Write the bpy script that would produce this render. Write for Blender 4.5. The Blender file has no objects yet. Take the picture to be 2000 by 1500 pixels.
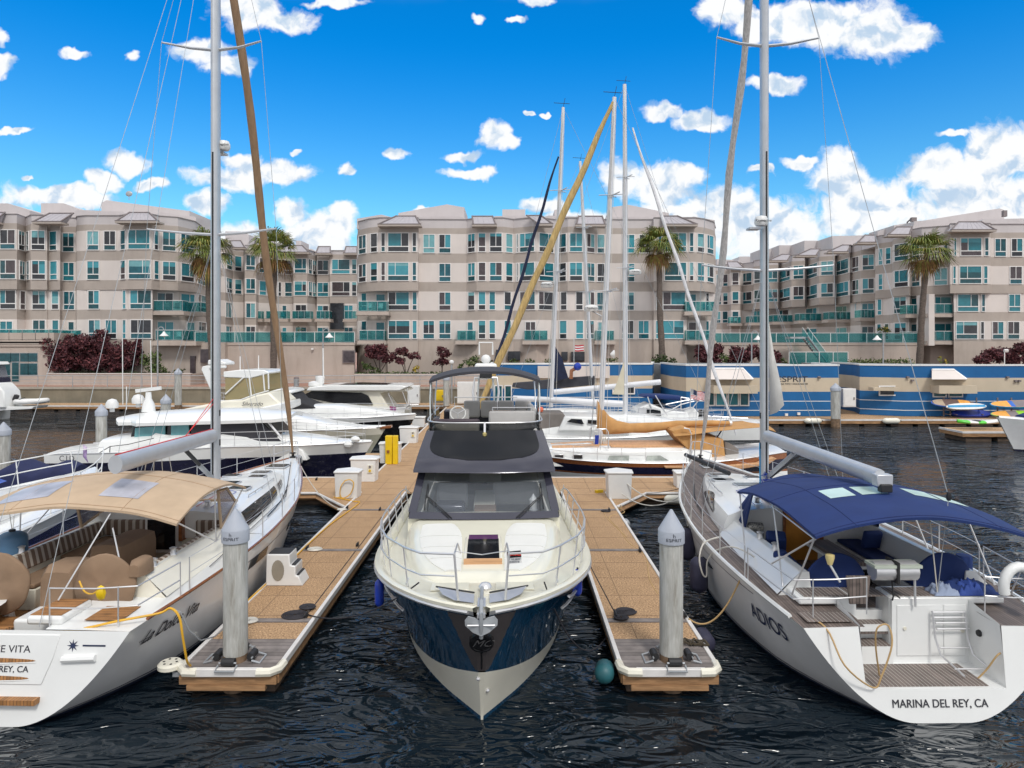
import bpy, bmesh, math, random
from mathutils import Vector, Matrix
R = math.radians
scene = bpy.context.scene
col = scene.collection
random.seed(7)
F = 1333.333; HORIZON = 675.0; CAMZ = 6.0
# ---------------------------------------------------------------- camera
cam = bpy.data.objects.new('camera', bpy.data.cameras.new('camera'))
col.objects.link(cam)
cam.location = (0, 0, CAMZ); cam.rotation_euler = (R(90), 0, 0)
cam.data.lens = 24; cam.data.sensor_width = 36; cam.data.shift_y = -0.0375
cam.data.clip_start = 0.1; cam.data.clip_end = 3000
scene.camera = cam
scene.view_settings.view_transform = 'Standard'
scene.view_settings.look = 'None'
scene.view_settings.exposure = 0.33
scene.view_settings.gamma = 1.0
scene.cycles.max_bounces = 7; scene.cycles.transparent_max_bounces = 12
scene.cycles.use_adaptive_sampling = True
scene.cycles.adaptive_threshold = 0.02
# ---------------------------------------------------------------- sun
SUN_EL, SUN_AZ = R(50), R(160)      # compass bearing of the sun, from +Y towards +X
sun = bpy.data.objects.new('sun', bpy.data.lights.new('sun', 'SUN'))
col.objects.link(sun)
sun.data.energy = 1.5; sun.data.angle = R(12); sun.data.color = (1.0, .96, .9)
sd = Vector((math.sin(SUN_AZ)*math.cos(SUN_EL), math.cos(SUN_AZ)*math.cos(SUN_EL), math.sin(SUN_EL)))
sun.rotation_euler = (-sd).to_track_quat('-Z', 'Y').to_euler()
# ---------------------------------------------------------------- world: sky texture with cumulus
world = bpy.data.worlds.new('World'); scene.world = world; world.use_nodes = True
nt = world.node_tree; N = nt.nodes; Lk = nt.links; N.clear()
def nd(t, **k):
    n = N.new(t)
    for a, b in k.items(): setattr(n, a, b)
    return n
def mth(op, a, b=None, c=None, clamp=False):
    n = nd('ShaderNodeMath', operation=op, use_clamp=clamp)
    for i, v in enumerate((a, b, c)):
        if v is None: continue
        if isinstance(v, (int, float)): n.inputs[i].default_value = v
        else: Lk.new(v, n.inputs[i])
    return n.outputs[0]
def vmth(op, a, b=None, c=None, out=0):
    n = nd('ShaderNodeVectorMath', operation=op)
    for i, v in enumerate((a, b, c)):
        if v is None: continue
        if isinstance(v, (tuple, list)): n.inputs[i].default_value = v
        else: Lk.new(v, n.inputs[i])
    return n.outputs[out]
def mixc(f, a, b):
    n = nd('ShaderNodeMix', data_type='RGBA')
    if isinstance(f, (int, float)): n.inputs[0].default_value = f
    else: Lk.new(f, n.inputs[0])
    for i, v in ((6, a), (7, b)):
        if isinstance(v, tuple): n.inputs[i].default_value = v
        else: Lk.new(v, n.inputs[i])
    return n.outputs[2]
def smooth(v, a, b):
    n = nd('ShaderNodeMapRange', interpolation_type='SMOOTHSTEP')
    Lk.new(v, n.inputs[0]); n.inputs[1].default_value = a; n.inputs[2].default_value = b
    return n.outputs[0]
sky = nd('ShaderNodeTexSky', sky_type='NISHITA', sun_disc=False)
sky.sun_elevation = SUN_EL; sky.sun_rotation = SUN_AZ; sky.air_density = 1.3; sky.dust_density = 0.3; sky.ozone_density = 4.0
hs = nd('ShaderNodeHueSaturation'); hs.inputs['Saturation'].default_value = 1.0; hs.inputs['Value'].default_value = 1.0
Lk.new(sky.outputs[0], hs.inputs['Color'])
tc = nd('ShaderNodeTexCoord')
sep = nd('ShaderNodeSeparateXYZ'); Lk.new(tc.outputs['Generated'], sep.inputs[0])
yc = mth('MAXIMUM', sep.outputs[1], 0.04)
px = mth('DIVIDE', sep.outputs[0], yc); pz = mth('DIVIDE', sep.outputs[2], yc)
cmb = nd('ShaderNodeCombineXYZ'); Lk.new(px, cmb.inputs[0]); Lk.new(pz, cmb.inputs[1])
P0 = cmb.outputs[0]
def noise(vec, scale, detail, rough=.55, col_=False):
    n = nd('ShaderNodeTexNoise'); n.inputs['Scale'].default_value = scale; n.inputs['Detail'].default_value = detail
    n.inputs['Roughness'].default_value = rough; Lk.new(vec, n.inputs['Vector'])
    return n.outputs[1 if col_ else 0]
wn = vmth('SUBTRACT', noise(P0, 14, 4, .6, True), (.5, .5, .5))
P1 = vmth('MULTIPLY_ADD', wn, (.055, .055, 0), P0)
CL = """490 22 85 38;565 38 60 28;650 4 70 12;392 100 62 26;440 128 55 24;150 98 32 11;258 108 18 14;8 130 34 18;-2 80 18 24;945 35 18 11;1008 40 22 8;1045 4 36 12
1415 28 60 34;1470 60 50 30;1560 45 90 50;1680 60 110 62;1770 70 64 34;1510 162 48 20;1298 218 40 18;1372 235 42 20;968 262 36 32;990 284 24 18;775 301 28 14;678 333 22 15
905 303 44 13;925 335 58 14;1033 216 9 5;1062 217 9 5;560 328 66 26;440 345 72 26;470 310 50 16;245 320 44 32;205 350 40 20;290 362 34 14;110 382 108 26;62 345 12 6
570 415 40 38;612 462 84 52;662 430 34 30;405 395 46 28;1205 355 38 46;1290 365 76 50;1335 348 46 26;1060 395 45 18;1500 440 170 60;1640 345 62 56;1430 395 66 36;1700 410 120 60
1830 340 70 44;1960 300 86 76;1940 400 150 80;1350 430 150 50;1130 430 110 28;500 470 110 40;790 480 120 30;1485 338 22 8;820 402 20 8;1560 320 40 12;1860 262 40 10;20 255 40 8;580 290 14 8"""
d = None
for s in CL.replace('\n', ';').split(';'):
    u, v, ru, rv = map(float, s.split())
    c = ((u-1000)/F, (HORIZON-v)/F); r = (ru/F, rv/F)
    ln = vmth('LENGTH', vmth('MULTIPLY_ADD', P1, (1/r[0], 1/r[1], 0), (-c[0]/r[0], -c[1]/r[1], 0)), out=1)
    d = ln if d is None else mth('MINIMUM', d, ln)
fb = noise(P1, 17, 10, .60)
rl = noise(P1, 26, 4, .5)
rls = noise(vmth('ADD', P1, (-.006, .014, 0)), 26, 4, .5)
big = noise(P0, 7, 3)
dens = mth('ADD', mth('SUBTRACT', 1.12, d), mth('MULTIPLY', mth('SUBTRACT', fb, .5), 1.9))
mask = smooth(dens, .0, .46)
relief = mth('ADD', mth('MULTIPLY', mth('SUBTRACT', rl, rls), 2.5), .72)
relief = mth('ADD', relief, mth('MULTIPLY', mth('SUBTRACT', big, .5), -.8))
relief = mth('SUBTRACT', relief, mth('MULTIPLY', smooth(dens, .35, 1.5), .10), clamp=True)
ccol = mixc(smooth(relief, .22, .78), (.42, .54, .68, 1), (.79, .80, .81, 1))
ccol = mixc(mth('MULTIPLY', smooth(sep.outputs[2], .16, .02), .45), ccol, (.42, .60, .78, 1))
# the rest of the sky, overhead and behind: a bright broken overcast
el = sep.outputs[2]
over = smooth(mth('ADD', mth('SUBTRACT', el, mth('MULTIPLY', sep.outputs[1], .30)), mth('MULTIPLY', noise(tc.outputs['Generated'], 3, 5), .12)), .24, .40)
ocol = mixc(smooth(noise(tc.outputs['Generated'], 4.5, 6), .35, .68), (.50, .53, .58, 1), (1.0, 1.0, 1.02, 1))
skb = nd('ShaderNodeVectorMath', operation='MULTIPLY'); Lk.new(hs.outputs[0], skb.inputs[0]); skb.inputs[1].default_value = (.03, .085, .145)
low = smooth(el, 0, .42)
tint = mixc(low, (2.7, 1.50, .86, 1), (.02, .92, .98, 1))
skc = nd('ShaderNodeVectorMath', operation='MULTIPLY'); Lk.new(skb.outputs[0], skc.inputs[0]); Lk.new(tint, skc.inputs[1])
c1 = mixc(mask, skc.outputs[0], ccol)
c2 = mixc(over, c1, ocol)
back = smooth(mth('MULTIPLY', sep.outputs[1], -1), -.25, .1)
c3 = mixc(back, c2, ocol)
g = vmth('MULTIPLY', c3, (10, 10, 10))
bg = nd('ShaderNodeBackground'); bg.inputs[1].default_value = 0.1; Lk.new(g, bg.inputs[0])
wo = nd('ShaderNodeOutputWorld'); Lk.new(bg.outputs[0], wo.inputs[0])
try: world.cycles.sampling_method = 'MANUAL'; world.cycles.sample_map_resolution = 512
except Exception: pass
# ---------------------------------------------------------------- pixel helpers: a pixel of the 2000x1500 survey at a known distance
def P(u, v, D): return Vector(((u-1000)*D/F, D, CAMZ-(v-HORIZON)*D/F))
def X(u, D): return (u-1000)*D/F
def Z(v, D): return CAMZ-(v-HORIZON)*D/F
def G(u, v, z=0.0):
    D = (CAMZ-z)*F/(v-HORIZON); return Vector(((u-1000)*D/F, D, z))
# ---------------------------------------------------------------- materials
MT = {}
def mat(name, c, rough=.6, metal=0., var=.12, scale=3., bump=0., bscale=None, coat=0., spec=.5, sx=(1, 1, 1), c2=None, dirt=0., kind=None, det=5, dsc=(.8, .8, .16)):
    if name in MT: return MT[name]
    m = bpy.data.materials.new(name); m.use_nodes = True; MT[name] = m
    n = m.node_tree.nodes; l = m.node_tree.links; b = n['Principled BSDF']
    b.inputs['Roughness'].default_value = rough; b.inputs['Metallic'].default_value = metal
    b.inputs['Specular IOR Level'].default_value = spec; b.inputs['Coat Weight'].default_value = coat
    t = n.new('ShaderNodeTexCoord'); mp = n.new('ShaderNodeMapping'); mp.inputs['Scale'].default_value = sx
    l.new(t.outputs['Object'], mp.inputs[0])
    no = n.new('ShaderNodeTexNoise'); no.inputs['Scale'].default_value = scale; no.inputs['Detail'].default_value = det; l.new(mp.outputs[0], no.inputs[0])
    rp = n.new('ShaderNodeValToRGB'); rp.color_ramp.elements[0].position = .3; rp.color_ramp.elements[1].position = .72
    a = tuple(max(0, x*(1-var)) for x in c); e = c2 if c2 else tuple(min(1, x*(1+var)) for x in c)
    rp.color_ramp.elements[0].color = (*a, 1); rp.color_ramp.elements[1].color = (*e, 1)
    l.new(no.outputs[0], rp.inputs[0]); out = rp.outputs[0]
    if dirt:
        mp2 = n.new('ShaderNodeMapping'); mp2.inputs['Scale'].default_value = dsc; l.new(t.outputs['Object'], mp2.inputs[0])
        n2 = n.new('ShaderNodeTexNoise'); n2.inputs['Scale'].default_value = 1.6; n2.inputs['Detail'].default_value = 7; n2.inputs['Roughness'].default_value = .7
        l.new(mp2.outputs[0], n2.inputs[0]); r2 = n.new('ShaderNodeMapRange'); r2.inputs[1].default_value = .48; r2.inputs[2].default_value = .75; r2.inputs[4].default_value = dirt
        l.new(n2.outputs[0], r2.inputs[0]); mx = n.new('ShaderNodeMix'); mx.data_type = 'RGBA'; l.new(r2.outputs[0], mx.inputs[0]); l.new(out, mx.inputs[6])
        mx.inputs[7].default_value = (c[0]*.45, c[1]*.4, c[2]*.34, 1); out = mx.outputs[2]
    l.new(out, b.inputs['Base Color'])
    if bump:
        bp = n.new('ShaderNodeBump'); bp.inputs['Strength'].default_value = bump; bp.inputs['Distance'].default_value = .02
        nb = n.new('ShaderNodeTexNoise'); nb.inputs['Scale'].default_value = bscale or scale*4; nb.inputs['Detail'].default_value = 4
        l.new(mp.outputs[0], nb.inputs[0]); l.new(nb.outputs[0], bp.inputs['Height']); l.new(bp.outputs[0], b.inputs['Normal'])
    return m
def stripes(name, c1, c2, axis, period, frac, rough=.6, var=.15, rnd=True):
    """planked / striped surface: thin lines of c2 every `period` metres along object axis"""
    if name in MT: return MT[name]
    m = mat(name, c1, rough, var=var, scale=5, sx=(1, 1, 1)); n = m.node_tree.nodes; l = m.node_tree.links; b = n['Principled BSDF']
    base = b.inputs['Base Color'].links[0].from_socket
    t = n.new('ShaderNodeTexCoord'); s = n.new('ShaderNodeSeparateXYZ'); l.new(t.outputs['Object'], s.inputs[0])
    def mm(op, a, v):
        k = n.new('ShaderNodeMath'); k.operation = op; l.new(a, k.inputs[0]); k.inputs[1].default_value = v; return k.outputs[0]
    q = mm('DIVIDE', s.outputs[axis], period)
    fr = mm('FRACT', q, 0); ls = mm('LESS_THAN', fr, frac)
    wn_ = n.new('ShaderNodeTexWhiteNoise'); wn_.noise_dimensions = '1D'; l.new(mm('FLOOR', q, 0), wn_.inputs['W'])
    hv = n.new('ShaderNodeHueSaturation'); l.new(base, hv.inputs['Color'])
    if rnd: l.new(mm('ADD', mm('MULTIPLY', wn_.outputs[0], .45), .78), hv.inputs['Value'])
    mx = n.new('ShaderNodeMix'); mx.data_type = 'RGBA'; l.new(ls, mx.inputs[0]); l.new(hv.outputs[0], mx.inputs[6]); mx.inputs[7].default_value = (*c2, 1)
    l.new(mx.outputs[2], b.inputs['Base Color']); return m
def glass(name, tint, opac=.35, rough=.03, body=(.02, .025, .03)):
    if name in MT: return MT[name]
    m = bpy.data.materials.new(name); m.use_nodes = True; MT[name] = m
    n = m.node_tree.nodes; l = m.node_tree.links; b = n['Principled BSDF']; o = n['Material Output']
    b.inputs['Base Color'].default_value = (*body, 1); b.inputs['Roughness'].default_value = rough; b.inputs['Specular IOR Level'].default_value = .7
    tr = n.new('ShaderNodeBsdfTransparent'); tr.inputs[0].default_value = (*tint, 1)
    mx = n.new('ShaderNodeMixShader'); mx.inputs[0].default_value = opac
    l.new(tr.outputs[0], mx.inputs[1]); l.new(b.outputs[0], mx.inputs[2]); l.new(mx.outputs[0], o.inputs[0]); return m

gel = mat('gelcoat_white', (.80, .81, .80), .25, var=.03, scale=1.5, coat=.3)
gel2 = mat('gelcoat_cream', (.78, .75, .64), .25, var=.03, scale=1.5, coat=.3)
gel3 = mat('gelcoat_ivory', (.74, .72, .60), .22, var=.03, scale=2, coat=.4)
grayhull = mat('hull_silver', (.80, .80, .80), .25, var=.05, scale=2, coat=.4)
navy = mat('navy_hull', (.012, .015, .05), .12, var=.2, coat=.6)
navyb = mat('navy_blue_hull', (.006, .045, .10), .10, var=.15, coat=.8)
black = mat('black_gloss', (.01, .01, .012), .12, var=.1)
rub = mat('black_rubber', (.02, .02, .022), .6)
darkgl = mat('dark_glass', (.012, .014, .018), .06, var=.2); brgl = mat('brow_gloss', (.006, .007, .010), .12, spec=.2)
roofgray = mat('graphite_paint', (.045, .045, .065), .22, var=.06, metal=.3, coat=.5)
steel = mat('stainless_steel', (.66, .66, .67), .32, metal=.6, var=.05)
galv = mat('galvanised', (.38, .40, .42), .5, metal=.4, var=.15)
alu = mat('mast_aluminium', (.52, .54, .57), .38, metal=.35, var=.06)
whitep = mat('white_paint', (.78, .78, .77), .4, var=.05)
tanc = mat('tan_canvas', (.49, .365, .25), .9, var=.08, scale=2.5, bump=.25, bscale=4)
tanc2 = mat('ochre_canvas', (.50, .27, .10), .9, var=.14, scale=3, bump=.5, bscale=5)
browns = mat('brown_sail', (.30, .19, .11), .9, var=.15, bump=.4, bscale=6, sx=(3, 3, .5))
browncov = mat('brown_cover', (.25, .165, .105), .9, var=.1, bump=.4, bscale=6)
bluec = mat('blue_canvas', (.008, .027, .125), .85, var=.12, scale=2, bump=.2, bscale=4)
bluec2 = mat('blue_tarp', (.03, .07, .30), .8, var=.2, bump=.5)
grayc = mat('gray_canvas', (.19, .17, .155), .9, var=.1, bump=.3)
darkc = mat('charcoal_canvas', (.045, .045, .055), .85, var=.15, bump=.3)
blackc = mat('black_canvas', (.02, .02, .024), .8, var=.2, bump=.3)
cushg = mat('gray_cushion', (.42, .41, .40), .8, var=.06)
cushw = mat('white_cushion', (.68, .68, .65), .7, var=.03)
wood = mat('varnished_wood', (.26, .095, .035), .25, var=.25, sx=(.4, 6, 6), coat=.5)
teakb = mat('teak_beige', (.58, .33, .17), .6, var=.18, sx=(.6, 6, 6))
teaky = stripes('teak_deck', (.36, .17, .06), (.04, .03, .02), 0, .055, .14)
teakx = stripes('teak_deck_across', (.36, .17, .06), (.04, .03, .02), 1, .055, .14)
greyteak = stripes('weathered_teak', (.17, .135, .12), (.05, .045, .04), 0, .06, .16)
greyteakx = stripes('weathered_teak_across', (.17, .135, .12), (.42, .40, .37), 0, .07, .16)
striped_cush = stripes('striped_cushion', (.16, .11, .08), (.46, .42, .37), 1, .17, .42, rnd=False)
pebble = mat('pebbled_dock', (.27, .145, .070), .95, c2=(.70, .47, .27), scale=30, var=.3, bump=.5, bscale=50, det=3, dirt=.30)
seam = mat('dock_seam', (.20, .13, .08), .9)
plank = stripes('dock_planks', (.20, .175, .165), (.045, .04, .04), 1, .135, .07, .8, .25)
beam = mat('timber_beam', (.34, .19, .09), .75, var=.4, scale=2, sx=(1, 8, 8), bump=.3)
beamd = mat('dark_timber', (.10, .07, .05), .8, var=.5, sx=(1, 1, 4))
bumper = mat('white_bumper', (.70, .68, .66), .5, var=.1)
conc = mat('pile_concrete', (.46, .46, .43), .85, var=.2, scale=5, sx=(3, 3, .4), bump=.3, dirt=1.0, dsc=(5, 5, .55), c2=(.58, .58, .55))
concw = mat('wet_concrete', (.20, .13, .08), .7, var=.4, scale=6)
capm = mat('pile_cap', (.38, .41, .47), .6, var=.06)
wallb = mat('wall_beige', (.47, .40, .35), .95, var=.08, scale=.4, dirt=.30)
walll = mat('wall_light', (.67, .61, .575), .95, var=.05, scale=.5, dirt=.08)
wallt = mat('wall_taupe', (.42, .365, .325), .95, var=.07, scale=.5, dirt=.18)
wallp = mat('parapet', (.55, .51, .51), .95, var=.05, scale=.4, dirt=.12)
roofm = mat('metal_roof', (.40, .38, .41), .6, var=.06)
trimd = mat('roof_trim', (.20, .17, .17), .8); trimp = mat('parapet_trim', (.33, .30, .30), .8)
fram = mat('window_frame', (.76, .75, .74), .5, var=.04)
GL = [mat('glass_a', (.02, .175, .215), .12, var=.15), mat('glass_b', (.05, .28, .34), .18, var=.08), mat('glass_c', (.010, .07, .085), .08, var=.3),
      mat('glass_d', (.028, .03, .036), .08, var=.3), mat('glass_e', (.07, .055, .06), .12, var=.3), mat('glass_f', (.16, .38, .41), .2, var=.1), mat('glass_g', (.012, .10, .13), .1, var=.3)]
railgl = glass('rail_glass', (.50, .80, .80), .30, body=(.04, .24, .26))
clear = glass('cabin_glass', (.86, .88, .90), .30, body=(.22, .25, .29))  # grey body colour stands in for the overcast sky reflected in the windscreen
smoke = glass('smoked_acrylic', (.22, .22, .22), .45)
vinyl = glass('clear_vinyl', (.75, .75, .78), .45, rough=.15, body=(.35, .34, .38))
cvinyl = glass('cream_vinyl', (.75, .68, .42), .55, rough=.2, body=(.50, .43, .24))
brick = mat('red_paving', (.36, .20, .15), .9, var=.15, scale=6)
quay = mat('quay_concrete', (.24, .21, .155), .95, var=.2, scale=.6, dirt=.35)
plasw = mat('white_plastic', (.76, .76, .75), .4, var=.04)
yel = mat('yellow_plastic', (.78, .52, .01), .4, var=.06)
yrope = mat('yellow_hose', (.72, .40, .03), .5)
bluep = mat('blue_wall', (.005, .115, .32), .6, var=.10, scale=.8, dirt=.2)
creamp = mat('cream_wall', (.58, .49, .37), .8, var=.05, scale=.8, dirt=.15)
rope = mat('white_rope', (.62, .60, .55), .8); ropet = mat('tan_rope', (.50, .33, .15), .8); roped = mat('dark_rope', (.03, .028, .035), .8)
fendb = mat('blue_fender', (.01, .04, .35), .35); fendt = mat('teal_fender', (.02, .11, .13), .5, var=.2); fendn = mat('navy_fender', (.03, .03, .06), .7)
trunkm = mat('bark', (.12, .095, .08), .95, var=.35, sx=(1, 1, 3), bump=.8, scale=5)
leafp = mat('palm_green', (.15, .19, .035), .6, var=.4, scale=3); leafo = mat('palm_olive', (.23, .20, .04), .7, var=.35, scale=3); leafd = mat('palm_dead', (.24, .13, .045), .9, var=.35)
leafr = mat('purple_leaf', (.075, .020, .028), .7, var=.5, scale=2); leafr2 = mat('purple_leaf_light', (.16, .045, .05), .7, var=.4)
leafg = mat('shrub_green', (.045, .075, .02), .7, var=.5); leafg2 = mat('shrub_light', (.11, .15, .04), .7, var=.4); leafy = mat('yellow_grass', (.42, .31, .05), .8, var=.3)
soil = mat('soil', (.05, .035, .025), .95, var=.3)
ink = mat('lettering', (.03, .03, .04), .5)
inkb = mat('navy_lettering', (.02, .03, .08), .5)
red = mat('red_paint', (.62, .02, .02), .5); skyb = mat('light_blue', (.02, .28, .55), .5); orange = mat('orange_board', (.80, .38, .08), .5, var=.15)
green = mat('green_kayak', (.10, .58, .05), .4, var=.2)
# ---------------------------------------------------------------- mesh builder
SOFT = (yrope, ropet, rope, roped)
def soften(p, k=5):
    q = [p[0]]+p+[p[-1]]; r_ = []
    for i in range(1, len(q)-2):
        a, b, c, d_ = q[i-1], q[i], q[i+1], q[i+2]
        for j in range(k):
            t = j/k; r_.append(.5*((2*b)+(c-a)*t+(2*a-5*b+4*c-d_)*t*t+(3*b-a-3*c+d_)*t**3))
    return r_+[p[-1]]
class MB:
    def __init__(s): s.v = []; s.f = []; s.mi = []; s.ms = []; s.cuts = []
    def k(s, m):
        if m not in s.ms: s.ms.append(m)
        return s.ms.index(m)
    def add(s, vs, fs, m):
        s.cuts.append((len(s.v), len(s.f))); o = len(s.v); k = s.k(m); s.v += [tuple(x) for x in vs]
        for f in fs: s.f.append([o+i for i in f]); s.mi.append(k)
        return s
    def box(s, x0, x1, y0, y1, z0, z1, m):
        return s.add([(x0,y0,z0),(x1,y0,z0),(x1,y1,z0),(x0,y1,z0),(x0,y0,z1),(x1,y0,z1),(x1,y1,z1),(x0,y1,z1)],
                     [(3,2,1,0),(4,5,6,7),(0,1,5,4),(1,2,6,5),(2,3,7,6),(3,0,4,7)], m)
    def obox(s, c, sz, m, rot=(0, 0, 0)):
        from mathutils import Euler
        e = Euler(rot).to_matrix(); c = Vector(c); h = Vector(sz)/2
        vs = [c + e @ Vector((a*h.x, b*h.y, d_*h.z)) for d_ in (-1, 1) for a, b in ((-1,-1),(1,-1),(1,1),(-1,1))]
        return s.add(vs, [(3,2,1,0),(4,5,6,7),(0,1,5,4),(1,2,6,5),(2,3,7,6),(3,0,4,7)], m)
    def tube(s, pts, r, m, n=6, cap=True, closed=False):
        pts = [Vector(p) for p in pts]
        if m in SOFT and len(pts) > 3 and not isinstance(r, (list, tuple)) and not closed: pts = soften(pts)
        rs = r if isinstance(r, (list, tuple)) else [r]*len(pts)
        rings = []; up = None; L_ = len(pts)
        for i, p in enumerate(pts):
            if closed: t = pts[(i+1) % L_]-pts[i-1]
            else: t = pts[min(i+1, L_-1)]-pts[max(i-1, 0)]
            if t.length < 1e-9: t = Vector((0, 0, 1))
            t.normalize()
            if up is None: up = Vector((0, 0, 1)) if abs(t.z) < .9 else Vector((0, 1, 0))
            a = t.cross(up)
            if a.length < 1e-4: a = t.cross(Vector((1, 0, 0)))
            a.normalize(); b = t.cross(a).normalized(); up = -b if b.dot(up) < 0 else b
            b = up; a = t.cross(b).normalized()
            rings.append([p + (a*math.cos(2*math.pi*j/n) + b*math.sin(2*math.pi*j/n))*rs[i] for j in range(n)])
        vs = [q for rg in rings for q in rg]; fs = []
        for i in range(L_ if closed else L_-1):
            i2 = (i+1) % L_
            for j in range(n): fs.append((i*n+j, i*n+(j+1) % n, i2*n+(j+1) % n, i2*n+j))
        if cap and not closed: fs += [tuple(range(n-1, -1, -1)), tuple((L_-1)*n+j for j in range(n))]
        return s.add(vs, fs, m)
    def grid(s, rows, m, close=False):
        n = len(rows[0]); vs = [q for r_ in rows for q in r_]; fs = []
        for i in range(len(rows)-1):
            for j in range(n if close else n-1): fs.append((i*n+j, i*n+(j+1) % n, (i+1)*n+(j+1) % n, (i+1)*n+j))
        return s.add(vs, fs, m)
    def lathe(s, prof, c, m, n=16, axis='z', closed=True):
        c = Vector(c); rows = []
        for r_, h in prof:
            row = []
            for j in range(n):
                a = 2*math.pi*j/n; q = (r_*math.cos(a), r_*math.sin(a), h)
                if axis == 'y': q = (q[0], q[2], q[1])
                if axis == 'x': q = (q[2], q[0], q[1])
                row.append(c+Vector(q))
            rows.append(row)
        s.grid(rows, m, True)
        if closed:
            o = len(s.v); k = s.k(m)
            s.f.append(list(range(o-n, o))); s.mi.append(k); s.f.append(list(range(o-len(rows)*n, o-len(rows)*n+n))[::-1]); s.mi.append(k)
        return s
    def prism(s, poly, a, b, m, axis='z', ms=None):
        """polygon (2D list) extruded from a to b along axis; the polygon gives the two other coordinates in order"""
        n = len(poly)
        def q(p, h): return {'z': (p[0], p[1], h), 'y': (p[0], h, p[1]), 'x': (h, p[0], p[1])}[axis]
        fs = [tuple(range(n)), tuple(range(2*n-1, n-1, -1))] + [(i, (i+1) % n, n+(i+1) % n, n+i) for i in range(n)]
        return s.add([q(p, a) for p in poly]+[q(p, b) for p in poly], fs, m)
    def sphere(s, c, r, m, n=12, sc=(1, 1, 1)):
        rows = []
        for i in range(1, n//2):
            t = math.pi*i/(n//2); rows.append([(c[0]+r*sc[0]*math.sin(t)*math.cos(2*math.pi*j/n), c[1]+r*sc[1]*math.sin(t)*math.sin(2*math.pi*j/n), c[2]+r*sc[2]*math.cos(t)) for j in range(n)])
        o = len(s.v); s.grid(rows, m, True); k = s.k(m); t_ = len(s.v); s.v += [(c[0], c[1], c[2]+r*sc[2]), (c[0], c[1], c[2]-r*sc[2])]
        L_ = (len(rows)-1)*n
        for j in range(n): s.f.append([t_, o+j, o+(j+1) % n]); s.mi.append(k); s.f.append([t_+1, o+L_+(j+1) % n, o+L_+j]); s.mi.append(k)
        return s
    def each(s, name, parent=None, world=False, bev=0., per=1):
        """every `per` primitives become an object of their own"""
        c = s.cuts[::per]+[(len(s.v), len(s.f))]; r_ = []
        for (v0, f0), (v1, f1) in zip(c, c[1:]):
            q = MB(); q.ms = list(s.ms); q.v = s.v[v0:v1]; q.f = [[i-v0 for i in f] for f in s.f[f0:f1]]; q.mi = s.mi[f0:f1]
            used = sorted(set(q.mi)); q.ms = [s.ms[i] for i in used]; q.mi = [used.index(i) for i in q.mi]; r_.append(q.build(name, parent, world, bev))
        return r_
    def build(s, name, parent=None, world=False, bev=0., sharp=38, recalc=True, solid=0.):
        me = bpy.data.meshes.new(name); off = Vector((0, 0, 0))
        if world and parent is not None:
            p = parent
            while p is not None: off += p.location; p = p.parent
        me.from_pydata([tuple(Vector(v)-off) for v in s.v], [], s.f)
        for m in s.ms: me.materials.append(m)
        me.polygons.foreach_set('material_index', s.mi)
        if recalc and len(s.f) < 60000:
            b = bmesh.new(); b.from_mesh(me); bmesh.ops.recalc_face_normals(b, faces=b.faces); b.to_mesh(me); b.free()
        me.polygons.foreach_set('use_smooth', [True]*len(me.polygons)); me.update()
        try: me.set_sharp_from_angle(angle=R(sharp))
        except Exception: pass
        o = bpy.data.objects.new(name, me); col.objects.link(o)
        if parent is not None: o.parent = parent
        if solid: md = o.modifiers.new('s', 'SOLIDIFY'); md.thickness = solid; md.offset = 0
        if bev:
            md = o.modifiers.new('b', 'BEVEL'); md.width = bev; md.segments = 2; md.limit_method = 'ANGLE'; md.angle_limit = R(40)
        return o
def thing(name, label, cat, loc=(0, 0, 0), rotz=0., group=None):
    o = bpy.data.objects.new(name, None); col.objects.link(o); o.location = loc; o.rotation_euler = (0, 0, rotz)
    o.empty_display_size = .2
    return tag(o, label, cat, group)
def tag(o, label=None, cat=None, group=None, kind=None):
    if label: o['label'] = label
    if cat: o['category'] = cat
    if group: o['group'] = group
    if kind: o['kind'] = kind
    return o
def dup(root, loc, rotz=None, label=None, group=None):
    def cp(o, par):
        c = o.copy(); col.objects.link(c)
        if par is not None: c.parent = par
        for ch in list(o.children): cp(ch, c)
        return c
    c = cp(root, None); c.location = loc
    if rotz is not None: c.rotation_euler = (0, 0, rotz)
    if label: c['label'] = label
    if group: c['group'] = group
    return c
def text(s, size, m, parent, at, name='lettering', shear=0., rx=90, rz=0., depth=.004, fn=None, align='CENTER', sxy=1., ry=0., bold=0.):
    cu = bpy.data.curves.new('t', 'FONT'); cu.body = s; cu.size = size; cu.align_x = align; cu.align_y = 'CENTER'; cu.extrude = 0 if fn else depth; cu.shear = shear; cu.offset = bold
    o = bpy.data.objects.new('t', cu); col.objects.link(o)
    dg = bpy.context.evaluated_depsgraph_get(); me = bpy.data.meshes.new_from_object(o.evaluated_get(dg)); bpy.data.objects.remove(o)
    from mathutils import Euler
    if fn:
        b = bmesh.new(); b.from_mesh(me); bmesh.ops.triangulate(b, faces=b.faces); bmesh.ops.subdivide_edges(b, edges=b.edges, cuts=3, use_grid_fill=True); b.to_mesh(me); b.free()
        for v in me.vertices: v.co = fn(v.co.x*sxy, v.co.y)
    else:
        e = Euler((R(rx), R(ry), R(rz))).to_matrix()
        for v in me.vertices: v.co = Vector(at) + e @ Vector((v.co.x*sxy, v.co.y, v.co.z))
    me.materials.clear(); me.materials.append(m)
    t = bpy.data.objects.new(name, me); col.objects.link(t); t.parent = parent
    return t
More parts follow.
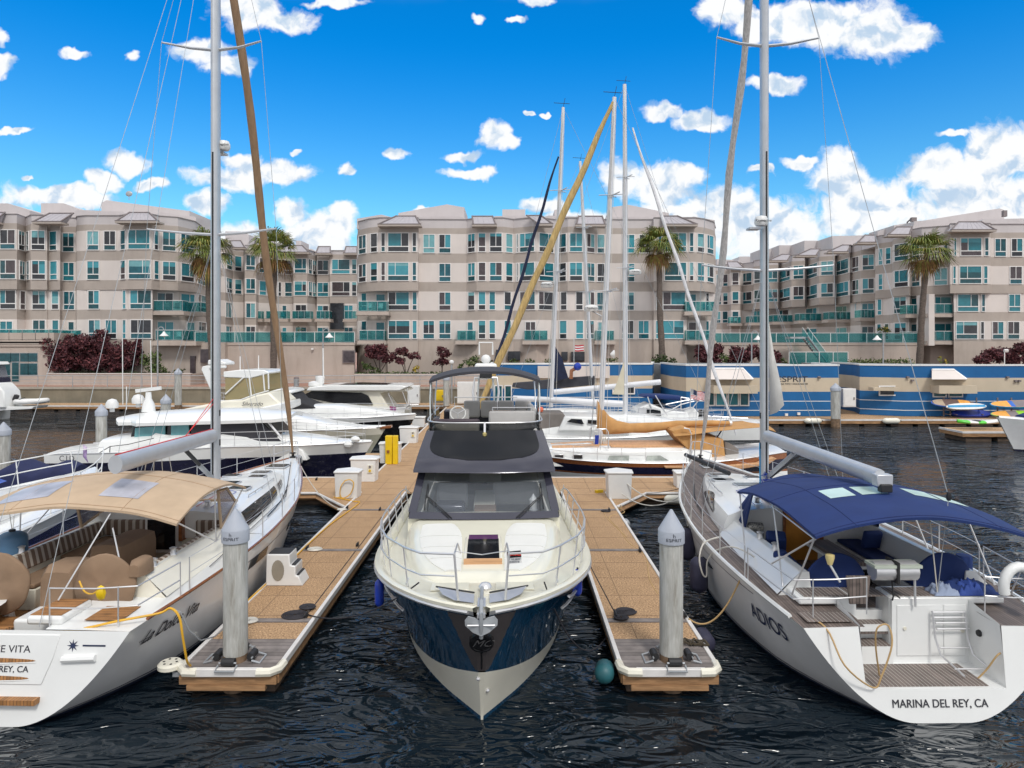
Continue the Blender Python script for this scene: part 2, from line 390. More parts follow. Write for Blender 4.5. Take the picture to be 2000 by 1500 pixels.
def interp(tab, x):
    if x <= tab[0][0]: return tab[0][1]
    if x >= tab[-1][0]: return tab[-1][1]
    for i in range(len(tab)-1):
        if x <= tab[i+1][0]:
            (x0, y0), (x1, y1) = tab[i], tab[i+1]
            m0 = (y1-tab[i-1][1])/(x1-tab[i-1][0]) if i > 0 else (y1-y0)/(x1-x0)
            m1 = (tab[i+2][1]-y0)/(tab[i+2][0]-x0) if i+2 < len(tab) else (y1-y0)/(x1-x0)
            h = x1-x0; t = (x-x0)/h
            return (2*t**3-3*t*t+1)*y0 + (t**3-2*t*t+t)*h*m0 + (3*t*t-2*t**3)*y1 + (t**3-t*t)*h*m1
def arc(p0, p1, sag, n=10):
    p0 = Vector(p0); p1 = Vector(p1)
    return [p0.lerp(p1, i/n) - Vector((0, 0, sag*4*(i/n)*(1-i/n))) for i in range(n+1)]
# ================================================================ WATER, QUAY, PROMENADE
wm = bpy.data.materials.new('harbour_water'); wm.use_nodes = True
def water_mat():
    n = wm.node_tree.nodes; l = wm.node_tree.links; b = n['Principled BSDF']
    b.inputs['Base Color'].default_value = (.006, .012, .018, 1); b.inputs['Roughness'].default_value = .02; b.inputs['IOR'].default_value = 1.36
    b.inputs['Specular IOR Level'].default_value = .62
    t = n.new('ShaderNodeTexCoord')
    def ns(scale, det, sx, dist=0., rough=.5):
        mp = n.new('ShaderNodeMapping'); mp.inputs['Scale'].default_value = sx; mp.inputs['Rotation'].default_value = (0, 0, .25); l.new(t.outputs['Object'], mp.inputs[0])
        q = n.new('ShaderNodeTexNoise'); q.inputs['Scale'].default_value = scale; q.inputs['Detail'].default_value = det; q.inputs['Distortion'].default_value = dist; q.inputs['Roughness'].default_value = rough
        l.new(mp.outputs[0], q.inputs[0]); return q.outputs[0]
    def ma(op, a, v):
        k = n.new('ShaderNodeMath'); k.operation = op; l.new(a, k.inputs[0])
        if isinstance(v, float): k.inputs[1].default_value = v
        else: l.new(v, k.inputs[1])
        return k.outputs[0]
    h = ma('ADD', ma('MULTIPLY', ns(.42, 1, (1, 1.6, 1), 1.4), 1.25), ma('MULTIPLY', ns(1.25, 1, (1, 2.0, 1), 2.6), .40))
    h = ma('ADD', h, ma('MULTIPLY', ns(4.0, 1, (1, 1.8, 1), 1.6), .025))
    pr = n.new('ShaderNodeMapRange'); l.new(ns(.13, 3, (1, 1.6, 1), .5), pr.inputs[0]); pr.inputs[1].default_value = .36; pr.inputs[2].default_value = .66; pr.inputs[3].default_value = .45; pr.inputs[4].default_value = 1.35
    h = ma('MULTIPLY', h, pr.outputs[0])
    bp = n.new('ShaderNodeBump'); bp.inputs['Strength'].default_value = 1.0; bp.inputs['Distance'].default_value = .36
    l.new(h, bp.inputs['Height']); l.new(bp.outputs[0], b.inputs['Normal'])
water_mat()
w = MB().add([(-400, -60, 0), (400, -60, 0), (400, 900, 0), (-400, 900, 0)], [(0, 1, 2, 3)], wm).build('water'); tag(w, kind='structure')
m = MB(); m.box(-140, 180, 67.0, 400, -1, 1.95, brick); pr = m.build('promenade'); tag(pr, kind='structure')
q = thing('quay_wall', 'long stained concrete quay wall below the red promenade', 'wall', (0, 66.7, 0))
MB().box(-140, 180, 66.6, 66.99, -1, 1.75, quay).build('wall', q, True)
MB().box(-140, 180, 66.5, 67.1, 1.75, 1.955, mat('quay_cap', (.36, .33, .28), .9)).build('coping', q, True)
# promenade railing
rl = thing('railing', 'thin grey pipe railing along the edge of the red promenade', 'railing', (-20, 66.9, 1.96))
m = MB()
for z_ in (3.05, 2.7, 2.35): m.tube([(-60, 66.8, z_), (-2, 66.8, z_)], .022 if z_ < 3 else .035, galv, 5)
m.build('rails', rl, True)
m = MB(); x_ = -60
while x_ < -2: m.tube([(x_, 66.8, 1.95), (x_, 66.8, 3.05)], .035, galv, 5); x_ += 3.4
tag(m.build('posts', rl, True), kind='stuff')
# ================================================================ APARTMENT BUILDINGS
SLABS = [(6.45, 6.7, 0), (6.7, 8.8, 1), (8.8, 9.85, 0), (9.85, 11.96, 1), (11.96, 13.0, 0), (13.0, 15.1, 1), (15.1, 16.15, 0), (16.15, 18.3, 1), (18.3, 18.95, 0)]
FL = {1: (6.72, 8.78), 2: (9.87, 11.92), 3: (13.02, 15.08), 4: (16.17, 18.28)}
def foot(poly, back):
    pts = [(X(u, D), D) for u, D in poly]
    return pts + [(pts[-1][0]+back[1], pts[-1][1]+back[0]), (pts[0][0]+back[2], pts[0][1]+back[0])]
def cornered(pts, out):
    """offset of an open polyline by `out` towards the camera"""
    res = []
    for i, p in enumerate(pts):
        a = pts[max(i-1, 0)]; b = pts[min(i+1, len(pts)-1)]; t = Vector((b[0]-a[0], b[1]-a[1])).normalized()
        res.append((p[0]+t.y*out, p[1]-t.x*out))
    return res
def wallstrip(mb, pts, z0, z1, m, th=.35):
    """a wall of real thickness following pts"""
    ins = cornered(pts, -th)
    n = len(pts); vs = [(x, y, z0) for x, y in pts]+[(x, y, z1) for x, y in pts]+[(x, y, z0) for x, y in ins]+[(x, y, z1) for x, y in ins]; fs = []
    for i in range(n-1): fs += [(i, i+1, n+i+1, n+i), (2*n+i, 3*n+i, 3*n+i+1, 2*n+i+1), (n+i, n+i+1, 3*n+i+1, 3*n+i), (i, 2*n+i, 2*n+i+1, i+1)]
    fs += [(0, n, 3*n, 2*n), (n-1, 3*n-1, 4*n-1, 2*n-1)]
    mb.add(vs, fs, m)
def ray_hit(pts, u):
    k = (u-1000)/F
    best = None
    for i in range(len(pts)-1):
        (x0, y0), (x1, y1) = pts[i], pts[i+1]; dx, dy = x1-x0, y1-y0; den = dx-k*dy
        if abs(den) < 1e-9: continue
        t = (k*y0-x0)/den
        if -.001 <= t <= 1.001:
            y = y0+t*dy
            if best is None or y < best[2]: best = (i, t, y)
    return best
def window(T, pts, u0, u1, z0, z1, kind, rnd):
    h = ray_hit(pts, (u0+u1)/2)
    if h is None: return
    i = h[0]; (x0, y0), (x1, y1) = pts[i], pts[i+1]; k0, k1 = (u0-1000)/F, (u1-1000)/F; L_ = math.hypot(x1-x0, y1-y0)
    def tt(k): return (k*y0-x0)/((x1-x0)-k*(y1-y0))
    e = .06/L_
    t0 = min(max(tt(k0), e), 1-e); t1 = min(max(tt(k1), e), 1-e)
    if t1-t0 < .25/L_: return
    A = Vector((x0+(x1-x0)*t0, y0+(y1-y0)*t0, 0)); B = Vector((x0+(x1-x0)*t1, y0+(y1-y0)*t1, 0)); W = (B-A).length
    ax = (B-A).normalized(); nn = Vector((ax.y, -ax.x, 0))
    m = MB(); fw = .075
    def bar(a, b, za, zb, d0, d1, mt):
        q = [A+ax*a, A+ax*b]; vs = []
        for z_ in (za, zb):
            for p_, d_ in ((q[0], d1), (q[1], d1), (q[1], d0), (q[0], d0)): vs.append((p_.x+nn.x*d_, p_.y+nn.y*d_, z_))
        m.add(vs, [(3,2,1,0),(4,5,6,7),(0,1,5,4),(1,2,6,5),(2,3,7,6),(3,0,4,7)], mt)
    pal = lambda: rnd.choices(GL, [20, 16, 18, 18, 13, 8, 12])[0]
    door = kind == 'd'
    sill = z0 if door else z0+.60
    bar(0, W, z0, z0+fw, .004, .09, fram); bar(0, W, z1-fw, z1, .004, .09, fram)
    bar(0, fw, z0+fw, z1-fw, .004, .09, fram); bar(W-fw, W, z0+fw, z1-fw, .004, .09, fram)
    if not door: bar(fw, W-fw, sill-.05, sill+.05, .004, .085, fram)
    base = z0+fw if door else sill+.05
    g0 = pal()
    if W > 1.15:
        cut = W*(.36 if rnd.random() < .5 else .64) if W > 1.7 else W*.5
        bar(cut-.03, cut+.03, base, z1-fw, .004, .08, fram)
        gs = g0 if rnd.random() < .3 else pal()
        bar(fw, cut-.03, base, z1-fw, .004, .03, g0); bar(cut+.03, W-fw, base, z1-fw, .004, .03, gs)
    else: bar(fw, W-fw, base, z1-fw, .004, .03, g0)
    if not door:
        bar(fw, W-fw, z0+fw, sill-.05, .004, .03, g0 if rnd.random() < .5 else GL[rnd.choice((2, 3, 6))])
    if rnd.random() < .35 and not door:   # a half drawn blind
        zb = z1-fw-(z1-base)*rnd.uniform(.2, .5); bar(fw+.01, W-fw-.01, zb, z1-fw, .031, .036, GL[rnd.choice((1, 5, 0))])
    m.build('glass_door' if door else 'window', T, True, recalc=False)
PUS = {}
def facade(T, lo, up, wins, seed, base=None, par=None, back=(14, 0, 0), top=19.9, mats=None):
    rnd = random.Random(seed)
    pl = [(X(u, D), D) for u, D in lo]; pu = [(X(u, D), D) for u, D in up]
    m = MB()
    for z0, z1, k in SLABS:
        pts = pu if z0 >= 11.95 else pl
        wallstrip(m, pts, z0, z1, walll if k else wallt)
    if base is not None: wallstrip(m, pl, base, 6.45, wallb)
    # inner mass so that nothing shows through
    for pp, za, zb in ((pl, 5, 11.94), (pu, 11.97, 18.9)): f = cornered(pp, -.40); m.prism(f+[(f[-1][0]+back[1], f[-1][1]+back[0]), (f[0][0]+back[2], f[0][1]+back[0])], za, zb, wallp)
    PUS[T.name] = pu
    m.build('wall', T, True)
    m = MB(); wallstrip(m, cornered(pu, -.08), 18.95, top, wallp); wallstrip(m, cornered(pu, .02), top, top+.07, trimp)
    m.build('parapet', T, True)
    for fl, ws in wins.items():
        for it in ws:
            kind = 'w'
            if isinstance(it, str): kind = it[0]; it = it[1:]; a, b = map(float, it.split('-'))
            else: a, b = it
            window(T, pu if fl > 2 else pl, a, b, *( (FL[fl][0]-.0, FL[fl][1]) if kind == 'w' else (FL[fl][0]-.15, FL[fl][1]-.15)), kind, rnd)
def ws(s): return [tuple(map(float, q.split('-'))) if q[0] != 'd' else q for q in s.split()]
def balcony(T, u0, u1, D, fl, dep=1.3, nseg=3, slab=True):
    z0 = FL[fl][0]-.18; x0, x1 = X(u0, D-dep), X(u1, D-dep)
    b = MB()
    if slab: b.box(x0-.2, x1+.2, D-dep-.12, D-.02, z0-.30, z0-.004, wallb); b.box(x0-.25, x1+.25, D-dep-.17, D-.02, z0-.42, z0-.30, wallt)
    else: b.box(x0, x1, D-dep, D, z0-.06, z0-.004, wallb)
    bo = b.build('balcony', T, True)
    r = MB()
    for k in range(nseg+1):
        x_ = x0+(x1-x0)*k/nseg; r.box(x_-.025, x_+.025, D-dep, D-dep+.05, z0, z0+1.1, galv)
    r.box(x0-.03, x1+.03, D-dep-.01, D-dep+.06, z0+1.1, z0+1.15, fram); r.box(x0, x1, D-dep, D-dep+.05, z0+.04, z0+.08, galv)
    for x_ in (x0, x1): r.box(x_-.02, x_+.02, D-dep+.06, D-.03, z0+1.1, z0+1.15, fram)
    r.build('balcony_rail', bo)  if False else None
    g = MB()
    g.box(x0+.03, x1-.03, D-dep+.015, D-dep+.03, z0+.09, z0+1.08, railgl)
    for x_ in (x0+.01, x1-.01): g.box(x_-.008, x_+.008, D-dep+.06, D-.04, z0+.09, z0+1.08, railgl)
    r.build('balcony_rail', T, True); g.build('glass_panel', T, True)
    rb_ = random.Random(int(u0*7+fl)); cm = rb_.choice((whitep, trimd, GL[1])); ch = MB()
    for k in range(2):
        xc = x0+(x1-x0)*(.3+.4*k)+rb_.uniform(-.1, .1); yc_ = D-dep*.5
        if x1-x0 > 1.6: ch.box(xc-.25, xc+.25, yc_-.25, yc_+.2, z0+.38, z0+.46, cm); ch.box(xc-.25, xc+.25, yc_+.201, yc_+.26, z0+.3, z0+.95, cm)
    if ch.f: ch.each('balcony_chair', T, True, per=2)
def bay_roof(T, u0, u1, t0, t1, D, z0=18.97, z1=20.05, run=2.0, out=.95):
    hs_ = [ray_hit(PUS[T.name], u_) for u_ in (u0, t0, (t0+t1)/2, t1, u1)]; D = min(h_[2] for h_ in hs_ if h_)-.10; run = 0.
    a = [Vector((X(u0, D-out), D-out, z0)), Vector((X(u1, D-out), D-out, z0)), Vector((X(t1, D+run), D+run, z1)), Vector((X(t0, D+run), D+run, z1))]
    a2 = [Vector((X(u0, D-out), D+run, z0)), Vector((X(u1, D-out), D+run, z0))]
    m = MB(); m.add(a+a2, [(0, 1, 2, 3), (1, 5, 2), (0, 3, 4), (0, 4, 5, 1), (3, 2, 5, 4)], roofm)
    m.box(a[0].x-.12, a[1].x+.12, D-out-.14, D+.2, z0-.20, z0-.003, wallt)
    m.box(a[0].x-.14, a[1].x+.14, D-out-.16, D-out+.06, z0-.003, z0+.09, trimd)
    m.tube([a[0]+Vector((0,0,.08)), a[3]+Vector((0,0,.05))], .09, trimd, 5); m.tube([a[1]+Vector((0,0,.08)), a[2]+Vector((0,0,.05))], .09, trimd, 5)
    m.tube([a[3], a[2]], .09, trimd, 5)
    n_ = max(3, int((a[1].x-a[0].x)/.55))
    for k in range(1, n_):
        m.tube([a[0].lerp(a[1], k/n_)+Vector((0, 0, .01)), a[3].lerp(a[2], k/n_)+Vector((0, 0, .01))], .022, roofm, 4)
    m.build('bay_roof', T, True)
def slab(mb, uv, D, dep, m):
    mb.prism([(X(u, D), Z(v, D)) for u, v in uv], D, D+dep, m, 'y')
def block(T, uv, D, dep=6, name='roof_block', m_=None):
    b = MB(); slab(b, uv, D, dep, m_ or wallp); return b.build(name, T, True)
# --- central building
cb = thing('apartment_building', 'central four storey beige apartment block with taupe bands, standing between two courtyards', 'building', (X(1040, 76), 76, 1.95), group='beige apartment blocks behind the quay')
c_up = [(697, 81), (700, 76.6), (719, 75), (741, 74.2), (817, 74.2), (818, 75.2), (905, 75.3), (911, 75.3), (931, 74.3), (983, 74.3), (1003, 75.2), (1008, 75.0), (1048, 73.8), (1083, 75.3), (1090, 75.3), (1109, 74.3), (1141, 74.3), (1163, 75.3), (1184, 75.3), (1275, 75.3), (1277, 74.2), (1357, 74.2), (1377, 75), (1395, 76.8), (1398, 81)]
c_lo = [(697, 81), (699, 77), (719, 76.0), (755, 76.0), (757, 74.9), (817, 74.9), (818, 75.2), (905, 75.3), (911, 75.3), (931, 74.6), (983, 74.6), (1003, 75.2), (1008, 75.0), (1048, 74.2), (1083, 75.3), (1090, 75.3), (1109, 74.6), (1141, 74.6), (1163, 75.3), (1184, 75.3), (1275, 75.3), (1277, 74.9), (1341, 74.9), (1343, 76), (1377, 76), (1395, 77.4), (1398, 81)]
cw = {4: ws('701-716 724-738 744-753 757-799 805-814 826-850 857-881 914-929 934-949 956-981 987-1001 1007-1013 1015-1045 1052-1081 1092-1107 1112-1138 1145-1161 1166-1181 1216-1240 1248-1271 1285-1293 1297-1341 1346-1355 1361-1375 1380-1393'),
      3: ws('701-716 724-738 744-753 757-799 805-814 857-881 914-929 934-949 956-981 987-1001 1007-1013 1015-1045 1052-1081 1092-1107 1112-1138 1145-1161 1166-1181 1216-1240 1285-1293 1297-1341 1346-1355 1361-1375 1380-1393'),
      2: ws('706-717 d734-753 758-800 805-815 857-881 914-928 934-949 955-968 972-998 1006-1013 1015-1046 1051-1081 1095-1120 1124-1139 1144-1161 1165-1179 1215-1239 1281-1289 1294-1339 d1344-1360 1376-1384'),
      1: ws('706-717 d734-752 758-801 805-815 826-849 857-881 d913-925 934-949 955-968 971-998 d1026-1067 1093-1120 1124-1140 1144-1160 d1167-1177 1214-1238 1246-1268 1280-1336 d1344-1360 1376-1384')}
facade(cb, c_lo, c_up, cw, 11, base=1.95)
for a in ((740, 820, 775, 811, 74.2), (924, 968, 922, 962, 74.9), (1050, 1078, 1028, 1056, 74.6), (1126, 1182, 1130, 1176, 75.0), (1298, 1360, 1292, 1322, 74.4)): bay_roof(cb, *a)
block(cb, [(778, 452), (778, 416), (873, 399), (907, 405), (907, 452)], 80)
block(cb, [(697, 447), (697, 427), (745, 419), (776, 427), (776, 447)], 76.8, 5)
block(cb, [(812, 447), (812, 424), (895, 422), (918, 430), (918, 447)], 76.2, 5)
block(cb, [(981, 440), (981, 409), (1026, 409), (1026, 440)], 80)
block(cb, [(965, 448), (965, 422), (1030, 421), (1047, 427), (1072, 421), (1129, 423), (1129, 448)], 76.6, 5)
block(cb, [(1188, 448), (1197, 404), (1228, 400), (1306, 416), (1306, 448)], 80)
block(cb, [(1176, 450), (1184, 424), (1276, 424), (1276, 450)], 76.6, 5)
block(cb, [(1318, 448), (1330, 427), (1355, 423), (1396, 430), (1396, 450)], 77.6, 5)
block(cb, [(1083, 430), (1083, 410), (1094, 408), (1094, 430)], 82, 4)
for u0, u1, fl in ((700, 756, 2), (702, 750, 1)): balcony(cb, u0, u1, 75.4, fl, 1.5)
for u0, u1, fl in ((1340, 1397, 2), (1341, 1395, 1)): balcony(cb, u0, u1, 75.6, fl, 1.4)
balcony(cb, 893, 929, 75.3, 1, 1.0, 2); balcony(cb, 1024, 1069, 74.9, 1, 1.0, 3); balcony(cb, 1165, 1199, 75.3, 1, 1.0, 2)
m = MB()
for u, v, a, b in ((672, 670, 24, 24),): pass
for u0, u1, v0, v1 in ((1096, 1108, 687, 704), (1115, 1141, 687, 706), (992, 1016, 686, 704), (969, 980, 683, 700)): m.box(X(u0, 74.6), X(u1, 74.6), 74.1, 74.9, Z(v1, 74.6), Z(v0, 74.6), GL[3])
m.each('basement_vent', cb, True)
# --- left building
lb = thing('apartment_building', 'left apartment block with satellite dish on its roof, cut by the left picture edge', 'building', (X(150, 76), 76, 1.95), group='beige apartment blocks behind the quay')
l_up = [(-130, 73), (-20, 72.2), (33, 72.2), (50, 74), (60, 72.6), (92, 72.8), (93, 73.4), (117, 72.8), (120, 74.2), (148, 74.4), (150, 73.4), (168, 73), (233, 73), (248, 72.2), (296, 72.2), (312, 73.2), (348, 74), (382, 76.5), (404, 82), (436, 92)]
l_lo = [(-130, 73.2), (-20, 72.6), (33, 72.6), (50, 74), (60, 73.4), (92, 73.4), (93, 73.5), (117, 73.4), (120, 74.2), (148, 74.4), (150, 73.4), (168, 73.1), (233, 73.1), (248, 72.6), (298, 72.6), (299, 74.0), (348, 74.8), (382, 77), (404, 82), (436, 92)]
lw = {4: ws('0-31 35-47 52-57 61-89 97-112 122-146 170-194 203-227 236-246 250-294 300-309 317-344 352-379 387-402'),
      3: ws('0-33 37-48 53-58 62-90 98-113 123-146 170-195 236-246 251-295 300-310 317-344 353-379 385-402'),
      2: ws('0-34 38-49 63-90 101-117 124-147 172-195 240-250 254-297 d307-339 d352-380 386-402'),
      1: ws('d0-26 64-90 102-117 d133-146 173-197 206-229 240-250 255-298 d307-340 d364-380 387-402')}
facade(lb, l_lo, l_up, lw, 5, base=1.95, back=(14, -10, 0))
for a in ((66, 119, 98, 144, 73.0), (228, 308, 254, 290, 73.0), (-60, -10, -50, 10, 73.0)): bay_roof(lb, *a)
block(lb, [(-120, 445), (-120, 400), (15, 397), (58, 411), (58, 445)], 75.5)
block(lb, [(80, 430), (80, 397), (124, 397), (168, 414), (168, 430)], 80)
block(lb, [(146, 445), (146, 413), (155, 410), (240, 413), (258, 422), (258, 445)], 75.8, 5)
block(lb, [(198, 430), (198, 396), (208, 391), (370, 412), (370, 440)], 80)
block(lb, [(298, 447), (300, 419), (312, 414), (383, 424), (383, 450)], 78, 5)
for u0, u1, fl in ((300, 356, 2), (304, 356, 1)): balcony(lb, u0, u1, 74.3, fl, 1.4)
balcony(lb, 366, 392, 77, 2, 1.5, 2); balcony(lb, 365, 392, 77, 1, 1.5, 2); balcony(lb, -60, 95, 73, 1, 3.0, 6); balcony(lb, 122, 158, 74.2, 1, 1.0, 2)
m = MB(); MBp = P(252, 391, 80); m.tube([MBp, MBp+Vector((0, 0, .5))], .04, galv); m.sphere(MBp+Vector((0, 0, .75)), .42, galv, 10, (1, .25, .8)); m.build('satellite_dish', lb, True)
# garage wing below the left block
m = MB(); D0 = 70.0
m.box(X(-140, D0), X(105, D0), D0, 73.5, 1.95, Z(650, D0), wallb); m.box(X(-140, D0), X(107, D0), D0-.12, D0-.01, 5.9, 6.4, wallb)
m.build('garage_wing', lb, True)
m = MB()
for a, b, c_, d_ in ((-30, 21, 690, 708), (22, 38, 690, 706), (40, 55, 690, 706), (56, 73, 690, 706), (24, 37, 708, 745), (40, 55, 710, 732), (56, 73, 710, 732), (-30, 20, 710, 745)):
    m.box(X(a, D0), X(b, D0), D0-.05, D0-.01, Z(d_, D0), Z(c_, D0), GL[2]); m.box(X(a, D0)-.05, X(b, D0)+.05, D0-.03, D0-.005, Z(d_, D0)-.05, Z(c_, D0)+.05, galv)
m.build('entrance_glazing', lb, True)
m = MB(); m.box(X(300, 73), X(440, 73), 72.9, 74.5, 1.95, 6.3, wallb); m.box(X(300, 72.2), X(388, 72.2), 71.6, 74, 6.0, 6.45, wallb)
m.box(X(372, 72.7), X(381, 72.7), 72.6, 72.95, 1.95, 4.9, GL[4]); m.box(X(392, 72.7), X(411, 72.7), 72.6, 72.95, Z(708, 73), Z(682, 73), GL[4]); m.build('lower_wall', lb, True)
# --- courtyard wing behind the long wall (left courtyard)
cwg = thing('apartment_building', 'recessed courtyard wing of stepped bays seen between the left and central blocks', 'building', (X(560, 100), 100, 1.95), group='beige apartment blocks behind the quay')
w_up = [(404, 88), (440, 90), (455, 93), (475, 94), (478, 92), (500, 92.5), (505, 95), (541, 97), (550, 97.5), (572, 98), (573, 96), (600, 96), (618, 99), (619, 98), (643, 98), (644, 97), (700, 97)]
ww = {4: ws('442-453 458-472 480-499 506-520 524-541 543-551 556-571 575-599 602-609 610-617 620-642 648-684 687-697'),
      3: ws('442-453 458-472 480-499 506-520 524-541 543-551 556-571 575-599 602-609 610-617 620-642 648-684 687-697'),
      2: ws('d438-452 460-463 d480-508 515-518 d541-560 566-569 d577-603 d617-642 d672-690'),
      1: ws('d438-452 460-463 d480-508 d541-560 d577-603 d617-642 d672-690')}
facade(cwg, w_up, w_up, ww, 8, base=5.0, top=19.5, back=(12, 0, 0))
for a in ((541, 603, 560, 590, 96.5), (617, 645, 622, 645, 98), (672, 697, 676, 697, 97), (455, 478, 448, 470, 92), (500, 530, 500, 528, 94)): bay_roof(cwg, *a)
block(cwg, [(583, 500), (583, 487), (608, 486), (625, 494), (625, 505)], 101, 5); block(cwg, [(644, 505), (644, 491), (668, 491), (675, 497), (675, 505)], 101, 4); block(cwg, [(578, 480), (578, 470), (588, 470), (588, 490), (578, 490)], 104, 4)
block(cwg, [(440, 490), (440, 452), (470, 452), (486, 458), (486, 490)], 99, 5); block(cwg, [(486, 495), (486, 463), (530, 470), (560, 480), (560, 495)], 103, 5)
for u0, u1 in ((438, 455), (478, 510), (520, 560), (571, 606), (618, 643), (673, 695)): balcony(cwg, u0, u1, 96.0, 2, 1.5, 3)
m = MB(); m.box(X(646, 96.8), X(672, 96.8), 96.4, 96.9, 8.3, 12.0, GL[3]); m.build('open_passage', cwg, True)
# --- right building and its courtyard wing
rb = thing('apartment_building', 'right apartment block stepping back in a row of bays towards the centre', 'building', (X(1850, 80), 80, 1.95), group='beige apartment blocks behind the quay')
r_up = [(1397, 118), (1424, 117), (1428, 115), (1445, 114.5), (1450, 116), (1471, 114), (1472, 112), (1494, 110), (1520, 109.5), (1522, 111), (1546, 105), (1572, 104), (1574, 106), (1600, 99.5), (1630, 98.5), (1632, 100), (1660, 95), (1662, 95.5), (1680, 93), (1681, 92.5), (1709, 91.5), (1710, 87), (1726, 86), (1742, 85), (1745, 83), (1776, 81), (1779, 82), (1800, 80.5), (1853, 79.2), (1856, 77.8), (1934, 77.6), (1936, 78.2), (2150, 78)]
r_lo = [(1397, 118), (1424, 117), (1428, 115), (1445, 114.5), (1450, 116), (1471, 115), (1472, 114), (1494, 112), (1520, 112), (1522, 112), (1546, 108), (1572, 107), (1574, 107), (1600, 102.5), (1630, 101.5), (1632, 101), (1660, 98), (1662, 96), (1680, 94), (1681, 93.5), (1709, 92.5), (1710, 87.3), (1726, 86.3), (1742, 85), (1745, 83.3), (1776, 81.5), (1779, 83), (1800, 81.5), (1817, 80.5), (1861, 80.3), (1863, 78.2), (1934, 78.2), (1936, 78.3), (2150, 78.1)]
rw = {4: ws('1399-1409 1412-1422 1430-1443 1451-1469 1473-1493 1498-1519 1523-1544 1549-1570 1575-1597 1603-1628 1634-1658 1663-1678 1684-1708 1716-1725 1730-1741 1747-1775 1782-1797 1843-1852 1862-1868 1875-1917 1922-1931 1942-1965 1974-1997'),
      3: ws('1399-1409 1412-1422 1430-1443 1451-1469 1473-1493 1498-1519 1523-1544 1549-1570 1575-1597 1603-1628 1634-1658 1663-1678 1684-1708 1716-1725 1747-1775 1781-1798 1824-1851 1860-1867 1873-1917 1920-1929 1971-1996'),
      2: ws('1398-1408 1411-1422 d1430-1443 d1466-1490 1503-1505 d1512-1541 1554-1556 d1564-1596 1609-1612 d1621-1655 1670-1673 d1683-1707 1714-1723 1746-1771 d1779-1794 d1825-1858 1869-1911 1916-1924 1969-1993'),
      1: ws('d1564-1596 d1621-1655 d1683-1707 1713-1722 1728-1737 1747-1771 d1779-1793 d1824-1858 1866-1909 1914-1922 1937-1960 1967-1991')}
facade(rb, r_lo, r_up, rw, 21, base=1.95, top=19.9, back=(14, 0, 0))
for a in ((1859, 1943, 1873, 1916, 77.8), (1735, 1776, 1752, 1782, 82.5), (1676, 1711, 1690, 1710, 92), (1618, 1655, 1646, 1662, 99), (1556, 1594, 1584, 1602, 105), (1502, 1538, 1528, 1545, 110), (1424, 1452, 1420, 1440, 115)): bay_roof(rb, *a)
block(rb, [(1746, 470), (1746, 440), (1952, 407), (1961, 410), (1961, 450)], 86)
block(rb, [(1714, 480), (1714, 452), (1770, 436), (1770, 470)], 88, 4); block(rb, [(1780, 460), (1786, 432), (1863, 428), (1880, 434), (1880, 460)], 82, 4)
block(rb, [(1905, 452), (1920, 428), (2150, 424), (2150, 452)], 80.5, 5)
block(rb, [(1625, 500), (1625, 461), (1712, 459), (1712, 490)], 99, 5); block(rb, [(1571, 500), (1571, 470), (1636, 470), (1636, 495)], 104, 5); block(rb, [(1522, 500), (1522, 479), (1571, 479), (1571, 505)], 109, 5)
block(rb, [(1486, 510), (1486, 487), (1522, 487), (1522, 510)], 112, 5); block(rb, [(1400, 520), (1400, 506), (1440, 508), (1440, 525)], 122, 5); block(rb, [(1440, 515), (1445, 501), (1486, 501), (1486, 520)], 119, 5)
for u0, u1, D_ in ((1464, 1496, 112.5), (1510, 1548, 108.5), (1562, 1604, 103.5), (1619, 1664, 99), (1682, 1708, 93)): balcony(rb, u0, u1, D_, 2, 1.8, 4)
balcony(rb, 1427, 1447, 115, 2, 1.5, 3)
for fl in (1, 2): balcony(rb, 1811, 1861, 80.4, fl, 1.8, 3); balcony(rb, 1771, 1798, 82.0, fl, 1.5, 2)
m = MB(); m.box(X(1806, 79), X(1817, 79), 78.2, 80.6, 6.0, 11.9, walll); m.build('balcony_column', rb, True)
m = MB(); m.tube([P(1771, 445, 84), P(1772, 434, 84), P(1780, 427, 83)], .09, trimd); m.box(P(1779, 430, 83).x, P(1789, 430, 83).x, 82.8, 83.2, P(0, 433, 83).z, P(0, 425, 83).z, trimd); m.box(X(1956, 84), X(1963, 84), 83.6, 84, Z(424, 84), Z(412, 84), trimd); m.build('roof_camera', rb, True)
# --- podium walls and terrace railings
def terrace(name_lab, u0, u1, D, v0, z0=6.3, base=1.95, seg=2.1):
    t = thing('terrace_wall', name_lab, 'wall', (X((u0+u1)/2, D), D, base))
    m = MB(); m.box(X(u0, D), X(u1, D), D, D+.4, base, z0-.25, wallb); m.box(X(u0, D)-.05, X(u1, D)+.05, D-.08, D+.5, z0-.25, z0, wallb); m.box(X(u0, D), X(u1, D), D+.5, D+28, z0-.3, z0-.05, wallb); m.build('wall', t, True)
    r = MB(); x0, x1 = X(u0, D), X(u1, D); n_ = max(2, int((x1-x0)/seg))
    for k in range(n_+1): x_ = x0+(x1-x0)*k/n_; r.box(x_-.03, x_+.03, D+.1, D+.16, z0, z0+1.15, fram)
    r.box(x0, x1, D+.09, D+.17, z0+1.15, z0+1.2, fram); r.box(x0, x1, D+.1, D+.15, z0+.04, z0+.08, galv); r.build('railing', t, True)
    g_ = MB(); g_.box(x0, x1, D+.12, D+.135, z0+.09, z0+1.14, railgl); g_.build('glass_panel', t, True); return t
tw = terrace('long blank beige terrace wall with glass railing, right of the leaning brown sail', 380, 692, 73.6, 0)
m = MB(); D0 = 73.5
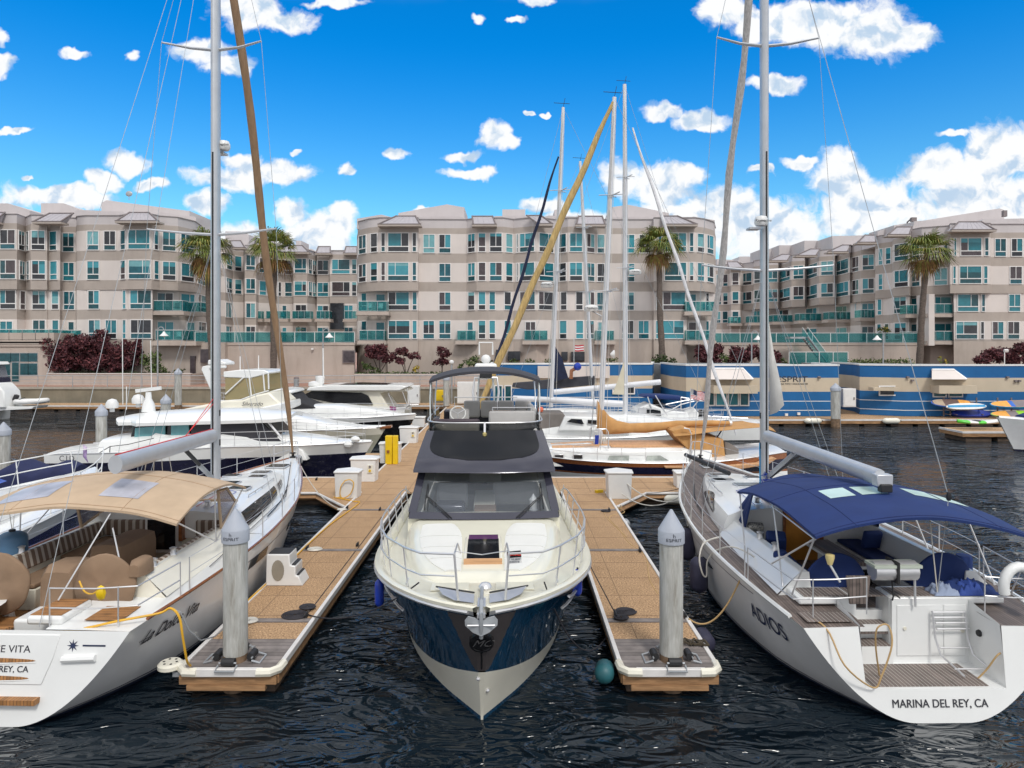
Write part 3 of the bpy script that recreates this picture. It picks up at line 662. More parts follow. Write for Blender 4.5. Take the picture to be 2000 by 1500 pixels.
m.box(X(669, D0), X(694, D0), D0-.06, D0, Z(709, D0), Z(684, D0), trimd); m.box(X(671, D0), X(692, D0), D0-.10, D0-.065, Z(707, D0), Z(686, D0), GL[4]); m.build('vent_grille', tw, True)
MB().box(X(609, D0), X(613, D0), D0-.2, D0-.0, Z(683, D0), Z(680, D0), whitep).build('wall_lamp', tw, True)
terrace('beige terrace wall with glass railing on the right, left of the palm by the balconies', 1340, 1800, 79.5, 0)
# planters
def planter(lab, u0, u1, D, dep, top, base=1.95):
    t = thing('planter', lab, 'planter', (X((u0+u1)/2, D), D, base)); x0, x1 = X(u0, D), X(u1, D)
    m = MB(); m.box(x0, x1, D, D+.3, base, top, wallb); m.box(x0, x0+.3, D+.3, D+dep, base, top, wallb); m.box(x1-.3, x1, D+.3, D+dep, base, top, wallb); m.box(x0-.04, x1+.04, D-.05, D+.33, top, top+.08, walll); m.build('wall', t, True)
    MB().box(x0+.3, x1-.3, D+.3, D+dep, base, top-.1, soil).build('soil', t, True)
planter('long low beige planter wall under the purple shrub mass on the left', 92, 372, 69.6, 3.4, 3.1)
planter('low beige planter wall in front of the central block', 693, 1010, 70.2, 4.4, 3.0)
planter('raised planter bed behind the blue buildings at the right', 1240, 2150, 70.5, 6, 3.6)
# outside stair of the right terrace
st = thing('outside_stair', 'steel stair with glass balustrade descending from the right terrace', 'stair', P(1600, 700, 77))
m = MB(); A = P(1572, 658, 77.5); B = P(1612, 712, 77.5)
for s_ in (-.7, .7): m.tube([A+Vector((0, s_, 0)), B+Vector((0, s_, 0))], .12, galv, 4); m.tube([A+Vector((0, s_, 1.1)), B+Vector((0, s_, 1.1))], .04, fram, 4)
for k in range(12): c_ = A.lerp(B, (k+.5)/12); m.box(c_.x-.18, c_.x+.18, c_.y-.7, c_.y+.7, c_.z-.03, c_.z+.03, galv)
m.box(X(1542, 77), X(1572, 77), 76.8, 78.3, A.z-.2, A.z, galv); m.build('flight', st, True)
m = MB()
for s_ in (-.7, .7): m.add([A+Vector((0, s_, .1)), B+Vector((0, s_, .1)), B+Vector((0, s_, 1.05)), A+Vector((0, s_, 1.05))], [(0, 1, 2, 3)], railgl)
m.box(X(1541, 75.5), X(1655, 75.5), 75.5, 75.53, Z(712, 75.5), Z(688, 75.5), railgl)
m.build('glass_balustrade', st, True)
m = MB(); m.box(X(1541, 75.5), X(1656, 75.5), 75.45, 75.55, Z(688, 75.5), Z(688, 75.5)+.06, fram)
for u in (1541, 1574, 1600, 1627, 1656): m.box(X(u, 75.5)-.03, X(u, 75.5)+.03, 75.45, 75.55, 1.95, Z(688, 75.5), fram)
m.build('balustrade_frame', st, True)
# ================================================================ BLUE MARINA BUILDINGS ON THEIR FLOATING DOCK
def dock_piece(lab, x0, x1, y0, y1, z=.5, name='dock', grp=None):
    t = thing(name, lab, 'dock', ((x0+x1)/2, y0, 0), group=grp)
    MB().box(x0+.08, x1-.08, y0+.08, y1-.08, z-.10, z, pebble).build('deck', t, True)
    m = MB(); m.box(x0, x1, y0, y0+.079, z-.10, z+.02, bumper); m.box(x0, x0+.079, y0+.08, y1, z-.10, z+.02, bumper); m.box(x1-.079, x1, y0+.08, y1, z-.10, z+.02, bumper); m.build('edge_strip', t, True)
    m = MB(); m.box(x0+.02, x1-.02, y0+.02, y1-.02, z-.32, z-.103, beam); m.build('wale', t, True)
    m = MB(); x_ = x0+.3
    while x_ < x1-.3:
        m.box(x_, min(x_+1.6, x1-.2), y0+.15, y1-.15, -.25, z-.325, beamd); x_ += 2.0
    tag(m.build('float', t, True)); return t
dock_piece('long tan floating dock along the foot of the quay wall at left', -60, -2, 62.6, 65.6)
dock_piece('floating dock carrying the blue and cream buildings', 2.0, 62, 50.8, 64.0)
BB = [(.52, 2.42, bluep), (2.42, 3.5, creamp), (3.5, 4.42, bluep), (4.42, 4.55, whitep)]
def bluebld(lab, pts, wins, extra=None):
    t = thing('marina_building', lab, 'building', (pts[0][0], pts[0][1], .5), group='blue and cream floating marina buildings')
    m = MB()
    for z0, z1, mt in BB: wallstrip(m, pts if mt is not whitep else cornered(pts, .05), z0, z1, mt, .3)
    m.build('wall', t, True)
    m = MB()
    for z_ in (.95, 1.66): wallstrip(m, cornered(pts, .012), z_, z_+.05, whitep, .02)
    m.build('trim_line', t, True)
    f = cornered(pts, -.31); m = MB(); m.prism(f+[(f[-1][0], f[-1][1]+7), (f[0][0], f[0][1]+7)], .6, 4.3, galv); m.build('roof', t, True)
    for u0, u1, v0, v1, D, g_ in wins:
        m = MB(); x0, x1, z0, z1 = X(u0, D), X(u1, D), Z(v1, D), Z(v0, D)
        for a in ((x0, x1, z0, z0+.09), (x0, x1, z1-.09, z1), (x0, x0+.09, z0+.09, z1-.09), (x1-.09, x1, z0+.09, z1-.09)): m.box(a[0], a[1], D-.08, D-.005, a[2], a[3], fram)
        m.box(x0+.09, x1-.09, D-.03, D-.005, z0+.09, z1-.09, GL[g_]); m.build('window', t, True)
    return t
b1 = bluebld('blue and cream marina building behind the masts, partly hidden by the central yacht canopy', [(X(958, 57), 60), (X(958, 57), 57), (X(1274, 57), 57), (X(1278, 57)+1, 62)],
    [(1218, 1240, 752, 770, 56.95, 3), (965, 982, 752, 785, 56.95, 6), (985, 1000, 752, 785, 56.95, 2), (1196, 1214, 752, 770, 56.95, 2)])
m = MB(); m.box(X(1050, 57), X(1190, 57), 56.7, 56.95, 3.3, 4.3, walll); m.build('sign_panel', b1, True)
b2 = bluebld('blue and cream marina building with lettered fascia, left of the white cabinet', [(X(1311, 56), 60), (X(1311, 56), 56), (X(1340, 53.4), 53.4), (X(1385, 53), 53), (X(1639, 53), 53), (X(1642, 53)+.6, 59)],
    [(1397, 1420, 752, 793, 52.98, 1), (1421, 1443, 752, 793, 52.98, 0), (1444, 1463, 752, 793, 52.98, 6), (1380, 1396, 754, 793, 52.98, 2)])
m = MB(); D_ = 53
m.prism([(X(1386, D_), 51.9), (X(1470, D_), 51.9), (X(1470, D_), 52.98), (X(1386, D_), 52.98)], 2.35, 2.95, creamp)
m.add([P(1386, 741, 51.9), P(1470, 741, 51.9), P(1450, 719, 52.9), P(1386, 719, 52.9), P(1386, 741, 52.95), P(1470, 741, 52.95)], [(0, 1, 2, 3), (1, 5, 2), (0, 3, 4)], walll)
m.tube([P(1384, 720, 52.85), P(1451, 720, 52.85), P(1471, 741, 52.2)], .09, whitep, 5); m.build('entrance_canopy', b2, True)
text('ESPRIT', .62, ink, b2, Vector((X(1547, 53), 52.985, Z(741, 53)))-b2.location, 'sign_lettering', sxy=1.35); text('MARINA TWO • DOCKMASTER', .19, ink, b2, Vector((X(1546, 53), 52.985, Z(750, 53)))-b2.location, 'sign_lettering', sxy=.95)
MB().box(X(1518, 53), X(1519, 53), 52.96, 52.985, Z(752, 53), Z(735, 53), ink).build('sign_bar', b2, True)
m = MB()
for u in (1600,): m.obox(P(u, 737, 52.9), (.18, .2, .12), trimd, (.3, 0, 0))
for u, v in ((1536, 810), (1560, 808)): m.obox(P(u, v, 52.95), (.22, .1, .2), whitep)
m.build('wall_fixture', b2, True)
b3 = bluebld('blue and cream marina building at the right edge with paddle boards racked in front', [(X(1667, 57), 61), (X(1667, 57), 57), (X(1679, 54.5), 54.5), (X(1765, 53), 53), (X(2160, 53), 53)],
    [(1716, 1753, 753, 773, 53.35, 3), (1821, 1848, 753, 776, 52.98, 6), (1851, 1880, 753, 776, 52.98, 6)])
m = MB(); m.prism([(X(1817, D_), 51.9), (X(1890, D_), 51.9), (X(1890, D_), 52.98), (X(1817, D_), 52.98)], 2.35, 2.95, creamp)
m.add([P(1820, 741, 51.9), P(1888, 741, 51.9), P(1862, 721, 52.9), P(1820, 721, 52.9), P(1820, 741, 52.95), P(1888, 741, 52.95)], [(0, 1, 2, 3), (1, 5, 2), (0, 3, 4)], walll)
m.tube([P(1820, 722, 52.85), P(1862, 722, 52.85), P(1888, 741, 52.2)], .09, whitep, 5)
m.prism([(X(1706, D_), 53.0), (X(1752, D_), 52.6), (X(1752, D_), 53.2), (X(1706, D_), 53.8)], 2.5, 2.75, creamp); m.build('entrance_canopy', b3, True)
m = MB()
for u, v in ((1773, 737), (1968, 737), (1782, 743), (1984, 744), (1991, 744)): m.obox(P(u, v, 52.9), (.2, .16, .14), trimd)
m.build('wall_fixture', b3, True)
def cabinet(lab, u0, u1, v0, v1, D, m_=whitep, name='utility_cabinet', dep=.7):
    x0, x1, z0, z1 = X(u0, D), X(u1, D), Z(v1, D), Z(v0, D); t = thing(name, lab, 'cabinet', ((x0+x1)/2, D, z0))
    MB().box(x0, x1, D, D+dep, z0, z1, m_).build('body', t, True, bev=.02)
    m = MB(); m.box(x0+.06, x1-.06, D-.025, D-.002, z0+.08, z1-.08, m_); m.build('door', t, True, bev=.01)
    m = MB(); m.box(x1-.22, x1-.14, D-.07, D-.026, (z0+z1)/2-.15, (z0+z1)/2+.05, trimd); m.build('handle', t, True); return t
cabinet('tall white cabinet in the gap between two blue buildings', 1647, 1672, 759, 795, 54.5)
cabinet('white utility cabinet left of the yellow cabinet on the far dock', 796, 819, 753, 789, 62.9)
cabinet('large white cabinet seen under the dark canopy of the central yacht', 893, 935, 746, 788, 62.9)
cabinet('bright yellow fire hose cabinet near the canopy of the central yacht', 851, 868, 762, 783, 62.9, yel, 'hose_cabinet')
# ================================================================ PILES
def pile(lab, u, vtip, D, r=.205, brackets=False):
    ztip = Z(vtip, D); x = X(u, D); t = thing('mooring_pile', lab, 'pile', (x, D, 0), group='concrete mooring piles with pointed grey caps')
    m = MB(); n = 16
    m.lathe([(r, .62), (r, ztip-.55)], (x, D, 0), conc, n); m.build('shaft', t, True)
    MB().lathe([(r*.98, -1.5), (r*.985, .62)], (x, D, 0), concw, n).build('wet_foot', t, True)
    m = MB(); m.lathe([(r*1.13, ztip-.57), (r*1.13, ztip-.36), (r*1.1, ztip-.345), (.02, ztip)], (x, D, 0), capm, n); cp = m.build('cap', t, True)
    if brackets:
        def rf(tx, ty):
            a = tx/(r*1.135)*1.0; return Vector((math.sin(a)*r*1.145, -math.cos(a)*r*1.145, ztip-.485+ty))
        text('ESPRIT', .075, ink, t, (0, 0, 0), 'cap_lettering', fn=rf, sxy=1.3)
        text('h', .10, ink, t, (0, 0, 0), 'cap_emblem', fn=lambda a, b: rf(a, b+.075), sxy=1)
    return t
pl1 = pile('tall grey concrete pile with conical cap through the near end of the left dock finger', 460, 993, 11.95, brackets=True)
pl2 = pile('tall grey concrete pile with conical cap through the near end of the right dock finger', 1311, 995, 11.95, brackets=True)
pile('grey capped pile cut off by the left picture edge', 7, 824, 29.5, .26)
pile('grey capped pile in the water left of the hardtop cruiser', 198, 789, 33.5, .25)
pile('short grey capped pile just behind the roof of the hardtop cruiser', 324, 770, 42, .28)
pile('slim tall capped pile in front of the quay wall, left of the white flybridge boat', 348, 719, 62, .3)
pile('slim capped pile in front of the gap between two blue buildings', 1632, 748, 50.3, .33)
pile('capped pile beside the yellow cabinet', 872, 730, 61, .28)
# ================================================================ DOCK FINGERS
def finger(lab, x0, x1, y0, y1, gus):
    t = thing('dock_finger', lab, 'dock', ((x0+x1)/2, y0, 0), group='tan dock fingers running away from the camera')
    z = .5; yp = y0+1.25
    MB().box(x0+.05, x1-.05, yp, y1, z-.06, z, pebble).build('pebbled_deck', t, True)
    MB().box(x0+.05, x1-.05, y0+.06, yp-.01, z-.06, z+.005, plank).build('plank_end', t, True)
    m = MB(); xm = (x0+x1)/2
    m.box(xm-.35, xm-.338, yp+.02, y1, z, z+.0035, seam); y_ = yp+1.1
    while y_ < y1: m.box(x0+.06, x1-.06, y_, y_+.012, z, z+.003, seam); y_ += 1.13
    m.build('seam', t, True)
    m = MB()
    for y_ in (13.65, 18.35, 22.85): m.box(x0+.05, x1-.05, y_-.10, y_+.10, z+.0045, z+.010, plank)
    m.each('metal_band', t, True)
    m = MB()
    for a, b in ((x0-.03, x0+.049), (x1-.049, x1+.03)):
        m.box(a, b, y0+.10, y1, z-.09, z+.03, bumper)
    m.box(x0+.25, x1-.25, y0-.03, y0+.059, z-.10, z+.035, bumper)
    m.build('edge_strip', t, True, bev=.012)
    m = MB()
    for a in (x0, x1):
        m.tube([(a, y0+.35, z-.03), (a+(.015 if a == x0 else -.015), y0+.12, z-.03), (a+(.12 if a == x0 else -.12), y0+.01, z-.03), (a+(.34 if a == x0 else -.34), y0, z-.03)], .075, gel2, 8)
    m.each('corner_bumper', t, True)
    m = MB(); m.box(x0+.02, x1-.02, y0+.03, y0+.10, z-.25, z-.105, beam); m.box(x0+.16, x1-.2, y0-.0, y0+.10, z-.34, z-.255, beam)
    for a, b in ((x0, x0+.10), (x1-.10, x1)): m.box(a, b, y0+.101, y1, z-.26, z-.095, beam)
    m.build('wale', t, True)
    m = MB(); y_ = y0+.3
    while y_ < y1-1: m.box(x0+.13, x1-.13, y_, y_+1.9, -.3, z-.065, beamd); y_ += 2.3
    m.build('float', t, True)
    return t
LX0, LX1, RX0, RX1, DY0 = -5.67, -3.98, 1.86, 3.53, 11.55
lf = finger('left narrow tan dock finger between the tan canopy sailboat and the central yacht', LX0, LX1, DY0, 25.6, -1)
rf_ = finger('right narrow tan dock finger between the central yacht and the blue canopy sailboat', RX0, RX1, DY0, 25.6, 1)
# main cross dock + spine
cd = thing('cross_dock', 'wide tan pebbled dock crossing behind the central yacht, joining both fingers', 'dock', (0, 25.7, 0))
m = MB(); m.box(-12.5, 9.5, 25.6, 28.4, .44, .5, pebble); m.box(-5.8, -3.0, 28.4, 62.5, .44, .5, pebble); m.build('deck', cd, True)
m = MB()
m.prism([(-7.3, 25.59), (-5.69, 23.4), (-5.69, 25.59)], .42, .498, pebble); m.prism([(3.55, 23.4), (5.0, 25.59), (3.55, 25.59)], .42, .498, pebble); m.each('corner_gusset', cd, True)
m = MB()
for p in (([(-12.5, 25.57), (-7.32, 25.57), (-5.72, 23.35)]), ([(3.58, 23.35), (5.03, 25.57), (9.5, 25.57)])):
    m.tube([(a, b, .47) for a, b in p], .05, bumper, 6); m.tube([(a, b+.03, .30) for a, b in p], .10, beam, 4)
m.box(-12.5, -5.83, 28.4, 28.48, .42, .53, bumper); m.box(-5.88, -5.8, 28.5, 62.5, .42, .53, bumper); m.box(-3.0, 9.5, 28.4, 28.48, .42, .53, bumper); m.box(-3.0, -2.92, 28.5, 62.5, .42, .53, bumper)
m.build('edge_strip', cd, True)
m = MB(); m.box(-12.4, 9.4, 25.8, 28.3, -.3, .437, beamd); m.box(-5.7, -3.1, 28.5, 62, -.3, .437, beamd); m.build('float', cd, True)
m = MB()
for y_ in (26.3, 27.4): m.box(-12.4, 9.4, y_, y_+.015, .5, .5035, seam)
x_ = -12
while x_ < 9: m.box(x_, x_+.015, 25.7, 28.3, .5, .5045, seam); x_ += 1.15
y_ = 29
while y_ < 60: m.box(-5.7, -3.1, y_, y_+.02, .5, .5035, seam); y_ += 1.15
m.build('seam', cd, True)
sd_ = dock_piece('short tan dock finger between the navy hulled cruiser and the flybridge boat', -14, -5.95, 34.1, 35.0)
sd2 = dock_piece('short tan dock finger behind the flybridge boat', -14, -5.95, 47.5, 48.4)
# pile hoops on the finger ends
for (px_, nm) in ((pl1, 'left'), (pl2, 'right')):
    x = px_.location.x; y = px_.location.y; t = thing('pile_guide', 'black rollers and galvanised bracket around the foot of the %s concrete pile' % nm, 'bracket', (x, y, .5), group='pile guides on the plank ends')
    m = MB()
    for a in range(4):
        an = a*math.pi/2-math.pi/2; c_ = Vector((x+math.cos(an)*.30, y+math.sin(an)*.30, .60)); tt = Vector((-math.sin(an), math.cos(an), 0))
        m.tube([c_-tt*.11, c_+tt*.11], .065, rub, 10)
    m.each('roller', t, True)
    m = MB()
    for a in range(4):
        an = a*math.pi/2-math.pi/2; rd = Vector((math.cos(an), math.sin(an), 0)); c_ = Vector((x, y, .56))+rd*.34; tt = Vector((-math.sin(an), math.cos(an), 0))
        m.tube([c_-tt*.16, c_-tt*.16+rd*.14-Vector((0, 0, .04)), c_+tt*.16+rd*.14-Vector((0, 0, .04)), c_+tt*.16], .018, galv, 6); m.tube([c_-tt*.15+Vector((0,0,.04)), c_+tt*.15+Vector((0,0,.04))], .016, galv, 6)
    m.build('frame', t, True)
# cleats
def cleat(x, y, z, lab, rot=0., coil=False):
    t = thing('cleat', lab, 'cleat', (x, y, z), rot, 'dark mooring cleats on the docks')
    m = MB(); m.tube([(0, -.16, .07), (0, -.05, .075), (0, .05, .075), (0, .16, .07)], [.012, .02, .02, .012], rub, 7); m.box(-.03, .03, -.06, .06, 0, .065, rub); m.build('horn', t); return t
def coil(x, y, z, r, lab, m_=roped, turns=7, grp=None, rr=.013):
    pts = []; n = turns*18
    for i in range(n+1): a = i/18*2*math.pi; q = .03+(r-.03)*i/n; pts.append((q*math.cos(a), q*math.sin(a)*.9, rr+.001))
    o = MB().tube(pts, rr*1.05, m_, 5).build('rope_coil'); o.location = (x, y, z); return tag(o, lab, 'rope', grp)
def gz(u, v): return G(u, v, .5)
for u, v, lb_ in ((598, 1206, 'cleat at the near metal band of the left finger, beside the dark coils'), (698, 1067, 'cleat at the middle metal band of the left finger'), (742, 997, 'cleat at the far metal band of the left finger'),
                  (600, 1073, 'cleat on the sailboat side of the left finger, beside a white rope coil'), (678, 994, 'cleat at the junction of the left finger and the cross dock'),
                  (1202, 1204, 'cleat at the near metal band of the right finger, beside dark coils'), (1250, 1078, 'cleat with a white shell on the right side of the right finger'), (1190, 998, 'cleat at the far metal band of the right finger'),
                  (1338, 1207, 'cleat behind the right concrete pile'), (618, 938, 'cleat on the cross dock left of the dock boxes')):
    p = gz(u, v); cleat(p.x, p.y, .51, lb_)
p = gz(576, 1203); coil(p.x, p.y, .513, .27, 'larger flat dark rope coil on the left finger', grp=None); p = gz(598, 1193); coil(p.x, p.y+.1, .512+.028, .17, 'smaller dark rope coil on the left finger behind the larger one')
p = gz(1222, 1196); coil(p.x, p.y, .513, .22, 'flat dark rope coil on the right finger beside the cleat'); p = gz(1212, 1208); coil(p.x, p.y-.05, .513+.028, .15, 'small dark rope coil overlapping the flat coil on the right finger')
p = gz(615, 1074); coil(p.x, p.y, .513, .2, 'pale rope coil on the left finger at the middle band', rope); p = gz(487, 1214); coil(p.x, p.y, .513, .17, 'pale rope coil on the left finger right of the concrete pile', rope)
p = gz(668, 996); coil(p.x, p.y, .513, .16, 'pale rope coil near the junction of left finger and cross dock', rope); p = gz(1183, 999); coil(p.x, p.y, .513, .16, 'thin dark coil on the right finger at the far band', roped)
# charcoal knotted rope heap near the right pile
m = MB(); rnd = random.Random(3); p = gz(1350, 1256); pts = [Vector((p.x-.4, p.y+.1, .53))]
for i in range(40): t_ = i/40; pts.append(Vector((p.x-.35+t_*.62+.05*math.sin(i*1.9), p.y+.12*math.cos(i*1.3)-t_*.12, .535+.03*abs(math.sin(i*1.1)))))
tag(m.tube(pts, .022, mat('mossy_rope', (.07, .055, .035), .9), 6).build('rope_heap'), 'tangled dark rope heap on the right finger beside the concrete pile', 'rope')
# ================================================================ DOCK BOXES
def dockbox(lab, u0, u1, v0, v1, D, shape='tri', fit=True):
    x0, x1 = X(u0, D), X(u1, D); w = x1-x0; h = Z(v0, D)-Z(v1, D); zb = .503; t = thing('dock_box', lab, 'dock box', ((x0+x1)/2, D, zb), group='white dock boxes')
    hw = w/2
    pl = [(-hw*.85, 0), (hw*.8, .0), (hw*.9, .5), (0, .85), (-hw*.9, .55)] if shape == 'tri' else [(-hw*.9, 0), (hw*.9, 0), (hw*.9, .6), (-hw*.9, .6)]
    pl2 = [(-hw*.92, 0-.03), (hw*.9, -.03), (hw, .55), (0, .95), (-hw, .6)] if shape == 'tri' else [(-hw, -.05), (hw, -.05), (hw, .66), (-hw, .66)]
    n = len(pl); m = MB(); m.grid([[(a*.92, b, 0) for a, b in pl], [(a, b, h-.08) for a, b in pl]], plasw, True); m.add([(a, b, h-.08) for a, b in pl], [tuple(range(n))], plasw); m.build('body', t, bev=.02)
    m = MB(); m.prism(pl2, h-.078, h-.0, plasw); m.build('lid', t, bev=.03)
    if fit:
        m = MB(); m.obox((hw*.45, -.02, h*.55), (.20, .05, .32), gel2); m.tube([(hw*.45, -.05, h*.65), (hw*.45, -.08, h*.65)], .05, trimd, 8); m.tube([(hw*.45, -.05, h*.48), (hw*.45, -.08, h*.48)], .05, yel, 8); m.build('power_socket', t)
    return t
dockbox('white dock box with a looped yellow hose, nearest of the boxes on the left', 649, 704, 918, 970, 24.6, fit=False)
dockbox('white dock box with socket plate, second from the front on the left', 680, 739, 894, 939, 27.6)
dockbox('white dock box beside the yellow post', 737, 784, 857, 896, 31.9)
dockbox('white dock box farthest back on the left, beyond the yellow post', 777, 818, 831, 862, 38.5)
dockbox('white dock box with blue handled hose on the right side of the cross dock', 1183, 1240, 921, 973, 24.5, fit=False)
dockbox('small square white dock box at the right end of the cross dock', 1320, 1347, 922, 952, 26.4, 'sq', False)
dockbox('small white step box on the spine dock far behind the left boxes', 803, 830, 808, 828, 46, 'sq', False)
p = G(676, 952, .9); D_ = 24.5
m = MB(); c_ = P(674, 945, 24.52); m.tube([c_+Vector((.0, 0, .12)), c_+Vector((-.15, -.03, -.1)), c_+Vector((-.17, -.02, -.4)), c_+Vector((-.05, -.04, -.5)), c_+Vector((.2, -.04, -.35)), c_+Vector((.32, -.04, 0)), c_+Vector((.2, -.03, .15)), c_+Vector((.0, -.02, .12))], .018, yrope, 6)
m.tube([c_+Vector((-.05, -.05, -.5)), gz(652, 972)+Vector((0, 0, .02)), gz(690, 980)+Vector((0, 0, .02)), gz(700, 985)+Vector((0, 0, .02)), gz(640, 1030)+Vector((0, 0, .03)), gz(560, 1105)+Vector((0, 0, .03)), gz(520, 1143)+Vector((.0, 0, .03)), gz(482, 1178)+Vector((0, 0, .03)), gz(440, 1225)+Vector((0, 0, .03))], .02, yrope, 6)
tag(m.build('power_cable'), 'yellow power cable looped on a white dock box and run along the left finger edge', 'cable')
yp = thing('warning_post', 'bright yellow square post standing between two white dock boxes', 'post', (X(765, 31.7), 31.7, .5))
MB().box(X(753, 31.7), X(766, 31.7), 31.6, 31.9, .5, Z(851, 31.7), yel).build('post', yp, True, bev=.02); MB().box(X(767, 31.7), X(777, 31.7), 31.62, 31.88, .5, Z(851, 31.7), yel).build('post', yp, True, bev=.02); m = MB(); m.obox(P(758, 882, 31.57), (.12, .05, .12), wood); m.build('knob', yp, True)
# boarding step box
sb = thing('boarding_step', 'white moulded boarding step with oval opening and black treads on the left finger', 'step', (G(560, 1140, .5).x, G(560, 1140, .5).y, .503))
x0, x1 = X(523, 15.75), X(572, 15.75); y0 = 15.6
pr_ = [(x0, .503), (x1+.27, .503), (x1+.17, .72), (x1+.10, .74), (x1+.10, .95), (x1-.02, .97), (x1-.04, 1.22), (x0+.02, 1.22)]
hole = [(x0+.14+.30*(.5+.5*math.cos(a))*.95, .86+.24*math.sin(a)) for a in [k*math.pi/8 for k in range(16)]]
m = MB(); m.prism(pr_, y0+.01, y0+.55, plasw, 'y'); m.build('shell', sb, True, bev=.02)
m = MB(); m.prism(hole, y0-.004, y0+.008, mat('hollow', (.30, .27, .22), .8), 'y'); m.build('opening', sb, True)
m = MB(); m.box(x0+.05, x1-.05, y0+.06, y0+.5, 1.222, 1.235, rub); m.box(x1-.0, x1+.09, y0+.06, y0+.5, .972, .985, rub); m.box(x1+.11, x1+.17, y0+.06, y0+.5, .742, .755, rub); m.each('tread', sb, True)
# corner wheel of the left finger
cw_ = thing('round_dock_bumper', 'white round rubber dock wheel on the near left corner of the left finger', 'dock wheel', (-5.86, 11.75, .5))
m = MB(); m.lathe([(.05, .0), (.16, .01), (.205, .04), (.205, .10), (.17, .13), (.05, .13)], (-5.88, 11.75, .43), gel2, 20); m.build('tyre', cw_, True)
m = MB()
for k in range(6): a = k*math.pi/3; m.lathe([(.022, 0), (.022, .004)], (-5.88+.11*math.cos(a), 11.75+.11*math.sin(a), .561), rub, 8)
m.build('hub_hole', cw_, True); MB().box(-5.8, -5.62, 11.66, 11.84, .34, .42, galv).build('bracket', cw_, True)
# fenders
def fender(lab, c, r, l, m_, ax=(0, 0, 1), name='fender', line=None):
    a = Vector(ax).normalized(); c = Vector(c); t = thing(name, lab, 'fender', c)
    pts = [a*(l*k) for k in (-.5, -.46, -.38, -.3, .3, .38, .46, .5)]; rs = [r*k for k in (.25, .6, .9, 1, 1, .9, .6, .25)]
    MB().tube(pts, rs, m_, 14).build('body', t); MB().tube([a*l*.49, a*l*.56], r*.22, rub, 8).build('eye', t)
    if line: MB().tube([Vector((0, 0, l*.5)), Vector(line)-c], .008, rope, 4).build('lanyard', t)
    return t
fender('blue cylindrical fender hanging on the left side of the central yacht', P(741, 1158, 12.3)+Vector((0,0,0)), .085, .5, fendb, line=(X(752, 12.6), 12.6, 1.8))
fender('blue cylindrical fender on the right side of the central yacht', P(1128, 1138, 12.6), .085, .5, fendb, line=(X(1122, 12.8), 12.8, 1.8))
fender('teal and navy cylindrical fender on the left edge of the right finger end', (1.62, 11.95, .30), .17, .62, fendt, (.15, 1, -.25))
fender('dark round fender on the right edge of the right finger', (3.76, 13.4, .22), .19, .55, fendn, (0, 1, 0)); 
for k, (u, v, D) in enumerate(((1342, 1062, 17.2), (1365, 1122, 15.4))): fender(('farther', 'nearer')[k]+' of the two navy fenders beside the blue canopy sailboat', P(u, v, D), .20, .80, fendn, line=P(u+10, v-70, D))
fender('cream cylindrical fender under the edge of the cross dock', (X(1318, 25.2), 25.3, .3), .16, .75, gel2, (1, .0, 0))
fender('small grey round fender at the right edge of the right finger', (X(1222, 21.6), 21.6, .38), .13, .35, galv, (0, 1, 0))
# ================================================================ STREET LAMPS, BIN
def lamp(lab, u, vb, vt, D, side=1, goose=True, zb=None):
    x = X(u, D); z0 = Z(vb, D) if zb is None else zb; z1 = Z(vt, D); t = thing('street_lamp', lab, 'lamp', (x, D, z0), group='slim grey gooseneck lamps')
    MB().tube([(x, D, z0), (x, D, z1-.5)], [.09, .06], galv, 8).build('pole', t, True)
    m = MB(); pts = [(x+side*(.32-.32*math.cos(a)), D, z1-.5+.42*math.sin(a)) for a in [k*math.pi/8 for k in range(8)]]; m.tube(pts, .045, galv, 6); m.build('arm', t, True)
    hx = x+side*.62; m = MB(); m.lathe([(.06, z1-.52), (.12, z1-.62), (.18, z1-.72), (.42, z1-.95), (.42, z1-.98)], (hx, D, 0), whitep, 14); m.build('shade', t, True)
    m = MB(); m.sphere((hx, D, z1-.98), .13, glass('lamp_globe', (.9, .9, .9), .6, body=(.7, .7, .7)), 8); m.build('bulb', t, True); return t
lamp('gooseneck lamp in front of the purple shrubs on the left', 308, 762, 637, 67.4, 1); lamp('gooseneck lamp in front of the long terrace wall', 631, 752, 640, 67.4, 1)
lamp('gooseneck lamp above the hedge on the right', 1725, 716, 645, 69, -1, zb=1.96); lamp('gooseneck lamp just left of the right sailboat mast', 1468, 716, 645, 69, 1, zb=1.96)
fl = thing('flood_light', 'small square flood light on a thin pole by the purple shrubs at the right edge', 'lamp', (X(1962, 70), 70, 1.96)); MB().tube([(X(1962, 70), 70, 1.96), (X(1962, 70), 70, Z(688, 70))], .05, whitep).build('pole', fl, True); MB().obox(P(1965, 685, 70), (.4, .25, .28), whitep, (.4, 0, 0)).build('head', fl, True, bev=.03)
gp = thing('street_lamp', 'plain grey lamp post with small white head behind the dark canopy of the yacht', 'lamp', (X(882, 64), 64, .5)); MB().tube([(X(882, 64), 64, .5), (X(882, 64), 64, Z(712, 64))], .09, galv, 8).build('pole', gp, True); m = MB(); m.lathe([(.08, 0), (.22, .12), (.24, .3), (.1, .42)], P(882, 712, 64), plasw, 10); m.build('head', gp, True)
tb = thing('litter_bin', 'grey cylindrical litter bin on the red promenade', 'bin', (X(579, 67.6), 67.6, 1.95)); MB().lathe([(.26, 0), (.27, .75)], (X(579, 67.6), 67.6, 1.955), galv, 12).build('body', tb, True); MB().lathe([(.28, .75), (.24, .9), (.1, .95)], (X(579, 67.6), 67.6, 1.96), trimd, 12).build('lid', tb, True)
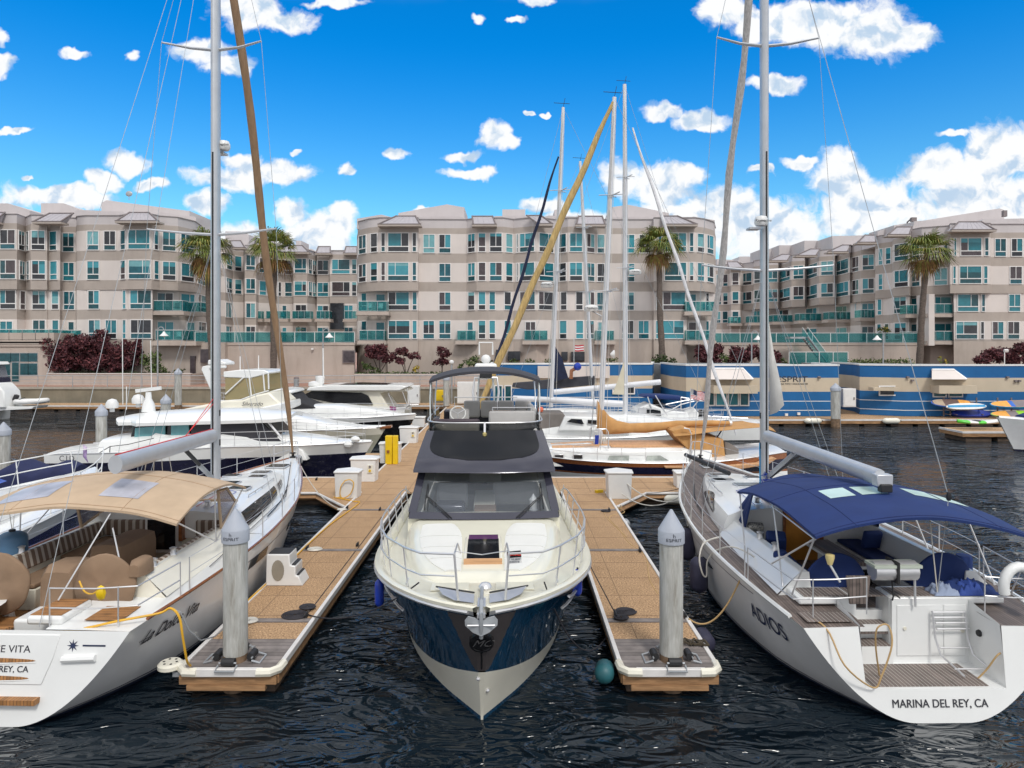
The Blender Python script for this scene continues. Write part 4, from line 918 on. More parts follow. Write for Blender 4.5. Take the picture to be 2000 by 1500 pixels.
# ================================================================ TREES AND PLANTS
def leafcloud(mb, blobs, n, size, mats, rnd, flat=.0):
    for (c, r) in blobs:
        c = Vector(c); cnt = int(n*r[0]*r[2])
        for _ in range(cnt):
            a = rnd.uniform(0, 2*math.pi); zz = rnd.uniform(-1, 1); q = math.sqrt(1-zz*zz); rr = rnd.uniform(.55, 1.05)
            rr *= 1+.18*math.sin(a*5+c.x)*math.sin(zz*7+c.z)
            p = c+Vector((r[0]*q*math.cos(a)*rr, r[1]*q*math.sin(a)*rr, r[2]*zz*rr))
            s = size*rnd.uniform(.6, 1.4); t1 = Vector((rnd.gauss(0, 1), rnd.gauss(0, 1), rnd.gauss(0, 1))).normalized(); t2 = t1.cross(Vector((rnd.gauss(0, 1), rnd.gauss(0, 1), rnd.gauss(0, 1)))).normalized()
            mb.add([p-t1*s, p+t2*s*.5, p+t1*s, p-t2*s*.5], [(0, 1, 2, 3)], rnd.choice(mats))
def shrub(name, lab, cat, uvs, D, mats, seed, n=260, size=.13, trunk=True, zb=None, grp=None):
    """uvs: list of (u, v, ru, rv) clumps in survey pixels at distance D"""
    rnd = random.Random(seed); k = D/F; cx = sum(q[0] for q in uvs)/len(uvs); vb = max(q[1]+q[3] for q in uvs); z0 = Z(vb, D) if zb is None else zb
    t = thing(name, lab, cat, (X(cx, D), D, z0), group=grp); bl = []
    for q in uvs: bl.append((P(q[0], q[1], D+rnd.uniform(-.3, .3)), (q[2]*k, max(.5, q[2]*k*.8), q[3]*k)))
    sub = []
    for c, r in bl:
        sub.append((c, (r[0]*.75, r[1]*.75, r[2]*.75)))
        for _ in range(max(3, int(5*r[0]))):
            a = rnd.uniform(0, 6.28); e = rnd.uniform(-.8, 1); sub.append((c+Vector((r[0]*.7*math.cos(a), r[1]*.7*math.sin(a), r[2]*.7*e)), (r[0]*.42, r[1]*.42, r[2]*.42)))
    m = MB(); leafcloud(m, sub, n, size, mats, rnd); m.build('crown', t, True, recalc=False)
    m = MB(); base = Vector((X(cx, D), D, z0-.1))
    for c, r in bl: m.tube([base+Vector((rnd.uniform(-.1, .1), 0, 0)), base.lerp(c, .5)+Vector((0, 0, .1)), c], [.07, .05, .02], trunkm, 5)
    m.build('trunk' if trunk else 'stem', t, True); return t
PR = [leafr, leafr, leafr2]; GR = [leafg, leafg, leafg2]
for i, (lab, uv, s_) in enumerate((('leftmost dense purple leaved shrub beside the garage wing', [(118, 690, 34, 36), (100, 672, 14, 14)], 1), ('tall purple leaved shrub, highest of the mass on the left', [(172, 678, 36, 34), (150, 705, 30, 22), (190, 712, 28, 18)], 2),
        ('broad purple leaved shrub in the middle of the left planter', [(222, 690, 30, 30), (232, 715, 26, 15)], 3), ('narrow purple leaved shrub left of the green cypress bush', [(258, 695, 20, 34), (268, 675, 10, 14)], 4))):
    shrub('purple_shrub', lab, 'shrub', uv, 71.0+.3*i, PR, s_, 330, .17, grp='purple leaved shrubs', zb=3.0)
shrub('green_bush', 'rounded bright green bush at the right end of the purple shrubs on the left', 'bush', [(295, 708, 18, 26), (312, 722, 14, 12)], 70.8, GR+[leafg2], 9, 360, .14, False, 3.0)
shrub('green_bush', 'small round green bush beside the doorway on the left', 'bush', [(350, 727, 12, 9)], 70.8, GR, 10, 300, .12, False, 3.0)
shrub('purple_tree', 'larger dark purple tree at the left of the central planter', 'tree', [(740, 686, 24, 18), (760, 700, 14, 12), (725, 690, 14, 12)], 72.2, PR, 11, 600, .16, zb=3.0, grp='small purple leaved trees'); shrub('purple_tree', 'open branched purple tree, second in the central planter', 'tree', [(787, 686, 15, 11), (810, 694, 14, 9), (782, 704, 13, 9)], 72.0, PR, 12, 560, .15, zb=3.0, grp='small purple leaved trees')
shrub('purple_tree', 'purple tree left of the yacht canopy, third in the central planter', 'tree', [(866, 688, 17, 13), (862, 706, 16, 10)], 72.2, PR, 13, 600, .15, zb=3.0, grp='small purple leaved trees')
shrub('green_bush', 'spiky green bush at the left end of the central planter', 'bush', [(716, 716, 12, 9), (732, 722, 12, 7)], 71.6, GR, 14, 260, .15, False, 3.0)
shrub('green_bush', 'green bush with flowers behind the dark yacht canopy', 'bush', [(920, 706, 20, 12), (900, 716, 10, 6)], 73.2, GR, 15, 260, .14, False, 3.0)
shrub('green_bush', 'low reddish green bush right of the yacht canopy top', 'bush', [(955, 708, 20, 8)], 73, GR+[leafr2], 16, 260, .13, False, 3.0)
shrub('grass_tuft', 'yellow ornamental grass tuft in the central planter', 'grass', [(812, 722, 10, 7)], 71.3, [leafy], 17, 130, .2, False, 3.0)
shrub('grass_tuft', 'yellow flowering tuft behind the left edge of the yacht canopy', 'grass', [(905, 728, 16, 6)], 71.3, [leafy, leafg], 18, 110, .14, False, 3.0)
m = MB(); rnd = random.Random(5); leafcloud(m, [(P(700+i*9.5, 731, 71.2), (.45, .5, .28)) for i in range(34)], 420, .12, GR, rnd); tag(m.build('ground_cover', recalc=False), 'low green ground cover filling the central planter', 'ground cover', kind='stuff')
m = MB(); leafcloud(m, [(P(112+i*9.5, 731, 71.2), (.45, .5, .30)) for i in range(24)], 420, .12, [leafg], rnd); tag(m.build('ground_cover', recalc=False), 'dark green ground cover at the foot of the purple shrubs', 'ground cover', kind='stuff')
for i, (u, lab) in enumerate(((1005, 'low green shrub below the terrace left of the first mast'), (1032, 'low green shrub between the tan furled sail and the first mast'), (1072, 'low green shrub just left of the dark blue sail'), (1195, 'low green shrub between the two tallest masts'))):
    shrub('green_bush', lab, 'bush', [(u, 706, 14, 8)], 73.4, GR, 30+i, 260, .13, False, 3.0)
shrub('green_bush', 'dark green bush at the foot of the palm beside the blue building', 'bush', [(1292, 715, 22, 22), (1312, 706, 12, 10)], 70.6, [leafg], 35, 260, .15, False, 1.95)
shrub('purple_shrub', 'round purple shrub right of the palm above the blue building', 'shrub', [(1383, 694, 26, 22)], 73, PR, 36, 700, .16, grp='purple leaved shrubs', zb=3.4); shrub('purple_shrub', 'wide purple shrub left of the right sailboat mast', 'shrub', [(1448, 696, 30, 22), (1500, 698, 26, 21)], 73, PR, 37, 650, .16, grp='purple leaved shrubs', zb=3.4)
shrub('purple_shrub', 'purple shrub behind the flood light at the right edge', 'shrub', [(1950, 694, 28, 20), (1990, 692, 28, 22), (1922, 702, 18, 14)], 73, PR, 38, 600, .16, grp='purple leaved shrubs', zb=3.2)
shrub('green_bush', 'light green bush between the two purple shrubs', 'bush', [(1415, 700, 12, 14), (1525, 706, 18, 9)], 72.6, GR+[leafg2], 39, 260, .14, False, 3.4)
m = MB(); rnd = random.Random(15); leafcloud(m, [(P(1664+i*8, 708, 72.5), (.5, .5, .42)) for i in range(15)], 320, .12, [leafg2, leafg, leafg2], rnd); hd = m.build('clipped_hedge', recalc=False); tag(hd, 'clipped light green hedge above the blue building at right', 'hedge')
shrub('green_bush', 'spiky agave like bush above the blue building near the right palm', 'bush', [(1842, 704, 12, 7)], 72.5, [leafg2, leafy], 40, 110, .18, False, 3.2)
shrub('green_bush', 'pale green creeper plants behind the glass rail of the right terrace', 'bush', [(1728, 645, 16, 7), (1715, 655, 14, 5)], 81.5, GR+[leafy], 41, 260, .16, False, 6.2)
shrub('green_bush', 'tall potted plants on the left courtyard terrace', 'bush', [(585, 642, 12, 6), (570, 655, 14, 5)], 84, GR, 42, 50, .16, False, 6.2)
def palm(lab, base, top, R_, seed, dead=.5, name='fan_palm'):
    rnd = random.Random(seed); b = Vector(base); c = Vector(top); t = thing(name, lab, 'palm', b, group='tall fan palms on the promenade')
    mid = b.lerp(c, .5)+Vector((rnd.uniform(-.12, .12), 0, 0)); pts = [b.lerp(mid, k/6)*(1-k/12)+b.lerp(c, k/12)*(k/12) for k in range(0, 13)]
    pts = [b.lerp(c, k/14)+Vector((.05*math.sin(k*.6), 0, 0)) for k in range(15)]
    MB().tube(pts, [.34-.10*k/14+(.05 if k % 2 else 0) for k in range(15)], trunkm, 10).build('trunk', t, True)
    def frond(m, az, el, ln, mats, droop):
        d0 = Vector((math.cos(az)*math.cos(el), math.sin(az)*math.cos(el), math.sin(el))); st = ln*.5
        tip = c+d0*st+Vector((0, 0, -droop*.3)); m.tube([c+d0*.1, c+d0*st*.55+Vector((0, 0, .05)), tip], [.03, .02, .015], mats[0], 4)
        side = d0.cross(Vector((0, 0, 1))).normalized(); upv = side.cross(d0).normalized(); n_ = 13
        for i in range(n_):
            a = (i/(n_-1)-.5)*2.5; dr = d0*math.cos(a)+side*math.sin(a); l_ = ln*.62*(.75+.25*math.cos(a))*rnd.uniform(.8, 1.1); w_ = .055
            q = dr.cross(upv).normalized()*w_; p1 = tip+dr*l_*.55+upv*.03; p2 = tip+dr*l_*.95+Vector((0, 0, -droop*rnd.uniform(.55, 1.1)*l_*.9))
            m.add([tip-q*.3, tip+q*.3, p1+q, p1-q, p2], [(0, 1, 2, 3), (3, 2, 4)], rnd.choice(mats))
    m = MB()
    for k in range(58): frond(m, k*2.399+rnd.uniform(-.2, .2), rnd.uniform(-.35, 1.35)*(1 if k % 3 else .6), R_*rnd.uniform(.8, 1.08), [leafp, leafp, leafp, leafo], rnd.uniform(.25, .8))
    m.build('crown', t, True, recalc=False)
    m = MB()
    for k in range(int(20*dead)+3): frond(m, k*2.399+1, rnd.uniform(-1.2, -.55), R_*rnd.uniform(.55, .95), [leafd, leafo, leafd], rnd.uniform(.5, 1.0))
    m.build('dead_fronds', t, True, recalc=False); return t
palm('fan palm with yellowed drooping fronds beside the left sailboat mast', (X(416, 71.5), 71.5, 1.95), P(404, 490, 71.5), 3.2, 1, 1.3)
palm('green fan palm behind the leaning brown furled sail', (X(533, 72), 72, 1.95), P(536, 490, 72), 3.1, 2, .6)
palm('green fan palm in front of the right end of the central block', (X(1294, 70.8), 70.8, 1.95), P(1286, 480, 70.8), 2.9, 3, .6)
palm('green fan palm standing before the right apartment block', (X(1792, 73.5), 73.5, 1.95), P(1810, 492, 73.5), 3.2, 4, .6)
# ================================================================ BOAT TOOLS
class Hull:
    """y runs from the stern (0) to the bow (L); h is 0 at the waterline and 1 at the sheer"""
    def __init__(s, L, bs, bw, zs, fl=((0, .5), (.3, .75), (1, 1)), yw=(0, 0), ys=(0, 0), hb=None):
        s.L = L; s.bs = bs; s.bw = bw; s.zs = zs; s.fl = fl; s.yw = yw; s.ys = ys
    def pt(s, t, h, side=1, out=0.):
        zs = interp(s.zs, t); b0 = interp(s.bw, t); b1 = interp(s.bs, t); hh = max(h, 0); e = interp(s.fl, t)
        y0 = s.yw[0]+t*(s.L+s.yw[1]-s.yw[0]); y1 = s.ys[0]+t*(s.L+s.ys[1]-s.ys[0])
        x = b0+(b1-b0)*hh**e if h > 0 else b0*max(0, 1+h*.8)
        return Vector((side*(max(x, .015)+out), y0+(y1-y0)*hh, zs*h))
    def at(s, y, z, side=1, out=0.):
        """point of the hull skin with the given y and z"""
        t = y/s.L
        for _ in range(14):
            zs = interp(s.zs, min(max(t, 0), 1)); h = max(0, min(1.05, z/zs)); y0 = s.yw[0]+t*(s.L+s.yw[1]-s.yw[0]); y1 = s.ys[0]+t*(s.L+s.ys[1]-s.ys[0]); t += (y-(y0+(y1-y0)*h))/s.L
        return s.pt(min(max(t, 0), 1), h, side, out)
    def skin(s, mb, bands, n=34, ts=None, sides=(1, -1)):
        """bands: list of (h0, h1, material, rows); h may be a function of t"""
        ts = ts or [1-(1-i/n)**1.5 for i in range(n+1)]
        fh = lambda h, t: interp(h, t) if isinstance(h, tuple) else h
        for sd in sides:
            for h0, h1, m, k in bands:
                mb.grid([[s.pt(t, fh(h0, t)+(fh(h1, t)-fh(h0, t))*j/k, sd) for t in ts] for j in range(k+1)], m)
    def transom(s, mb, m, h0=-.3):
        row = [s.pt(0, h0+(1-h0)*j/10, 1) for j in range(11)]; mb.add(row+[Vector((-p.x, p.y, p.z)) for p in reversed(row)], [tuple(range(22))], m)
    def deck(s, mb, m, t0, t1, inner=None, camber=.06, dz=0., n=20, h=1.):
        for sd in (1, -1):
            rows = []
            for i in range(n+1):
                t = t0+(t1-t0)*i/n; p = s.pt(t, h, 1); xi = 0 if inner is None else (interp(inner, p.y) if isinstance(inner, tuple) else inner)
                rows.append([Vector((sd*(xi+(p.x-xi)*k/4), p.y, p.z+dz+camber*(1-((xi+(p.x-xi)*k/4)/max(p.x, .01))**2))) for k in range(5)])
            mb.grid(rows, m)
    def edge(s, mb, m, r, t0=0, t1=1, h=1., n=40, out=0., dz=0.):
        for sd in (1, -1): mb.tube([s.pt(t0+(t1-t0)*i/n, h, sd, out)+Vector((0, 0, dz)) for i in range(n+1)], r, m, 6)
    def rail(s, mb, t0, t1, hs, m, inset=.07, r=.014, n=14, posts=8, sides=(1, -1), pr=.013, lean=0.):
        for sd in sides:
            P_ = [s.pt(t0+(t1-t0)*i/n, 1, sd, -inset) for i in range(n+1)]
            for h in hs: mb.tube([p+Vector((sd*lean*h, 0, h)) for p in P_], r, m, 5)
            for k in range(posts+1):
                p = s.pt(t0+(t1-t0)*k/posts, 1, sd, -inset); mb.tube([p, p+Vector((sd*lean*hs[0], 0, hs[0]))], pr, m, 5)
def roofloft(mb, secs, m, prof=((1, 0), (.985, .45), (.93, .78), (.78, .95), (.4, 1.04), (0, 1.07)), caps=True):
    """secs: (y, halfwidth, zbase, height) closed shell of a coachroof"""
    rows = []
    for y, w, z, h in secs:
        half = [(a*w, y, z+b*h) for a, b in prof]; rows.append(half+[(-a, b, c) for a, b, c in reversed(half[:-1])])
    mb.grid(rows, m)
    if caps:
        for r_ in (rows[0], rows[-1]): mb.add(r_, [tuple(range(len(r_)))], m)
def roof_pt(secs, y, a, side=1, out=.006, prof=((1, 0), (.985, .45), (.93, .78), (.78, .95), (.4, 1.04), (0, 1.07))):
    ys = [q[0] for q in secs]; w = interp([(q[0], q[1]) for q in sorted(secs)], y); z = interp([(q[0], q[2]) for q in sorted(secs)], y); h = interp([(q[0], q[3]) for q in sorted(secs)], y)
    k = a*(len(prof)-1); i = min(int(k), len(prof)-2); f = k-i; px_ = prof[i][0]+(prof[i+1][0]-prof[i][0])*f; pz_ = prof[i][1]+(prof[i+1][1]-prof[i][1])*f
    return Vector((side*(px_*w+out), y, z+pz_*h+out))
def canopy(mb, x0, x1, y0, y1, fz, m, nx=16, ny=12, th=.012, edge=.05):
    rows = [[Vector((x0+(x1-x0)*i/nx, y0+(y1-y0)*j/ny, fz(x0+(x1-x0)*i/nx, y0+(y1-y0)*j/ny))) for i in range(nx+1)] for j in range(ny+1)]
    mb.grid(rows, m); mb.grid([[p-Vector((0, 0, th)) for p in r_] for r_ in rows], m)
    b = [rows[0][i] for i in range(nx+1)]+[rows[j][nx] for j in range(1, ny+1)]+[rows[ny][i] for i in range(nx-1, -1, -1)]+[rows[j][0] for j in range(ny-1, 0, -1)]
    b.append(b[0]); mb.grid([b, [p-Vector((0, 0, edge)) for p in b]], m)
def inv(root):
    M = Matrix.Translation(root.location) @ Matrix.Rotation(root.rotation_euler.z, 4, 'Z'); return M.inverted()
def winch(mb, c, s=1.): mb.lathe([(.07*s, 0), (.055*s, .03), (.05*s, .10), (.075*s, .13), (.03*s, .15)], c, steel, 12)
def rig(T, my, mz, top, H, r=(.09, .13), spr=((6.5, 1.4), (12.5, 1.0), ), fore=None, back=None, spw=.03, mm=None, wires=True, mx=0., rake=0.):
    mm = mm or alu
    def mp(z): return Vector((mx-rake*(z-mz)*0, my-rake*(z-mz), z))
    m = MB(); n = 12; rows = []
    for z in (mz, top*.5, top): c = mp(z); rows.append([c+Vector((r[0]*math.cos(a), r[1]*math.sin(a), 0)) for a in [2*math.pi*k/n for k in range(n)]])
    m.grid(rows, mm, True); m.box(mx-.02, mx+.02, my-r[1]-.012, my-r[1]+.005, mz, min(top, mz+9), rub)
    for z in (mz+1.1, mz+1.9): m.box(mx-r[0]-.01, mx-r[0]+.005, my-.03, my+.03, z, z+.16, rub); m.box(mx+r[0]-.005, mx+r[0]+.01, my-.03, my+.03, z, z+.16, rub)
    m.build('mast', T)
    if spr:
        for z, l in spr:
            for sd in (1, -1): MB().tube([mp(z), mp(z)+Vector((sd*l*.5, -.05, .05)), mp(z)+Vector((sd*l, -.25, .12))], [spw*1.5, spw*1.2, spw*.8], mm, 6).build('spreader', T)
    if wires:
        m = MB(); w = .0065
        for sd in (1, -1):
            base = Vector((sd*H, my-.3, mz-.35)); pts = [base]+[mp(z)+Vector((sd*l, -.25, .12)) for z, l in spr]+[mp(top)]
            m.tube(pts, w, galv, 4); m.tube([base+Vector((-sd*.12, .1, 0)), mp(spr[0][0])], w, galv, 4); m.tube([base+Vector((-sd*.12, -.5, 0)), mp(spr[0][0])], w, galv, 4)
        if back: 
            for bk in back: m.tube([mp(top), Vector(bk)], w, galv, 4)
        m.build('shroud', T)
    return mp
def radar(T, c, brand, r=.30, word_dir=-1):
    m = MB(); m.lathe([(r*.8, 0), (r, .06), (r, .16), (r*.8, .24), (r*.3, .26)], c, whitep, 18); m.obox(Vector(c)+Vector((-.15, .12, -.06)), (.3, .3, .05), alu); o = m.build('radar_dome', T)
    if brand: text(brand, .10, ink, T, Vector(c)+Vector((0, -r-.004, .11)), 'radar_lettering', rx=90)
# ================================================================ LEFT SAILBOAT (tan canopy)
ldv = thing('sailboat', 'large white sailboat with tan canopy and striped cockpit cushions, stern towards the viewer at left', 'sailboat', (-8.25, 10.75, 0), R(-1.63), 'large sailboats moored beside the dock fingers')
BS = ((0, 2.12), (.12, 2.32), (.25, 2.43), (.4, 2.38), (.57, 2.08), (.7, 1.62), (.83, 1.02), (.93, .48), (.98, .16), (1, .05))
BW = ((0, .40), (.05, 1.0), (.09, 1.32), (.14, 1.66), (.27, 1.97), (.42, 1.98), (.58, 1.6), (.72, 1.1), (.86, .48), (.96, .1), (1, .02))
ZS = ((0, 1.42), (.15, 1.50), (.4, 1.60), (.7, 1.74), (1, 1.95))
FLS = ((0, .52), (.15, .6), (.35, .75), (.7, .9), (1, 1))
hl = Hull(14.0, BS, BW, ZS, FLS, (0, -.55), (.25, 0))
def sailhull(T, H, side, stripe, top, name='hull', transom=True):
    m = MB(); H.skin(m, [(-.35, .035, mat('antifoul', (.02, .03, .07), .6), 3), (.035, .075, stripe, 1), (.075, .095, side, 1), (.095, .115, stripe, 1), (.115, .93, side, 9), (.93, 1., top, 1)], 40)
    if transom: H.transom(m, side)
    return m.build(name, T)
sailhull(ldv, hl, grayhull, inkb, gel, transom=False)
C0, C1 = 1.55, 5.15            # cockpit from .. to
def decks(T, H, inner, mt, c0=C0, c1=C1, t0=0.):
    m = MB(); H.deck(m, mt, c1/H.L, .997, None, .05); H.deck(m, mt, t0, c1/H.L, inner, .02); return m
m = decks(ldv, hl, ((0, .75), (1.5, .8), (1.6, 1.6), (5.2, 1.45)), gel)
m.build('deck', ldv)
m = MB(); hl.edge(m, wood, .028, .03, .99, .995, dz=.03); m.build('toe_rail', ldv)
# transom of the left boat
yt = lambda z: .25*z/1.42
m = MB(); out = [hl.pt(0, (j/18)**2, 1) for j in range(19)]; po = [(p.x, p.z) for p in out]; poly = po+[(-a, b) for a, b in reversed(po)]
m.add([(a, yt(b), b) for a, b in poly], [tuple(range(len(poly)))], gel); m.build('transom', ldv)
m = MB(); q_ = [(-1.15, .62), (.78, .62), (.92, 1.0), (1.0, 1.36), (-1.3, 1.36)]; m.add([(a, yt(b)-.015, b) for a, b in q_]+[(a, yt(b)+.01, b) for a, b in q_], [(0,1,2,3,4)]+[(i, (i+1) % 5, 5+(i+1) % 5, 5+i) for i in range(5)], gel); m.build('transom_door', ldv, bev=.01)
m = MB()
for zc, hw in ((.98, .78), (.72, .70)):
    pl = [(-.12+hw*math.cos(a), zc+.035*math.sin(a)) for a in [2*math.pi*k/20 for k in range(20)]]; m.add([(a, yt(b)-.03, b) for a, b in pl], [tuple(range(20))], teaky)
    m.tube([(-.12-hw, yt(zc)-.02, zc-.03), (-.12, yt(zc)-.03, zc-.06), (-.12+hw, yt(zc)-.02, zc-.03)], .012, gel, 5)
m.box(-1.2, .78, -.05, .18, .36, .44, teaky)
m.each('teak_step', ldv)
text('LA DOLCE VITA', .155, ink, ldv, (-.06, yt(1.16)-.02, 1.14), 'name_lettering', rx=80, sxy=1.1); text('MARINA DEL REY, CA', .135, ink, ldv, (-.10, yt(.84)-.02, .845), 'port_lettering', rx=80, sxy=1.0)
m = MB(); st_ = [(1.22+(.10 if k % 2 == 0 else .035)*math.cos(k*math.pi/8), 1.20+(.10 if k % 2 == 0 else .035)*math.sin(k*math.pi/8)) for k in range(16)]
m.add([(a, yt(b)-.006, b) for a, b in st_], [tuple(range(16))], inkb); m.box(1.38, 1.75, yt(1.2)-.008, yt(1.2)-.003, 1.19, 1.215, inkb); m.build('star_emblem', ldv)
m = MB(); m.tube([(1.08, yt(1)-.02, 1.0), (1.62, yt(1)-.02, 1.03)], .055, gel, 8); m.build('grab_moulding', ldv)
def on_hull(H, y0, z0, side, dr, up=.0, out=.022):
    return lambda tx, ty: H.at(y0+tx*dr, z0+ty+tx*up, side, out)
text('La Dolce Vita', .31, ink, ldv, None, 'hull_lettering', shear=.45, fn=on_hull(hl, 1.50, 1.07, 1, 1, .02), sxy=.85, bold=.006)
m = MB(); m.grid([[hl.at(.75+.1*i, z_, 1, .006) for i in range(4)] for z_ in (1.02, 1.03)], ink); m.grid([[hl.at(3.2+.15*i, z_, 1, .006) for i in range(30)] for z_ in (1.27, 1.285)], ink); m.build('hull_pinstripe', ldv)
m = MB()
for y0 in (4.3, 7.4): m.grid([[hl.at(y0+.14*i+(z_-1.1)*.2, z_, 1, .006) for i in range(9)] for z_ in (1.07, 1.17, 1.27)], darkgl)
m.each('hull_window', ldv)
# cockpit well
def well(T, mfloor, mside, x0=1.6, z0=1.0, ztop=1.9, c0=C0, c1=C1):
    m = MB()
    for sd in (1, -1):
        a = lambda x: sd*x
        m.grid([[(a(x0+.42-.02*(y-c0)), y, 1.50+.02*(y-c0)), (a(x0), y, ztop), (a(x0-.16), y, ztop), (a(x0-.22), y, 1.42)] for y in [c0+(c1-c0)*k/8 for k in range(9)]], mside)
        m.add([(a(x0+.42), c0, 1.46), (a(x0), c0, ztop), (a(x0-.16), c0, ztop), (a(x0-.22), c0, 1.42)], [(0, 1, 2, 3)], mside)
        m.box(*sorted((a(x0-.8), a(x0-.22))), c0+.55, c1, z0, 1.40, mside)
    m.box(-x0+.2, x0-.2, c1, c1+.12, z0, 2.05, mside)
    m.build('cockpit', T, bev=.02)
    MB().box(-x0+.2, x0-.2, c0-.44, c1, z0-.05, z0, mfloor).build('cockpit_sole', T)
well(ldv, teaky, gel2)
m = MB(); m.box(-1.5, -.35, 5.27, 9.6, 1.6, 1.7, gel); 
LC = [(5.1, 1.84, 1.54, .60), (6.5, 1.72, 1.58, .61), (8, 1.48, 1.62, .51), (9.5, 1.15, 1.68, .38), (10.8, .75, 1.76, .2), (11.6, .4, 1.80, .06)]
m = MB(); roofloft(m, LC, gel); m.build('coachroof', ldv)
m = MB()
for sd in (1, -1):
    m.grid([[roof_pt(LC, y, a, sd, .008) for y in [5.5+.32*k for k in range(11)]] for a in (.10, .22, .34, .42)], darkgl); m.grid([[roof_pt(LC, y, a, sd, .008) for y in (9.1, 9.4, 9.7, 10.0)] for a in (.12, .3, .38)], darkgl)
m.each('cabin_window', ldv)
def hatches(T, LCs, hs, H):
    m = MB(); f = MB()
    for x, y, w, l in hs:
        w2 = interp([(q[0], q[1]) for q in LCs], y) if y < LCs[-1][0] else None
        z = (interp([(q[0], q[2]+q[3]*1.03) for q in LCs], y) if w2 else H.pt(y/H.L, 1).z+.05)+.015
        f.obox((x, y, z), (w+.07, l+.07, .05), alu); m.obox((x, y, z+.028), (w, l, .012), darkgl)
    f.each('hatch_frame', T, bev=.015); m.each('hatch', T)
hatches(ldv, LC, [(0, 12.3, .62, .55), (-.02, 10.9, .5, .42), (.35, 9.7, .42, .3), (-.5, 9.9, .4, .3), (.1, 8.4, .45, .35), (.75, 7.5, .5, .35)], hl)
# cushions, covers
m = MB()
for sd in (1, -1): m.box(*sorted((sd*.82, sd*1.36)), C0+.55, C1-.02, 1.402, 1.50, browncov)
m.box(-.2, .82, 4.5, 5.1, 1.402, 1.5, browncov) if False else None
m.box(-1.38, -.2, 3.6, 5.1, 1.502, 1.58, browncov); m.each('seat_cushion', ldv, bev=.03)
m = MB()
for sd in (1, -1): m.obox((sd*1.42, 3.55, 1.76), (.10, 3.0, .34), striped_cush, (0, sd*.22, 0))
m.each('backrest', ldv, bev=.03)
m = MB(); m.obox((-.85, 5.08, 1.78), (1.0, .10, .36), stripes('striped_cushion_across', (.16, .11, .08), (.46, .42, .37), 0, .17, .42, rnd=False)); m.obox((1.1, 5.08, 1.78), (.6, .10, .36), MT['striped_cushion_across']); m.each('backrest', ldv, bev=.03)
m = MB(); m.box(-.38, .42, 5.02, 5.18, 1.2, 2.06, whitep); m.build('companionway', ldv, bev=.02); m = MB(); m.box(-.3, .34, 4.99, 5.015, 1.3, 1.98, darkgl); m.build('companionway_door', ldv)
m = MB(); m.box(-.5, .55, 4.98, 5.2, 2.065, 2.14, wood); m.box(.44, .52, 4.96, 5.2, 1.5, 2.06, wood); m.build('companionway_trim', ldv)
def wheelcover(T, x, y, z, r, m_, name='wheel_cover'):
    m = MB(); n = 28; rows = []
    for rr, dy in ((0.02, -.07), (.5, -.06), (.96, -.04), (1.0, 0), (.96, .05), (.02, .06)):
        rows.append([Vector((x+rr*r*math.cos(a)*(1+.012*math.sin(7*a)), y+dy+.02*math.sin(5*a)*rr, z+rr*r*math.sin(a))) for a in [2*math.pi*k/n for k in range(n)]])
    m.grid(rows, m_, True); o = m.build(name, T, sharp=60); MB().tube([(x, y+.05, z-.05), (x, y+.25, 1.0)], .09, gel, 8).build('steering_pedestal', T); return o
wheelcover(ldv, .98, 1.42, 1.74, .56, browncov); wheelcover(ldv, -.95, 1.42, 1.74, .56, browncov)
m = MB(); roofloft(m, [(1.55, .30, 1.28, .62), (1.7, .36, 1.26, .74), (2.15, .36, 1.26, .74), (2.3, .3, 1.28, .62)], browncov, prof=((1, 0), (1, .5), (.95, .85), (.7, 1), (0, 1.02))); m.build('grill_cover', ldv)
m = MB(); roofloft(m, [(2.9, .28, 1.05, .80), (3.0, .34, 1.02, .95), (4.2, .34, 1.02, .95), (4.3, .28, 1.05, .8)], browncov, prof=((1, 0), (1, .8), (.9, .97), (.5, 1), (0, 1.02))); m.build('table_cover', ldv)
m = MB(); m.box(.3, .9, .4, 1.2, 1.43, 1.58, gel); m.box(-1.9, -1.3, .5, 1.3, 1.43, 1.58, gel); m.box(-.35, .55, .95, 1.7, 1.0, 1.30, gel); m.each('stern_seat', ldv, bev=.05)
m = MB(); m.box(1.18, 1.78, .55, 1.15, 1.465, 1.475, teakx); m.box(.34, .86, .45, 1.15, 1.582, 1.592, teakx); m.box(-1.3, -.35, .3, .9, 1.15, 1.2, teakx); m.box(-1.2, -.4, .95, 1.5, 1.1, 1.13, teakx); m.each('teak_pad', ldv)
# canopy, dodger side
def seams(T, name, f, x0, x1, y0, y1, ys, xs, m_):
    m = MB()
    for y in ys: m.tube([(x0+(x1-x0)*k/30, y, f(x0+(x1-x0)*k/30, y)+.002) for k in range(31)], .007, m_, 4)
    for x in xs: m.tube([(x, y0+(y1-y0)*k/24, f(x, y0+(y1-y0)*k/24)+.002) for k in range(25)], .006, m_, 4)
    m.build(name, T)
def fz(x, y): return 3.34-.32*((y-3.5)/1.55)**2-.073*x*x+.010*math.sin(4.2*x+1.3*y)*math.cos(3*y)-.012*abs(math.sin(2.1*(y-1.92)))*(1-abs(x)/2.4)
m = MB(); canopy(m, -2.15, 2.0, 1.92, 5.0, fz, tanc, 40, 26, edge=.045); cn = m.build('canopy', ldv, sharp=60)
seams(ldv, 'canopy_seam', fz, -2.15, 2.0, 1.92, 5.0, (2.0, 3.42, 4.9), (-1.2, .95), mat('tan_seam', (.36, .24, .15), .9))
m = MB()
